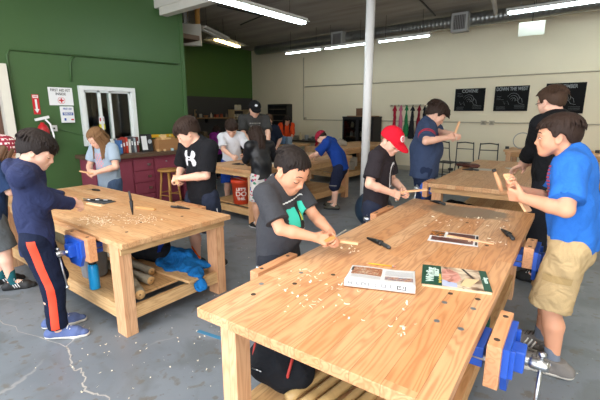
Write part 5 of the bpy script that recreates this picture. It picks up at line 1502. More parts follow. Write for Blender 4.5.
# leather pouch and papers
lp = empty('leather_pouch', (-1.66, 5.75, .76), R(-20), 'brown leather tool pouch on the rear right workbench', 'pouch')
g = Grid((-.2, -.15, 0), (.25, .15, .1), .007); g.fcone((-.12, 0, .022), (.1, 0, .03), .06, .085, (0, 0, 1), .38, 0, .02); g.cone((.1, .02, .03), (.18, -.02, .015), .03, .012, 0, .02); g.cut(lambda X, Y, Z: -Z + .001)
g.mesh('pouch_body', mat('leather', '#5a2c20', rough=.5, var=.25, scale=12, bump=.3), lp, wr=.006)
MB().tube([(-.1, -.05, .05), (-.02, -.07, .06), (.08, -.06, .05)], .006, 6).build('flap_edge', mat('leather_dark', '#3a1c14'), lp)
tag(MB().lathe([(.03, 0), (.034, .005), (.034, .03), (.02, .034)], (-1.72, 5.25, .76), 16).build('black_cup', BLK), 'small black round lid left of the leather pouch', 'lid')
flat('paper_sheet', Sheet((-1.45, 5.62), 10, .28, .2).rect(0, 0, 1, 1), .7605, .002, mat('paper_dim', '#c9c3b8'), 'pale paper sheet right of the leather pouch', 'paper')
knife('black knife in front of the leather pouch on the rear right workbench', (-1.52, 5.42), 10, .76, k=.9)
flat('paper_sheet', Sheet((-1.10, 6.0), 30, .22, .15).rect(0, 0, 1, 1), .7605, .002, mat('paper_dim', '#c9c3b8'), 'small paper near the hand of the man in black', 'paper')
# exercise ball behind the column
bl = MB(); bl.lathe([(max(.001, .25 * math.sin(a * math.pi / 20)), .25 - .25 * math.cos(a * math.pi / 20)) for a in range(21)], (-2.47, 4.56, 0), 32); tag(bl.build('plastic_barrel_ball', mat('ball_blue', '#1f3346', rough=.4)), 'dark blue ball resting on the floor beside the white column', 'ball')
# red folding stool under farthest bench
rsx = empty('folding_chair', (-4.35, 7.75, 0), R(30), 'dark red folding chair beside the farthest workbench', 'chair')
for sx in (-1, 1): MB().tube([(sx * .18, -.2, 0), (sx * .16, .12, .66)], .010, 6).tube([(sx * .18, .2, 0), (sx * .17, -.15, .42)], .010, 6).build('side_frame', DARKM, rsx)
MB().box((0, -.02, .42), (.34, .32, .02), bev=.006).build('seat', mat('seat_red', '#5a1420'), rsx); MB().box((0, .12, .58), (.32, .015, .16), bev=.005).build('backrest', mat('seat_red', '#5a1420'), rsx)
clutter('box', -5.2, 8.3, .22, .22, '#a49f93', 'pale storage box on the shelf of the farthest workbench')
clutter('box', -4.9, 7.75, .22, .18, '#8f8a80', 'smaller grey box on the shelf of the farthest workbench, near its front leg')

# ---------------------------------------------------------------- rear left bench: bucket, pots
bkt = empty('bucket', (-4.20, 3.76, .22), R(0), "orange plastic bucket reading LET'S DO THIS on the rear left workbench shelf", 'bucket')
MB().lathe([(.105, 0), (.11, .005), (.135, .30), (.145, .305), (.145, .345), (.138, .36), (.13, .355), (.105, .012), (.001, .01)], (0, 0, 0), 36).build('pail', mat('bucket_orange', '#c9401f', rough=.4), bkt)
MB().tube([(.14 * math.cos(a), .14 * math.sin(a) , .33 - .07 * math.sin(a)) for a in [-math.pi * k / 12 for k in range(13)]], .003, 6).build('wire_handle', STEEL, bkt)
def ring_text(txt, size, z, rad, mid, parent):
    o = text_mesh('lettering', txt, size, Matrix.Identity(4), mat('bucket_white', '#ead9cf'), parent, ext=.001, bold=.002)
    for v in o.data.vertices:
        a = mid + v.co.x / rad; rr = rad + (z + v.co.y) * .085 + v.co.z + .0015
        v.co = V((rr * math.cos(a), rr * math.sin(a), z + v.co.y))
    return o
mid_ = math.atan2(0 - 3.76, 0 + 4.20)
ring_text("LET'S", .055, .225, .1105, mid_, bkt); ring_text('DO', .095, .155, .1105, mid_, bkt); ring_text('THIS.', .05, .085, .1105, mid_, bkt)
g = Grid((-.2, -.12, 0), (.2, .12, .3), .01); g.cone((-.02, 0, .08), (.02, 0, .16), .08, .05, 0, .03); g.cut(lambda X, Y, Z: -Z + .001)
o = g.mesh('cloth_bag', fabric('teal_cloth', '#5d7f7c'), None, wr=.012, seed=4); o.location = (-3.93, 3.93, .22); tag(o, 'grey green cloth bag beside the orange bucket', 'bag')
g = Grid((-.25, -.15, 0), (.25, .15, .35), .012); g.cone((-.05, 0, .1), (.05, 0, .14), .10, .08, 0, .03); g.cut(lambda X, Y, Z: -Z + .001)
o = g.mesh('duffel_bag', fabric('royal_cloth', '#1b3f93'), None, wr=.012, seed=6); o.location = (-4.0, 4.55, .22); tag(o, 'royal blue bag on the shelf behind the girl in floral shorts', 'bag')
g = Grid((-.2, -.12, 0), (.2, .12, .3), .012); g.cone((-.02, 0, .08), (.02, 0, .16), .09, .06, 0, .03); g.cut(lambda X, Y, Z: -Z + .001)
o = g.mesh('duffel_bag', fabric('navy_cloth', '#1a2433'), None, wr=.012, seed=7); o.location = (-3.55, 4.55, 0.0); tag(o, 'dark navy bag on the floor beside the rear left workbench', 'bag')
knife('black knife on the rear left workbench beside the boy in white', (-4.35, 3.85), 20, .76, k=.9)
flat('paper_sheet', Sheet((-4.05, 4.35), 20, .2, .28).rect(0, 0, 1, 1), .7605, .003, mat('paper_dim', '#c9c3b8'), 'white sheet on the rear left workbench near the long-haired girl', 'paper')
for i, (x, y, s_, c) in enumerate(((-6.55, 7.0, .15, '#5b7fa6'), (-6.3, 6.95, .15, '#8ba0b4'))): clutter('can', x, y + .3, .76, s_, c, ('blue' if i == 0 else 'pale blue') + ' paint bucket in front of the person in orange', 'paint buckets')
# bench that carries them
bt = empty('side_table', (-6.85, 7.5, 0), 0, 'wooden table with paint buckets beyond the rear left workbench', 'table')
MB().box((0, 0, .735), (1.5, .7, .05), bev=.004).build('tabletop', W_BRDX, bt)
for sx in (-1, 1):
    for sy in (-1, 1): MB().box((sx * .68, sy * .28, .355), (.08, .08, .71)).build('leg', W_LEG, bt)
clutter('tool', -7.1, 7.4, .76, .10, '#7c766a', 'grey tool on the wooden table beside the paint buckets')

# ---------------------------------------------------------------- alcove: wall shelf and counter
shf = empty('wall_shelf', (XF + .17, 7.9, 1.36), 0, 'long wooden shelf of pots and tools on the charcoal wall', 'shelf')
MB().box((0, 0, 0), (.32, 2.6, .035)).build('shelf_board', mat('shelf_tan', '#8c6f4a'), shf)
for y in (-1.1, 0, 1.1): MB().box((-.1, y, -.08), (.12, .03, .12)).build('bracket', DARKM, shf)
sc = [('can', '#b59a7a'), ('bottle', '#8b5a3c'), ('box', '#6c4936'), ('clamp', '#b9a07c'), ('can', '#9c9a94'), ('bowl', '#a06a44'), ('bottle', '#c5b8a4'), ('box', '#8f3f2a'), ('can', '#a84e32'), ('bottle', '#6f665c'), ('clamp', '#c8ae84'), ('box', '#4f473f')]
for i, (k, c) in enumerate(sc): clutter(k, XF + .17, 6.78 + i * .205, 1.378, .09 if k != 'clamp' else .12, c, 'small pot, tool or box on the wooden shelf of the charcoal wall', 'things on the charcoal wall shelf')
ct = empty('rear_counter', (XF + .35, 7.3, 0), 0, 'dark counter with pots under the shelf on the charcoal wall', 'counter')
MB().box((0, 0, .80), (.62, 2.9, .04), bev=.004).build('countertop', mat('counter_brown', '#6b5740', rough=.6), ct); MB().box((-.03, 0, .39), (.52, 2.8, .775)).build('cabinet_front', mat('charcoal_cabinet', '#2c2b2a'), ct)
for i, (k, y, s_, c) in enumerate((('bowl', 6.5, .13, '#a9a49a'), ('bowl', 6.85, .14, '#8f8a74'), ('can', 7.15, .12, '#77705f'), ('box', 7.5, .13, '#6f5f4a'), ('bowl', 7.9, .12, '#9e988c'))): clutter(k, XF + .42, y, .822, s_, c, 'pot or box on the dark rear counter', 'things on the rear counter')
jr = empty('jar_rack', (XF + .2, 9.15, 0), 0, 'pale rack filled with white jars at the end of the charcoal wall', 'rack')
m_ = MB()
for y in (-.33, .33): m_.box((0, y, .93), (.28, .03, 1.4))
for z in (.25, .62, .98, 1.30, 1.6): m_.box((0, 0, z), (.28, .66, .025))
m_.build('rack_frame', mat('rack_tan', '#b59c76'), jr)
for r_, z in enumerate((.995, 1.315, 1.615)):
    for k in range(4 if r_ < 2 else 2):
        o = MB().lathe([(.055, 0), (.06, .01), (.06, .13), (.05, .15), (.05, .17)], (0, 0, 0), 14).build('jar', mat('jar_white', '#c4bda9')); o.location = (XF + .22, 8.92 + .15 * k + (.1 if r_ == 2 else 0), z + .0); tag(o, 'white lidded jar on the pale rack at the end of the charcoal wall', 'jar', 'jars on the pale rack')

# ================================================================ GREEN WALL: signs, cabinets, clutter
X0 = XL + .001
def MW(y, z, d=.0): return Matrix.Translation((X0 + d, y, z)) @ Matrix(((0, 0, 1, 0), (1, 0, 0, 0), (0, 1, 0, 0), (0, 0, 0, 1)))   # text plane on the wall: x->y, y->z, normal +X
SW = mat('sign_white', '#e3e4e4', rough=.35, var=.02); SRED = mat('sign_red', '#c4202b', rough=.4); SBLU = mat('sign_blue', '#2b4a9a', rough=.4)
def plate(name, y0, y1, z0, z1, m0, parent, d0=0.0, th=.008, bev=.0):
    b = MB(); b.box((X0 + d0 + th / 2, (y0 + y1) / 2, (z0 + z1) / 2), (th, y1 - y0, z1 - z0), bev=bev); return b.build(name, m0, parent)
s1 = empty('sign', (0, 0, 0), 0, 'white FIRST AID KIT INSIDE sign with a red cross on the green wall', 'sign')
plate('board', 2.125, 2.44, 1.615, 1.862, SW, s1, bev=.003)
text_mesh('lettering', 'FIRST AID KIT', .052, MW(2.282, 1.822, .009), INK, s1, sx=.82, bold=.0006); text_mesh('lettering', 'INSIDE', .050, MW(2.282, 1.77, .009), INK, s1, sx=.9, bold=.0006)
m_ = MB(); m_.box((X0 + .009, 2.282, 1.683), (.002, .062, .018)).box((X0 + .0092, 2.282, 1.683), (.002, .018, .062)); m_.build('red_cross', SRED, s1)
m_ = MB(); m_.tube([(X0 + .009, 2.282 + .045 * math.cos(a * math.pi / 16), 1.683 + .045 * math.sin(a * math.pi / 16)) for a in range(33)], .0025, 5, cap=False); m_.build('red_ring', SRED, s1)
s2 = empty('first_aid_kit', (0, 0, 0), 0, 'white wall box with blue FIRST AID lettering below the first aid sign', 'box')
plate('case', 2.245, 2.415, 1.37, 1.60, SW, s2, th=.05, bev=.012)
text_mesh('lettering', 'FIRST AID', .034, MW(2.33, 1.565, .0515), SBLU, s2, sx=.8, bold=.0006); m_ = plate('blue_band', 2.26, 2.40, 1.475, 1.515, SBLU, s2, d0=.0505, th=.001)
text_mesh('lettering', 'RESCUE', .034, MW(2.33, 1.495, .0525), SW, s2, sx=.95, bold=.0006); plate('label_mark', 2.275, 2.30, 1.40, 1.435, SBLU, s2, d0=.0505, th=.001); plate('label_mark', 2.365, 2.40, 1.405, 1.425, SRED, s2, d0=.0505, th=.001)
s3 = empty('sign', (0, 0, 0), 0, 'narrow red FIRE sign with a white down arrow on the green wall', 'sign')
plate('board', 1.918, 2.00, 1.49, 1.755, SRED, s3, bev=.002); plate('header', 1.926, 1.992, 1.708, 1.746, SW, s3, d0=.0082, th=.001)
text_mesh('lettering', 'FIRE', .030, MW(1.959, 1.727, .0098), SRED, s3, sx=.85, bold=.0005)
m_ = MB(); m_.prism([(-.012, .10), (.012, .10), (.012, -.03), (.03, -.03), (0, -.085), (-.03, -.03), (-.012, -.03)], .0085, .0095, MW(1.959, 1.59)); m_.build('arrow', SW, s3)
ex = empty('fire_extinguisher', (X0 + .10, 1.97, .0), 0, 'red fire extinguisher with white hose and label hanging behind the hooded boy', 'extinguisher')
MB().lathe([(.06, .92), (.075, .95), (.075, 1.28), (.05, 1.34), (.025, 1.36), (.025, 1.38)], (0, 0, 0), 22).build('cylinder', mat('ext_red', '#b01f25', rough=.3), ex)
MB().bar((0, -.08, 1.415), (0, .09, 1.455), .05, .035, bev=.006).build('top_lever', SW, ex); MB().tube([(.02, .04, 1.42), (.05, .08, 1.36), (.07, .10, 1.2), (.06, .08, 1.0)], .012, 8).build('hose', SW, ex)
MB().box((-.09, 0, 1.2), (.02, .05, .2)).build('bracket', DARKM, ex)
for (y, z, lab) in ((2.135, 1.295, 'square white switch plate right of the fire extinguisher on the green wall'), (1.66 + .03, 1.08, 'small white bracket low on the green wall beside the door')):
    o = MB().box((X0 + .012, y, z), (.022, .085, .085), bev=.004).build('switch_plate', SW); tag(o, lab, 'switch'); MB().box((X0 + .026, y, z), (.008, .02, .02)).build('toggle', DARKM, o)
tag(MB().tube([(X0 + .012, 2.9, .95), (X0 + .012, 2.52, 1.18), (X0 + .012, 2.2, 1.28)], .006, 6).build('wall_cable', green), 'thin green cable below the switch on the green wall', 'cable')
tag(MB().tube([(X0 + .012, 1.72, 0.7), (X0 + .012, 1.70, 2.24), (X0 + .012, 1.74, 2.31), (X0 + .012, 4.25, 2.35)], .016, 8).build('wall_conduit', green), 'green painted conduit running high along the green wall', 'conduit')
tag(MB().tube([(X0 + .012, 2.44, 1.95), (X0 + .012, 2.46, 2.22), (X0 + .012, 2.52, 2.30)], .014, 8).build('wall_conduit', green), 'short curved green conduit above the window', 'conduit')
# magenta cabinets with dark counter
MAG = mat('magenta_paint', '#853a4b', rough=.5, var=.1, scale=4)
cabs = [(2.42, 2.98, 'doors'), (2.98, 3.33, 'drawers'), (3.33, 3.80, 'door'), (3.86, 4.26, 'door')]
labs = ['magenta base cabinet at the left, behind the girl', 'magenta drawer cabinet with silver pulls', 'magenta cabinet with one door, left of the wooden stool', 'magenta cabinet behind the wooden stool']
for (y0, y1, kind), lb in zip(cabs, labs):
    c = empty('base_cabinet', (XL + .02, (y0 + y1) / 2, 0), 0, lb, 'cabinet', 'magenta base cabinets')
    w_ = y1 - y0
    MB().box((.25, 0, .44), (.50, w_ - .004, .80)).build('carcass', MAG, c)
    if kind == 'drawers':
        for k in range(4):
            d_ = MB().box((.508, 0, .16 + .185 * k), (.02, w_ - .03, .165), bev=.004).build('drawer', MAG, c); MB().box((.53, .08, .16 + .185 * k), (.02, .05, .035), bev=.004).build('drawer_pull', STEEL, d_)
    else:
        d_ = MB().box((.508, 0, .43), (.02, w_ - .03, .72), bev=.004).build('door', MAG, c); MB().lathe([(.008, 0), (.008, .012), (.014, .018), (.01, .026)], (.518, -.02, .74), 12, Matrix.Rotation(R(90), 3, 'Y')).build('knob', STEEL, d_)
wt = MB().box((XL + .30, 3.33, .87), (.60, 1.92, .055), bev=.004).build('worktop', mat('worktop_brown', '#5b4534', rough=.55, var=.2, scale=8)); tag(wt, 'dark brown worktop over the magenta cabinets', 'worktop')
CZ = .8985
def onc(o, y, x=.25, z=CZ): o.location = (XL + x, y, z); return o
# bench grinder / fan, books, box, level, trays
gr = empty('bench_grinder', (XL + .3, 2.62, CZ), R(-40), 'round grey machine guard at the left end of the worktop behind the girl', 'machine')
MB().lathe([(.03, -.03), (.13, -.03), (.14, 0), (.13, .03), (.03, .03)], (0, 0, .17), 26, Matrix.Rotation(R(90), 3, 'X')).build('guard', mat('guard_grey', '#5c6468', rough=.5), gr); MB().box((0, 0, .02), (.16, .14, .04), bev=.006).build('base', DARKM, gr); MB().box((0, 0, .06), (.05, .05, .08)).build('post', DARKM, gr)
bcol = [('#3b6fae', .20, 'blue'), ('#8f3b2f', .22, 'brick red'), ('#c23a2a', .24, 'bright red'), ('#d9d4c8', .21, 'white'), ('#4a4f55', .25, 'dark grey'), ('#9aa4a8', .23, 'pale grey'), ('#6a2b2b', .24, 'maroon')]
for i, (c, h_, cn) in enumerate(bcol):
    b = MB().box((.0, 0, h_ / 2), (.18, .032, h_), bev=.002).build('binder', mat('binder_' + c.strip('#'), c, rough=.4)); onc(b, 2.92 + i * .045, .26); b.rotation_euler.x = R(rs.uniform(-2, 2)); tag(b, cn + ' spined binder in the row on the brown worktop', 'binder', 'binders on the worktop')
    MB().box((.092, 0, h_ * .6), (.002, .022, h_ * .25)).build('spine_label', SW, b)
wbn = empty('sign_holder', (XL + .36, 3.33, CZ), R(0), 'black and white framed card leaning on the worktop by the binders', 'picture frame')
MB().box((0, 0, .14), (.012, .20, .28), rotm(0, -8, 0), bev=.002).build('frame', mat('frame_black', '#1e1f22'), wbn); MB().box((.009, -.04, .14), (.003, .09, .22), rotm(0, -8, 0)).build('card', SW, wbn); MB().lathe([(.001, 0), (.035, .001), (.035, .003)], (.012, .05, .16), 16, Matrix.Rotation(R(90), 3, 'Y')).build('emblem', mat('emblem_grey', '#aeb4b8'), wbn)
wbx = empty('wooden_crate', (XL + .30, 3.76, CZ), R(2), 'long plywood box of offcuts on the brown worktop', 'box')
OAK = mat('ply_brown', '#a27448', rough=.65, var=.15, scale=6, stretch=(1, .4, 3))
MB().box((.14, 0, .09), (.015, .56, .18), bev=.002).build('crate_side', OAK, wbx); MB().box((-.14, 0, .09), (.015, .56, .18), bev=.002).build('crate_side', OAK, wbx)
for sy in (-1, 1): MB().box((0, sy * .275, .09), (.27, .012, .18)).build('crate_end', OAK, wbx)
MB().box((0, 0, .008), (.27, .54, .014)).build('crate_bottom', OAK, wbx)
for i, (y, z, w_, l_, c) in enumerate(((3.62, .0, .07, .2, '#c79a63'), (3.74, .0, .09, .24, '#d6ac74'), (3.86, .0, .06, .18, '#b98a54'), (3.68, .05, .06, .16, '#e0bd86'))):
    o = MB().box((0, 0, 0), (w_, l_ * .5, .19 + z), bev=.003).build('wood_offcut', mat('offcut_%d' % i, c, rough=.7)); o.location = (XL + .26 + .03 * (i % 2), y, CZ + .015 + (.19 + z) / 2 + .001); tag(o, 'wood block sticking up out of the plywood box on the worktop', 'wood block', 'blocks in the plywood box')
lv = MB().box((XL + .20, 3.66, CZ + .272), (.03, .62, .05), bev=.003).build('spirit_level', mat('level_yellow', '#d6a521', rough=.4)); tag(lv, 'long yellow spirit level resting above the plywood box on the worktop', 'level'); lv.location.z = -.04
for i in range(3): MB().box((XL + .217, 3.46 + .2 * i, CZ + .272), (.003, .04, .025)).build('vial', mat('vial', '#c6d68a'), lv)
for i, (y, s_, c, k) in enumerate(((3.45, .035, '#c7a26c', 'box'), (3.56, .03, '#d9b988', 'box'), (3.70, .035, '#b5d0d8', 'box'), (3.9, .03, '#cda878', 'box'), (4.05, .04, '#c9a070', 'box'), (2.8, .06, '#3b6b8a', 'can'), (2.72, .05, '#a7382f', 'can'))):
    clutter(k, XL + .50, y, CZ, s_, c, 'small block or tin along the front edge of the brown worktop', 'small things on the worktop edge')
o = clutter('can', XL + .25, 4.14, CZ, .09, '#d8c23a', 'yellow tin at the right end of the brown worktop'); 
tag(clutter('tool', XL + .40, 2.46, CZ, .09, '#2e5f8c', 'blue hand tool at the left of the worktop'), None)
# clear things seen through the window
clutter('box', XL - .8, 2.9, 1.0, .25, '#7c6a52', 'brown box in the store room seen through the window')
for i in range(4):
    o = MB().box((XL - 1.65, 2.2 + i * .42, 1.1), (.05, .12, 2.2), bev=.005).build('leaning_board', mat('board_%d' % (i % 2), ('#3a2c22', '#8a6a44')[i % 2])); tag(o, 'upright board leaning in the store room behind the window', 'board', 'boards behind the window')
tb_ = MB().box((XL - 1.0, 2.8, .98), (.8, 1.8, .04)).box((XL - 1.0, 1.95, .48), (.7, .04, .96)).box((XL - 1.0, 3.65, .48), (.7, .04, .96)).build('store_shelf', mat('store_shelf', '#5a4636')); tag(tb_, 'shelf in the store room behind the window', 'shelf')
o = flat('window_notice', [(0, 0), (.001, 0), (.001, .001)], 0, .001, SW, None, None) if False else None
nt_ = empty('notice', (XL + .045, 2.80, 1.35), 0, 'small white and yellow notice with red letters stuck on the window', 'notice')
MB().box((0, 0, .05), (.002, .08, .11)).build('paper', SW, nt_); MB().box((0, 0, -.05), (.002, .09, .08)).build('yellow_label', mat('label_yellow', '#d8cc3a'), nt_); MB().box((.002, 0, .06), (.001, .06, .05)).build('red_print', SRED, nt_)
# wooden stool
sl = empty('wooden_stool', (-5.55, 3.45, 0), R(10), 'plain wooden stool in front of the magenta cabinets', 'stool')
OK_ = mat('stool_oak', '#b07f3f', rough=.5, var=.12, scale=10)
MB().lathe([(.15, .60), (.17, .605), (.17, .63), (.16, .638)], (0, 0, 0), 28).build('seat', OK_, sl)
for k in range(4):
    a = math.pi / 4 + k * math.pi / 2; MB().tube([(.17 * math.cos(a), .17 * math.sin(a), 0), (.11 * math.cos(a), .11 * math.sin(a), .60)], [.014, .018], 10).build('leg', OK_, sl)
for k, z in ((0, .22), (1, .26), (2, .22), (3, .26)):
    a = math.pi / 4 + k * math.pi / 2; b = a + math.pi / 2; q = .17 - .06 * z / .6
    MB().tube([(q * math.cos(a), q * math.sin(a), z), (q * math.cos(b), q * math.sin(b), z)], .009, 8).build('stretcher', OK_, sl)
# painted blue line on the floor and an eye-catching crack
ln = MB(); ln.box((-2.03, 1.49, .001), (.22, .03, .002), R(12)); tag(ln.build('floor_stripe', mat('line_blue', '#3f7ea0', rough=.5)), 'short faded blue painted stripe on the floor left of the foreground workbench', 'floor marking')
def _knit():
    m, nt, b = _new('knit_red_white'); N, L = nt.nodes, nt.links
    tc = N.new('ShaderNodeTexCoord'); sp = N.new('ShaderNodeSeparateXYZ'); L.new(tc.outputs['Object'], sp.inputs[0])
    w = N.new('ShaderNodeMath'); w.operation = 'MULTIPLY'; w.inputs[1].default_value = 30; L.new(sp.outputs[2], w.inputs[0])
    fr = N.new('ShaderNodeMath'); fr.operation = 'FRACT'; L.new(w.outputs[0], fr.inputs[0])
    ck = N.new('ShaderNodeTexChecker'); ck.inputs['Scale'].default_value = 60; L.new(tc.outputs['Object'], ck.inputs['Vector'])
    ck.inputs[1].default_value = srgb('#d8d0cb'); ck.inputs[2].default_value = srgb('#8c1d33')
    gt = N.new('ShaderNodeMath'); gt.operation = 'GREATER_THAN'; gt.inputs[1].default_value = .55; L.new(fr.outputs[0], gt.inputs[0])
    mx = N.new('ShaderNodeMixRGB'); L.new(gt.outputs[0], mx.inputs[0]); mx.inputs[1].default_value = srgb('#7f1a30'); L.new(ck.outputs[0], mx.inputs[2])
    L.new(mx.outputs[0], b.inputs['Base Color']); b.inputs['Roughness'].default_value = .9
    return m
KNIT = _knit()
def _floral():
    m, nt, b = _new('floral_cloth'); N, L = nt.nodes, nt.links
    tc = N.new('ShaderNodeTexCoord'); vo = N.new('ShaderNodeTexVoronoi'); vo.inputs['Scale'].default_value = 20; L.new(tc.outputs['Object'], vo.inputs['Vector'])
    lt_ = N.new('ShaderNodeMath'); lt_.operation = 'LESS_THAN'; lt_.inputs[1].default_value = .36; L.new(vo.outputs['Distance'], lt_.inputs[0])
    cr = N.new('ShaderNodeValToRGB'); cr.color_ramp.interpolation = 'CONSTANT'; sp = N.new('ShaderNodeSeparateXYZ'); L.new(vo.outputs['Color'], sp.inputs[0]); L.new(sp.outputs[0], cr.inputs[0])
    e = cr.color_ramp.elements; e[0].color = srgb('#b03a5a'); e[1].position = .75; e[1].color = srgb('#2f5f9c')
    for p_, c in ((.25, '#3f8a6a'), (.5, '#c9566a')): q = e.new(p_); q.color = srgb(c)
    mx = N.new('ShaderNodeMixRGB'); L.new(lt_.outputs[0], mx.inputs[0]); mx.inputs[1].default_value = srgb('#d5cfcc'); L.new(cr.outputs[0], mx.inputs[2])
    L.new(mx.outputs[0], b.inputs['Base Color']); b.inputs['Roughness'].default_value = .9
    return m
FLORAL = _floral()
# ================================================================ THE CAST
HB = hair_mat('hair_darkbrown', '#2c1e17'); HBR = hair_mat('hair_brown', '#3f2d21'); HBK = hair_mat('hair_black', '#1d1512'); HBL = hair_mat('hair_blond', '#77583b'); HMD = hair_mat('hair_mid', '#5c4331')
def fwd_yaw(fx, fy): return math.degrees(math.atan2(-fx, fy))
def held(name, a, b, w, h, mt, label, cat='stick', group=None, **k):
    o = MB().bar(a, b, w, h, bev=.002, **k).build(name, mt); return tag(o, label, cat, group)
def poly(*pts):
    def f(u, v):
        c = False; n = len(pts); j = n - 1
        for i in range(n):
            xi, yi = pts[i]; xj, yj = pts[j]
            if (yi > v) != (yj > v) and u < (xj - xi) * (v - yi) / (yj - yi) + xi: c = not c
            j = i
        return c
    return f
WST = mat('carved_wood', '#e3b183', rough=.6, var=.08)
NEAR = .0048
ONLY = globals().get('ONLY')
def want(n): return ONLY is None or n in ONLY

# 1 boy in blue at the right
if want('blue'):
    p = person('person', 'boy in bright blue T-shirt and khaki cargo shorts standing at the right', (-.145, 2.61), 86, 1.55, dict(
        vox=NEAR, girth=.95, headk=.95, lean=7, hpitch=3, hyaw=6, neckf=1.0, skin=SK_TAN, hair_m=HB, brow=HB, open_eyes=True, seed=3, twist=6, belly=1.02, hy=-.0,
        handR=(-.465, 2.50, 1.075), handL=(-.43, 2.40, 1.06), curlR=(50, 60, 45), curlL=(55, 65, 45), palmR=(.3, -.3, .6), palmL=(0, .8, .3),
        poleR=(.8, -.5, -.8), poleL=(-.7, -.6, -.7),
        footR=(.10, .10, 10), footL=(-.10, -.01, -6),
        hprof=[(-.6, .26), (-.40, .26), (-.25, .36), (-.14, .54), (-.03, .60), (.05, .50), (.11, .50), (.16, .66), (.28, .74), (.36, .72), (.5, .72)], locks=260, hinf=.075, rag=.10, lockw=.026,
        top=dict(name='t_shirt', mat=fabric('tee_blue', '#2a69be'), sleeve=.80, hem=-.02, t=.018, wr=.008, flare=1.0),
        bottom=dict(name='cargo_shorts', mat=fabric('khaki', '#b59c73', fold=.6), len=.97, t=.018, flare=.022, wr=.009),
        sock=dict(mat=fabric('sock_grey', '#6e7684'), h=.10), shoe=dict(mats=[fabric('trainer_grey', '#75716d', weave=.3), mat('sole_pale', '#bdb8ae', rough=.7)], laces='#3b3936', stripes='#d9d8d4', k=1.2)))
    L_ = p
    bv = bvh_of(p['shirt'])
    c_ = V(p['chest'])
    decal('shirt_print', p['shirt'], c_ + V(p['Fs']) * .1 + V((-.03, 0, .0)), -V(p['Rs']), V(p['up']), .07, .20, lambda u, v: (abs((v * 5) % 1 - .5) < .32 and abs(u) < .9 - .3 * abs(v)), mat('print_red', '#a33a52', rough=.8), proj=p['Fs'], bvh=bv)
    # cargo pocket flap, label tab
    bq = bvh_of(p['pants'])
    for sg in (-1, 1):
        hj, kn = p['legs'][0 if sg > 0 else 1][1], p['legs'][0 if sg > 0 else 1][2]
        m_ = V(hj * .42 + kn * .58) + V((sg * .06, 0, 0)); u_ = V(hj - kn).normalized()
        decal('cargo_pocket', p['pants'], m_, V((0, 1, 0)) if sg < 0 else V((0, -1, 0)), u_, .13, .14, lambda u, v: True, MAT['khaki'], off=.009, step=.012, proj=V((-1 if sg < 0 else 1, 0, 0)), bvh=bq)
        decal('pocket_flap', p['pants'], m_ + u_ * .065, V((0, 1, 0)) if sg < 0 else V((0, -1, 0)), u_, .14, .04, lambda u, v: True, fabric('khaki_flap', '#a38a5f'), off=.014, step=.012, proj=V((-1 if sg < 0 else 1, 0, 0)), bvh=bq)
    kf = empty('carving_knife', (-.50, 2.44, 1.12), 0, 'carving knife with a black butt held up by the boy in the bright blue T-shirt', 'knife')
    MB().tube([(0, .0, -.06), (-.02, .0, -.01), (-.05, .005, .05)], [.010, .013, .010], 10).build('handle', mat('handle_wood', '#b98a62'), kf); MB().tube([(-.05, .005, .05), (-.058, .007, .066)], [.012, .011], 10).build('butt', BLK, kf)
    held('wooden_strip', (-.50, 2.50, 1.155), (-.35, 2.40, .975), .042, .014, WST, 'light strip of wood held by the boy in the bright blue T-shirt', 'wood')

# 2 man in black
if want('man'):
    p = person('person', 'man in black long sleeves, back turned, leaning on the rear right workbench', (-.42, 4.02), 68, 1.78, dict(
        vox=.006, girth=1.12, lean=6, hpitch=10, hyaw=-12, neckf=.3, skin=SK_FAIR, hair_m=HBR, brow=HBR, seed=5, child=False, shk=1.05,
        handL=(-.80, 4.42, .80), handR=(-.70, 4.28, 1.02), curlL=(15, 15, 10), palmL=(0, 0, -1), dirL=(-.8, .2, -.2),
        hprof=[(-.6, .30), (-.38, .28), (-.22, .40), (-.12, .56), (-.02, .58), (.05, .46), (.12, .5), (.17, .7), (.3, .8), (.5, .84)], locks=150, hinf=.07, rag=.22, lockw=.03,
        top=dict(name='long_sleeved_shirt', mat=fabric('shirt_black', '#131417', fold=.6), sleeve=1.55, hem=-.07, t=.018, wr=.008, roll=True, collar=True),
        bottom=dict(mat=fabric('jeans_dark', '#1a1c22'), len=1.97, t=.014, flare=.015), footR=(.12, .05, 10), footL=(-.12, -.05, -8),
        shoe=dict(mats=[mat('shoe_black', '#1a1a1b'), mat('sole_black', '#121212')])))
    gl = MB(); H = p['H']; gl.tube([tuple(H(-.36, -.02, .50)), tuple(H(-.34, .2, .50)), tuple(H(-.3, .36, .49))], .003, 5); gl.tube([tuple(H(.36, -.02, .50)), tuple(H(.34, .2, .50)), tuple(H(.3, .36, .49))], .003, 5)
    gl.build('glasses', BLK, p['root'])

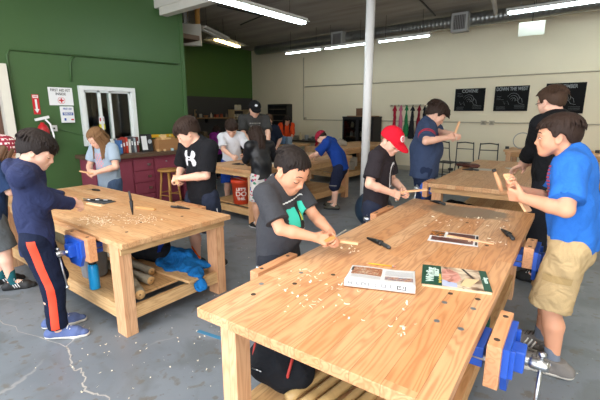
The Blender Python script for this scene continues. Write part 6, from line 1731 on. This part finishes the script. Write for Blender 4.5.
# 3 navy teen
if want('navy'):
    p = person('person', 'curly-haired teenager in navy T-shirt with red sleeve stripes holding up wood', (-1.90, 4.78), -62, 1.68, dict(
        vox=.006, girth=1.22, belly=1.14, lean=0, hpitch=36, hyaw=0, neckf=.5, skin=SK_FAIR, hair_m=HB, brow=HB, seed=8, child=False, headk=1.12, shk=1.10, cheek=1.15,
        handR=(-1.54, 4.60, 1.245), handL=(-1.50, 4.68, 1.26), curl=(50, 55, 40), poleR=(1.1, .0, -.7), poleL=(-.9, .1, -.8),
        hprof=[(-.6, .26), (-.38, .24), (-.22, .34), (-.12, .5), (-.02, .56), (.05, .46), (.12, .5), (.17, .66), (.3, .70), (.5, .72)], locks=190, hinf=.12, rag=.35, lockw=.045,
        top=dict(name='t_shirt', mat=fabric('tee_navy', '#3a4763'), sleeve=.85, hem=-.075, t=.020, wr=.006),
        bottom=dict(name='jeans', mat=fabric('jeans_blue', '#25304a'), len=1.96, t=.014), footR=(.12, .05, 10), footL=(-.1, -.05, -8),
        shoe=dict(mats=[mat('shoe_black', '#1a1a1b'), mat('sole_black', '#121212')])))
    for e, s_ in ((p['eR'], p['shR']), (p['eL'], p['shL'])):
        u = nrm(e - s_); mb = MB(); r_ = .037 * 1.68 * 1.15 + .0275
        for k, t in enumerate((.60, .70)):
            c = s_ + (e - s_) * t
            mb.lathe([(r_, -.006), (r_ + .002, -.003), (r_ + .002, .003), (r_, .006)], tuple(c), 28, V(u.tolist()).to_track_quat('Z', 'Y').to_matrix())
        mb.build('sleeve_stripe', mat('stripe_red', '#a8283c', rough=.8), p['shirt'])
    decal('shirt_print', p['shirt'], V(p['chest']) + V(p['Fs']) * .1, -V(p['Rs']), V(p['up']), .22, .10, lambda u, v: (abs((u * 6) % 1 - .5) < .33 and abs(v) < .8), mat('print_red', '#a33a52', rough=.8), proj=p['Fs'])
    held('wooden_strip', (-1.53, 4.67, 1.22), (-1.495, 4.72, 1.41), .03, .012, WST, 'pointed wood strip held up by the teenager in navy', 'wood')

# 4 red cap boy
if want('red'):
    p = person('person', 'boy in a red baseball cap carving at the foreground workbench', (-1.63, 3.05), -80, 1.44, dict(
        vox=NEAR, girth=.95, lean=5, hpitch=32, hyaw=-22, neckf=.45, skin=SK_FAIR, hair_m=HBL, brow=HBL, seed=12,
        handR=(-1.40, 2.98, .835), handL=(-1.38, 3.12, .835), curl=(50, 60, 40), poleR=(.9, -.6, -.6), poleL=(-.9, -.6, -.6),
        hprof=[(-.6, .30), (-.38, .28), (-.22, .42), (-.12, .56), (-.02, .58), (.05, .5), (.12, .6), (.17, .72), (.3, .8), (.5, .84)], locks=0, hinf=.02,
        top=dict(name='t_shirt', mat=fabric('tee_charcoal', '#2a2529'), sleeve=.78, hem=-.06, t=.016, wr=.006),
        bottom=dict(name='shorts', mat=fabric('shorts_navy', '#252b3c'), len=.95), footR=(.1, 0, 10), footL=(-.1, .03, -8),
        shoe=dict(mats=[mat('shoe_grey', '#55585c'), mat('sole_pale', '#bdb8ae')]),
        cap=dict(mat=fabric('cap_red', '#c5162b', fold=.1), z=.60, slope=.10)))
    # line figure on the chest: a white outlined rounded shape
    def outline(u, v):
        a = ((u) ** 2 / .55 + (v - .25) ** 2 / .35); q = abs(math.sqrt(max(a, 0)) - .85) < .12 and v > .0
        q2 = (abs(abs(u) - .5) < .08 and -1 < v <= .0); q3 = abs(v + .9) < .07 and abs(u) < .5
        return q or q2 or q3
    decal('line_drawing', p['shirt'], V(p['chest']) + V(p['Fs']) * .1 - V(p['up']) * .05, -V(p['Rs']), V(p['up']), .13, .24, outline, mat('print_white', '#cfcfd4', rough=.8), proj=p['Fs'], step=.005)
    Mh = p['Mh']; ax = -V(Mh[:, 0]); d_ = (V(Mh[:, 1]) + V(Mh[:, 2]) * .35).normalized()
    o_ = V(p['H'](0, .4, .86)); 
    decal('cap_emblem', p['cap'], o_, ax, V(Mh[:, 2]), .055, .055, lambda u, v: u * u + v * v < 1, mat('emblem_white', '#e6dcdc'), proj=d_, step=.004)
    decal('cap_emblem_ring', p['cap'], o_, ax, V(Mh[:, 2]), .036, .036, lambda u, v: .35 < u * u + v * v < 1 or (abs(u) < .2 and abs(v) < .5), mat('emblem_red', '#b8202c'), proj=d_, step=.003, off=.004)
    held('wooden_strip', (-1.44, 3.02, .845), (-1.24, 3.22, .865), .035, .014, WST, 'strip of wood in the hands of the boy in the red baseball cap', 'wood')

# 5 front boy
if want('grey'):
    p = person('person', 'boy in dark grey T-shirt with a turquoise print, nearest the camera', (-1.535, 1.66), -84, 1.335, dict(
        vox=NEAR, girth=1.02, lean=3, hpitch=33, hyaw=-4, neckf=.35, skin=SK_TAN, hair_m=HBK, brow=HBK, seed=21, cheek=1.12, belly=1.05, headk=1.20, neckl=.052,
        handR=(-1.19, 1.64, .815), handL=(-1.17, 1.75, .81), curl=(52, 62, 40), poleR=(1.0, -.3, -.6), poleL=(-.8, -.4, -.7), curlL=(40, 50, 35), dirL=(.3, -.3, 0),
        hprof=[(-.6, .34), (-.40, .30), (-.24, .40), (-.14, .54), (-.03, .58), (.05, .48), (.11, .52), (.16, .68), (.28, .80), (.5, .86)], locks=260, hinf=.03, rag=.08, lockw=.022, locklen=.26,
        top=dict(name='t_shirt', mat=fabric('tee_grey', '#3a3b3f', var=.2), sleeve=.80, hem=-.06, t=.016, wr=.006),
        bottom=dict(name='shorts', mat=fabric('shorts_dark', '#26282e'), len=.95), footR=(.1, .0, 10), footL=(-.1, .03, -8),
        shoe=dict(mats=[mat('shoe_grey', '#55585c'), mat('sole_pale', '#bdb8ae')])))
    bv = bvh_of(p['shirt']); o0 = V(p['chest']) + V(p['Fs']) * .1 - V(p['up']) * .045; ax = -V(p['Rs']); ay = V(p['up'])
    TQ = mat('print_turquoise', '#35bfa8', rough=.7); PW = mat('print_pale', '#c9cfd0', rough=.8); PB = mat('print_black', '#141416', rough=.8)
    decal('print_block', p['shirt'], o0, ax, ay, .17, .17, poly((-.95, -.9), (.0, -.75), (.0, .55), (-.8, .45)), TQ, proj=p['Fs'], bvh=bv)
    decal('print_block', p['shirt'], o0, ax, ay, .17, .17, poly((.55, -.55), (.95, -.45), (.95, .75), (.50, .8)), TQ, proj=p['Fs'], bvh=bv)
    decal('print_panel', p['shirt'], o0, ax, ay, .17, .17, poly((.0, -.75), (.55, -.6), (.50, .8), (.0, .6)), PB, proj=p['Fs'], bvh=bv)
    decal('print_lines', p['shirt'], o0, ax, ay, .19, .21, lambda u, v: abs(v - .82 - .15 * u) < .035 or abs(v + .88 - .12 * u) < .03, PW, proj=p['Fs'], bvh=bv, off=.003)
    decal('print_figure', p['shirt'], o0 + ax * .024 - ay * .005, ax, ay, .03, .05, poly((-.6, -1), (.6, -1), (.8, .0), (.0, 1), (-.8, .0)), mat('print_yellow', '#b8c455'), proj=p['Fs'], bvh=bv, off=.0045)
    kf = empty('carving_knife', (-1.155, 1.70, .83), 0, 'short wooden-handled carving knife in the hands of the boy in dark grey', 'knife')
    MB().bar((-.03, -.05, -.01), (.005, .0, .01), .022, .018, bev=.004).build('handle', mat('handle_orange', '#c98a4c'), kf); MB().bar((.005, .0, .01), (.05, .045, .05), .014, .003).build('blade', STEEL, kf)
    held('wooden_strip', (-1.19, 1.75, .80), (-1.06, 1.80, .795), .024, .014, WST, 'small piece of wood held by the boy in dark grey against the bench', 'wood')

# 6 black tee boy
if want('ua'):
    p = person('person', 'boy in black T-shirt with white chest logo and orange socks', (-3.04, 2.23), fwd_yaw(.12, -.99), 1.50, dict(
        vox=.0052, girth=.93, lean=4, hpitch=30, hyaw=-42, neckf=.45, skin=SK_FAIR, hair_m=HB, brow=HB, seed=31,
        handR=(-3.14, 2.04, .90), handL=(-3.08, 1.98, .915), curl=(55, 60, 45), poleR=(.8, -.5, -.7), poleL=(-.9, -.5, -.6),
        hprof=[(-.6, .28), (-.40, .28), (-.26, .36), (-.14, .48), (-.03, .50), (.05, .44), (.11, .44), (.18, .56), (.30, .62), (.5, .60)], locks=260, hinf=.10, rag=.12, lockw=.030,
        top=dict(name='t_shirt', mat=fabric('tee_black', '#17181c'), sleeve=.85, hem=-.085, t=.020, wr=.007, flare=1.05),
        bottom=dict(name='shorts', mat=fabric('shorts_slate', '#262c3c'), len=.98, t=.018, flare=.02), footR=(.10, .02, 10), footL=(-.12, -.08, -6),
        sock=dict(mat=fabric('sock_orange', '#f0641e'), h=.17), shoe=dict(mats=[mat('shoe_black', '#1a1a1b'), mat('sole_white', '#c9c9c9')], stripes='#d9d8d4')))
    bv = bvh_of(p['shirt']); o0 = V(p['chest']) + V(p['Fs']) * .1 + V(p['up']) * .01
    def ualogo(u, v):
        s_ = abs(v); w_ = .30 + .55 * abs(s_) ** 1.4 if s_ < .95 else 9
        # two interlocked arcs: upper U opens up, lower U opens down, crossing in the middle
        arm = s_ < 1 and .30 + .14 * s_ ** 2 < abs(u) < .70 + .28 * math.sin(math.pi * s_) ** .7
        bar = s_ < .24 and abs(u) < .5 and not (s_ < .09 and abs(u) < .2)
        return arm or bar
    decal('chest_logo', p['shirt'], o0 - V(p['Rs']) * .0, -V(p['Rs']), V(p['up']), .15, .14, ualogo, mat('print_white', '#cfcfd4'), proj=p['Fs'], bvh=bv)
    bq = bvh_of(p['pants'])
    for i in (0, 1):
        hj, kn = p['legs'][i][1], p['legs'][i][2]; sg = p['legs'][i][0]
        decal('side_piping', p['pants'], V(hj * .3 + kn * .7) + V((.06 * sg, 0, 0)), V((0, sg * -1, 0)), V(hj - kn).normalized(), .03, .28, lambda u, v: abs(u - v * .6) < .35, mat('print_white', '#cfcfd4'), proj=V((sg, 0, 0)), bvh=bq)
    held('wooden_strip', (-3.24, 2.07, .925), (-2.97, 1.92, .905), .028, .02, WST, 'wooden strip held by the boy in the black T-shirt with the white logo', 'wood')

# 7 girl light blue
if want('girl'):
    p = person('person', 'girl with long fair hair and a pale blue T-shirt with pink print', (-4.76, 2.15), fwd_yaw(.30, -1), 1.38, dict(
        vox=.0058, lean=5, hpitch=34, hyaw=-8, neckf=.4, skin=SK_FAIR, hair_m=HBL, brow=HBL, seed=41, hair='long', hlen=.20, hdrop=(0, .10, -1), longaz=(.85, 5.4), nlong=60,
        handR=(-4.70, 1.90, .84), handL=(-4.60, 1.90, .83), curl=(45, 50, 35), poleR=(.9, -.4, -.6), poleL=(-.9, -.4, -.6),
        hprof=[(-.6, .10), (-.1, .15), (.05, .2), (.14, .45), (.20, .70), (.30, .80), (.5, .86)], locks=120, hinf=.06, rag=.05, lockw=.03,
        top=dict(name='t_shirt', mat=fabric('tee_paleblue', '#97a8b8'), sleeve=.70, hem=-.06, t=.012, wr=.005),
        bottom=dict(name='shorts', mat=fabric('denim_mid', '#41536e'), len=.7), footR=(.1, .0, 10), footL=(-.1, .0, -8),
        shoe=dict(mats=[mat('shoe_grey', '#55585c'), mat('sole_pale', '#bdb8ae')])))
    decal('pink_print', p['shirt'], V(p['chest']) + V(p['Fs']) * .1 - V(p['up']) * .04, -V(p['Rs']), V(p['up']), .13, .17, lambda u, v: math.sin(u * 9) * math.sin(v * 11) > .25 and abs(u) < .9, mat('print_pink', '#d98b96'), proj=p['Fs'], step=.006)
    held('wooden_strip', (-4.84, 1.86, .845), (-4.58, 1.88, .84), .03, .012, WST, 'flat wood strip held by the girl with long fair hair', 'wood')

# 8 hoodie boy
if want('hood'):
    p = person('person', 'boy in a navy hoodie and navy trousers with orange side stripes', (-2.91, .80), fwd_yaw(.46, .89), 1.42, dict(
        vox=NEAR, girth=.86, lean=0, hpitch=26, hyaw=-4, neckf=.35, skin=SK_FAIR, hair_m=HBK, brow=HBK, seed=51, headk=1.04,
        handR=(-2.93, 1.09, .86), handL=(-3.08, 1.10, .87), curl=(48, 55, 40), poleR=(.8, -.8, -.8), poleL=(-.8, -.6, -.8),
        hprof=[(-.6, .30), (-.42, .26), (-.26, .30), (-.12, .42), (-.04, .50), (.05, .46), (.12, .44), (.20, .58), (.32, .66), (.44, .55), (.52, .50)], locks=260, hinf=.08, rag=.12, lockw=.026,
        top=dict(name='hoodie', mat=fabric('hoodie_navy', '#2a3151', fold=.5), sleeve=1.93, hem=-.085, t=.017, wr=.008, hood=True, flare=.98),
        bottom=dict(mat=fabric('track_navy', '#151d33'), len=1.96, t=.014, flare=.008, wr=.007), footR=(.085, .06, 14), footL=(-.09, .02, -6),
        shoe=dict(mats=[fabric('shoe_blue', '#5a6994', weave=.3), mat('sole_offwhite', '#d5d2ca', rough=.6)], laces='#e3e3e3', k=1.05)))
    bq = bvh_of(p['pants']); 
    for (sg, hj, kn, an, fd) in p['legs']:
        n = V((sg * 1.0, -.05, 0)).normalized()
        mb = MB(); rows = []
        path = [V(hj) + V((0, 0, .03)), V(hj * .5 + kn * .5), V(kn), V(kn * .5 + an * .5), V(an) + V((0, 0, .01))]
        N_ = 44
        for k in range(N_ + 1):
            t = k / N_ * 4; i = min(3, int(t)); c = path[i].lerp(path[i + 1], t - i)
            row = []
            for w_ in (-.024, -.012, 0, .012, .024):
                h_ = bq.ray_cast(c + V((0, w_, 0)) + n * .3, -n, .5)
                row.append(h_[0] + n * .003 if h_[0] is not None else None)
            rows.append(row)
        for a, b in zip(rows, rows[1:]):
            for k in range(4):
                q = [a[k], a[k + 1], b[k + 1], b[k]]
                if None not in q: mb.quad(q)
        mb.build('side_stripe', mat('stripe_orange', '#e2472a', rough=.8), p['pants'])

# 9 person with knit hat
if want('hat'):
    p = person('person', 'child in a red and white knitted hat at the left edge', (-4.06, .80), fwd_yaw(.25, .97), 1.36, dict(
        vox=.006, lean=12, hpitch=24, hyaw=0, neckf=.5, skin=SK_FAIR, hair_m=HMD, brow=HMD, seed=61, hair='mid', hlen=.09, nlong=46, longaz=(.9, 5.4),
        handR=(-3.90, 1.14, .80), handL=(-4.08, 1.14, .80), poleR=(.9, -.6, -.6), poleL=(-.9, -.6, -.6), girth=1.12,
        hprof=[(-.6, .10), (-.1, .15), (.05, .25), (.14, .45), (.20, .70), (.30, .80), (.5, .86)], locks=60, hinf=.09, rag=.1, lockw=.030,
        top=dict(name='t_shirt', mat=fabric('tee_darkblue', '#1f3150'), sleeve=.95, hem=-.08, t=.022, wr=.008, flare=1.08),
        bottom=dict(name='shorts', mat=fabric('shorts_greygreen', '#54585a'), len=.98, t=.012, flare=.012), footR=(.1, .08, 10), footL=(-.1, .0, -8),
        sock=dict(mat=fabric('sock_teal', '#1f5a62'), h=.11), shoe=dict(mats=[mat('shoe_black', '#1a1a1b'), mat('sole_black', '#121212')], stripes='#e0e0e0'),
        cap=dict(mat=KNIT, z=.55, slope=.02, brim=False, knit=True)))

# 10 white tee boy
if want('white'):
    p = person('person', 'dark-haired boy in a white T-shirt and royal blue shorts', (-4.95, 4.25), fwd_yaw(.80, -.50), 1.43, dict(
        vox=.0068, lean=8, hpitch=30, hyaw=-6, skin=SK_FAIR, hair_m=HB, brow=HB, seed=71, headk=1.1, neckf=.4,
        handR=(-4.64, 4.02, .82), handL=(-4.60, 4.22, .83), poleR=(.9, -.4, -.6), poleL=(-.9, -.4, -.6), locks=90, hinf=.10, rag=.1, lockw=.045,
        hprof=[(-.6, .28), (-.40, .28), (-.26, .36), (-.14, .48), (-.03, .50), (.05, .44), (.11, .44), (.18, .56), (.30, .60), (.5, .58)],
        top=dict(name='t_shirt', mat=fabric('tee_white', '#d3d5da'), sleeve=.8, hem=-.06, t=.018, wr=.008),
        bottom=dict(name='shorts', mat=fabric('shorts_royal', '#1b3f93'), len=.98, t=.02, flare=.02), footR=(.1, .0, 10), footL=(-.1, .0, -8),
        shoe=dict(mats=[mat('shoe_grey', '#55585c'), mat('sole_pale', '#bdb8ae')])))
# 11 man in cap
if want('capman'):
    p = person('person', 'man in a black cap and charcoal T-shirt standing behind the boy in white', (-5.12, 4.95), fwd_yaw(.80, -.60), 1.76, dict(
        vox=.0075, lean=2, hpitch=22, hyaw=4, skin=SK_FAIR, hair_m=HB, brow=HB, seed=81, child=False, headk=1.08, girth=1.05,
        handR=(-4.85, 4.62, .98), handL=(-4.66, 4.82, .92), poleR=(.9, -.4, -.6), poleL=(-.9, -.4, -.6), locks=0, hinf=.03,
        hprof=[(-.6, .30), (-.38, .28), (-.22, .42), (-.12, .56), (-.02, .58), (.05, .5), (.12, .6), (.17, .72), (.3, .8), (.5, .84)],
        top=dict(name='t_shirt', mat=fabric('tee_coal', '#3b3a39'), sleeve=.85, hem=-.06, t=.018, wr=.006),
        bottom=dict(mat=fabric('jeans_dark', '#1a1c22'), len=1.96), footR=(.12, .0, 10), footL=(-.12, .0, -8),
        shoe=dict(mats=[mat('shoe_black', '#1a1a1b'), mat('sole_black', '#121212')]),
        cap=dict(mat=fabric('cap_black', '#141416'), z=.62, slope=.08)))
    decal('shirt_print', p['shirt'], V(p['chest']) + V(p['Fs']) * .1 - V(p['up']) * .02, -V(p['Rs']), V(p['up']), .20, .17, lambda u, v: (abs(v - .75) < .12 and (u * 5) % 1 < .7) or (abs(u) < .85 and -.8 < v < .35), mat('print_greyish', '#7d7a74'), proj=p['Fs'], step=.008)
    decal('cap_emblem', p['cap'], V(p['H'](0, .4, .9)), -V(p['Mh'][:, 0]), V(p['Mh'][:, 2]), .05, .035, lambda u, v: u * u + v * v < 1, mat('print_white', '#cfcfd4'), proj=(V(p['Mh'][:, 1]) + V(p['Mh'][:, 2]) * .3), step=.005)
# 12 black jacket girl
if want('jacket'):
    p = person('person', 'long-haired girl in black jacket and white shorts with a coloured pattern', (-3.61, 3.60), fwd_yaw(-.85, .25), 1.37, dict(
        vox=.006, lean=7, hpitch=26, hyaw=10, skin=SK_WARM, hair_m=HB, brow=HB, seed=91, hair='long', hlen=.26, hdrop=(0, -.05, -1), longaz=(1.2, 5.1), nlong=60, neckf=.4, headk=1.05,
        handR=(-3.88, 3.86, .83), handL=(-3.94, 3.72, .82), poleR=(.9, -.4, -.6), poleL=(-.9, -.4, -.6), locks=110, hinf=.06, rag=.04, lockw=.03,
        hprof=[(-.6, .10), (-.1, .15), (.05, .2), (.14, .45), (.20, .70), (.30, .80), (.5, .86)],
        top=dict(name='jacket', mat=mat('jacket_black', '#15161a', rough=.45, bump=.3, bscale=15), sleeve=1.92, hem=-.02, t=.018, wr=.008, collar=True),
        bottom=dict(name='shorts', mat=FLORAL, len=.98, t=.010, flare=.010), footR=(.09, .02, 10), footL=(-.09, -.02, -8),
        shoe=dict(mats=[mat('shoe_black', '#1a1a1b'), mat('sole_white', '#c9c9c9')])))
# 13 stooping boy
if want('stoop'):
    p = person('person', 'stooping boy in a dark red cap, royal blue T-shirt and navy shorts', (-3.50, 5.12), fwd_yaw(-.90, -.25), 1.38, dict(
        vox=.0068, lean=30, hpitch=55, hyaw=-6, skin=SK_FAIR, hair_m=HB, brow=HB, seed=101, hy=-.10, neckf=.5,
        handR=(-3.88, 5.12, .80), handL=(-3.88, 4.94, .80), poleR=(.9, -.2, -.3), poleL=(-.9, -.2, -.3), locks=0, hinf=.03,
        hprof=[(-.6, .30), (-.38, .28), (-.22, .42), (-.12, .56), (-.02, .58), (.05, .5), (.12, .6), (.17, .72), (.3, .8), (.5, .84)],
        top=dict(name='t_shirt', mat=fabric('tee_royal', '#173a86'), sleeve=.85, hem=-.06, t=.02, wr=.008),
        bottom=dict(name='shorts', mat=fabric('shorts_midnight', '#1d2238'), len=1.02, t=.02, flare=.02), footR=(.08, .04, 10), footL=(-.09, -.05, -8),
        shoe=dict(mats=[mat('sandal_olive', '#4a463a'), mat('sole_black', '#121212')]),
        cap=dict(mat=fabric('cap_maroon', '#8e1f33'), z=.62, slope=.06)))
    decal('hem_piping', p['pants'], V(p['legs'][1][2]) + V((-.02, .02, .03)), V((0, 1, 0)), V((0, 0, 1)), .16, .012, lambda u, v: True, mat('print_greyish', '#7d7a74'), proj=V((-1, 0, 0)), step=.008)
# 14 purple kid
if want('purple'):
    person('person', 'child in a magenta purple top bent over near the charcoal wall counter', (-7.05, 5.75), fwd_yaw(-.9, .3), 1.30, dict(
        vox=.009, lean=22, hpitch=35, skin=SK_WARM, hair_m=HB, brow=HB, seed=111, hair='long', hlen=.15, nlong=40, longaz=(1.2, 5.1), locks=40, hinf=.07, noface=True,
        hprof=[(-.6, .10), (-.1, .15), (.05, .2), (.14, .45), (.20, .70), (.30, .80), (.5, .86)],
        top=dict(name='sweatshirt', mat=fabric('sweat_magenta', '#7a2272'), sleeve=1.9, hem=-.05, t=.02), bottom=dict(mat=fabric('jeans_dark', '#1a1c22'), len=1.95),
        shoe=dict(mats=[mat('shoe_grey', '#55585c'), mat('sole_pale', '#bdb8ae')])))
# 15 person behind in dark top
if want('far'):
    person('person', 'person with light brown hair behind the man in the black cap', (-5.98, 6.25), fwd_yaw(.35, -.9), 1.50, dict(
        vox=.009, lean=4, hpitch=10, skin=SK_FAIR, hair_m=HMD, brow=HMD, seed=121, locks=60, hinf=.09, rag=.1, lockw=.05,
        top=dict(name='shirt', mat=fabric('shirt_ink', '#1b2230'), sleeve=.9, hem=-.05, t=.018), bottom=dict(mat=fabric('jeans_dark', '#1a1c22'), len=1.95),
        shoe=dict(mats=[mat('shoe_grey', '#55585c'), mat('sole_pale', '#bdb8ae')])))
    person('person', 'person with long dark hair in a bright orange top near the black shelving rack', (-7.1, 8.05), fwd_yaw(.75, -.6), 1.50, dict(
        vox=.009, lean=10, hpitch=40, skin=SK_WARM, hair_m=HBK, brow=HBK, seed=131, hair='long', hlen=.28, nlong=50, longaz=(.8, 5.5), locks=40, hinf=.08, noface=True,
        hprof=[(-.6, .10), (-.1, .15), (.05, .2), (.14, .45), (.20, .70), (.30, .80), (.5, .86)],
        handR=(-6.85, 7.70, .86), handL=(-6.7, 7.82, .86),
        top=dict(name='shirt', mat=fabric('shirt_orange', '#d1481c'), sleeve=1.6, hem=-.05, t=.018), bottom=dict(mat=fabric('jeans_dark', '#1a1c22'), len=1.95),
        shoe=dict(mats=[mat('shoe_grey', '#55585c'), mat('sole_pale', '#bdb8ae')])))
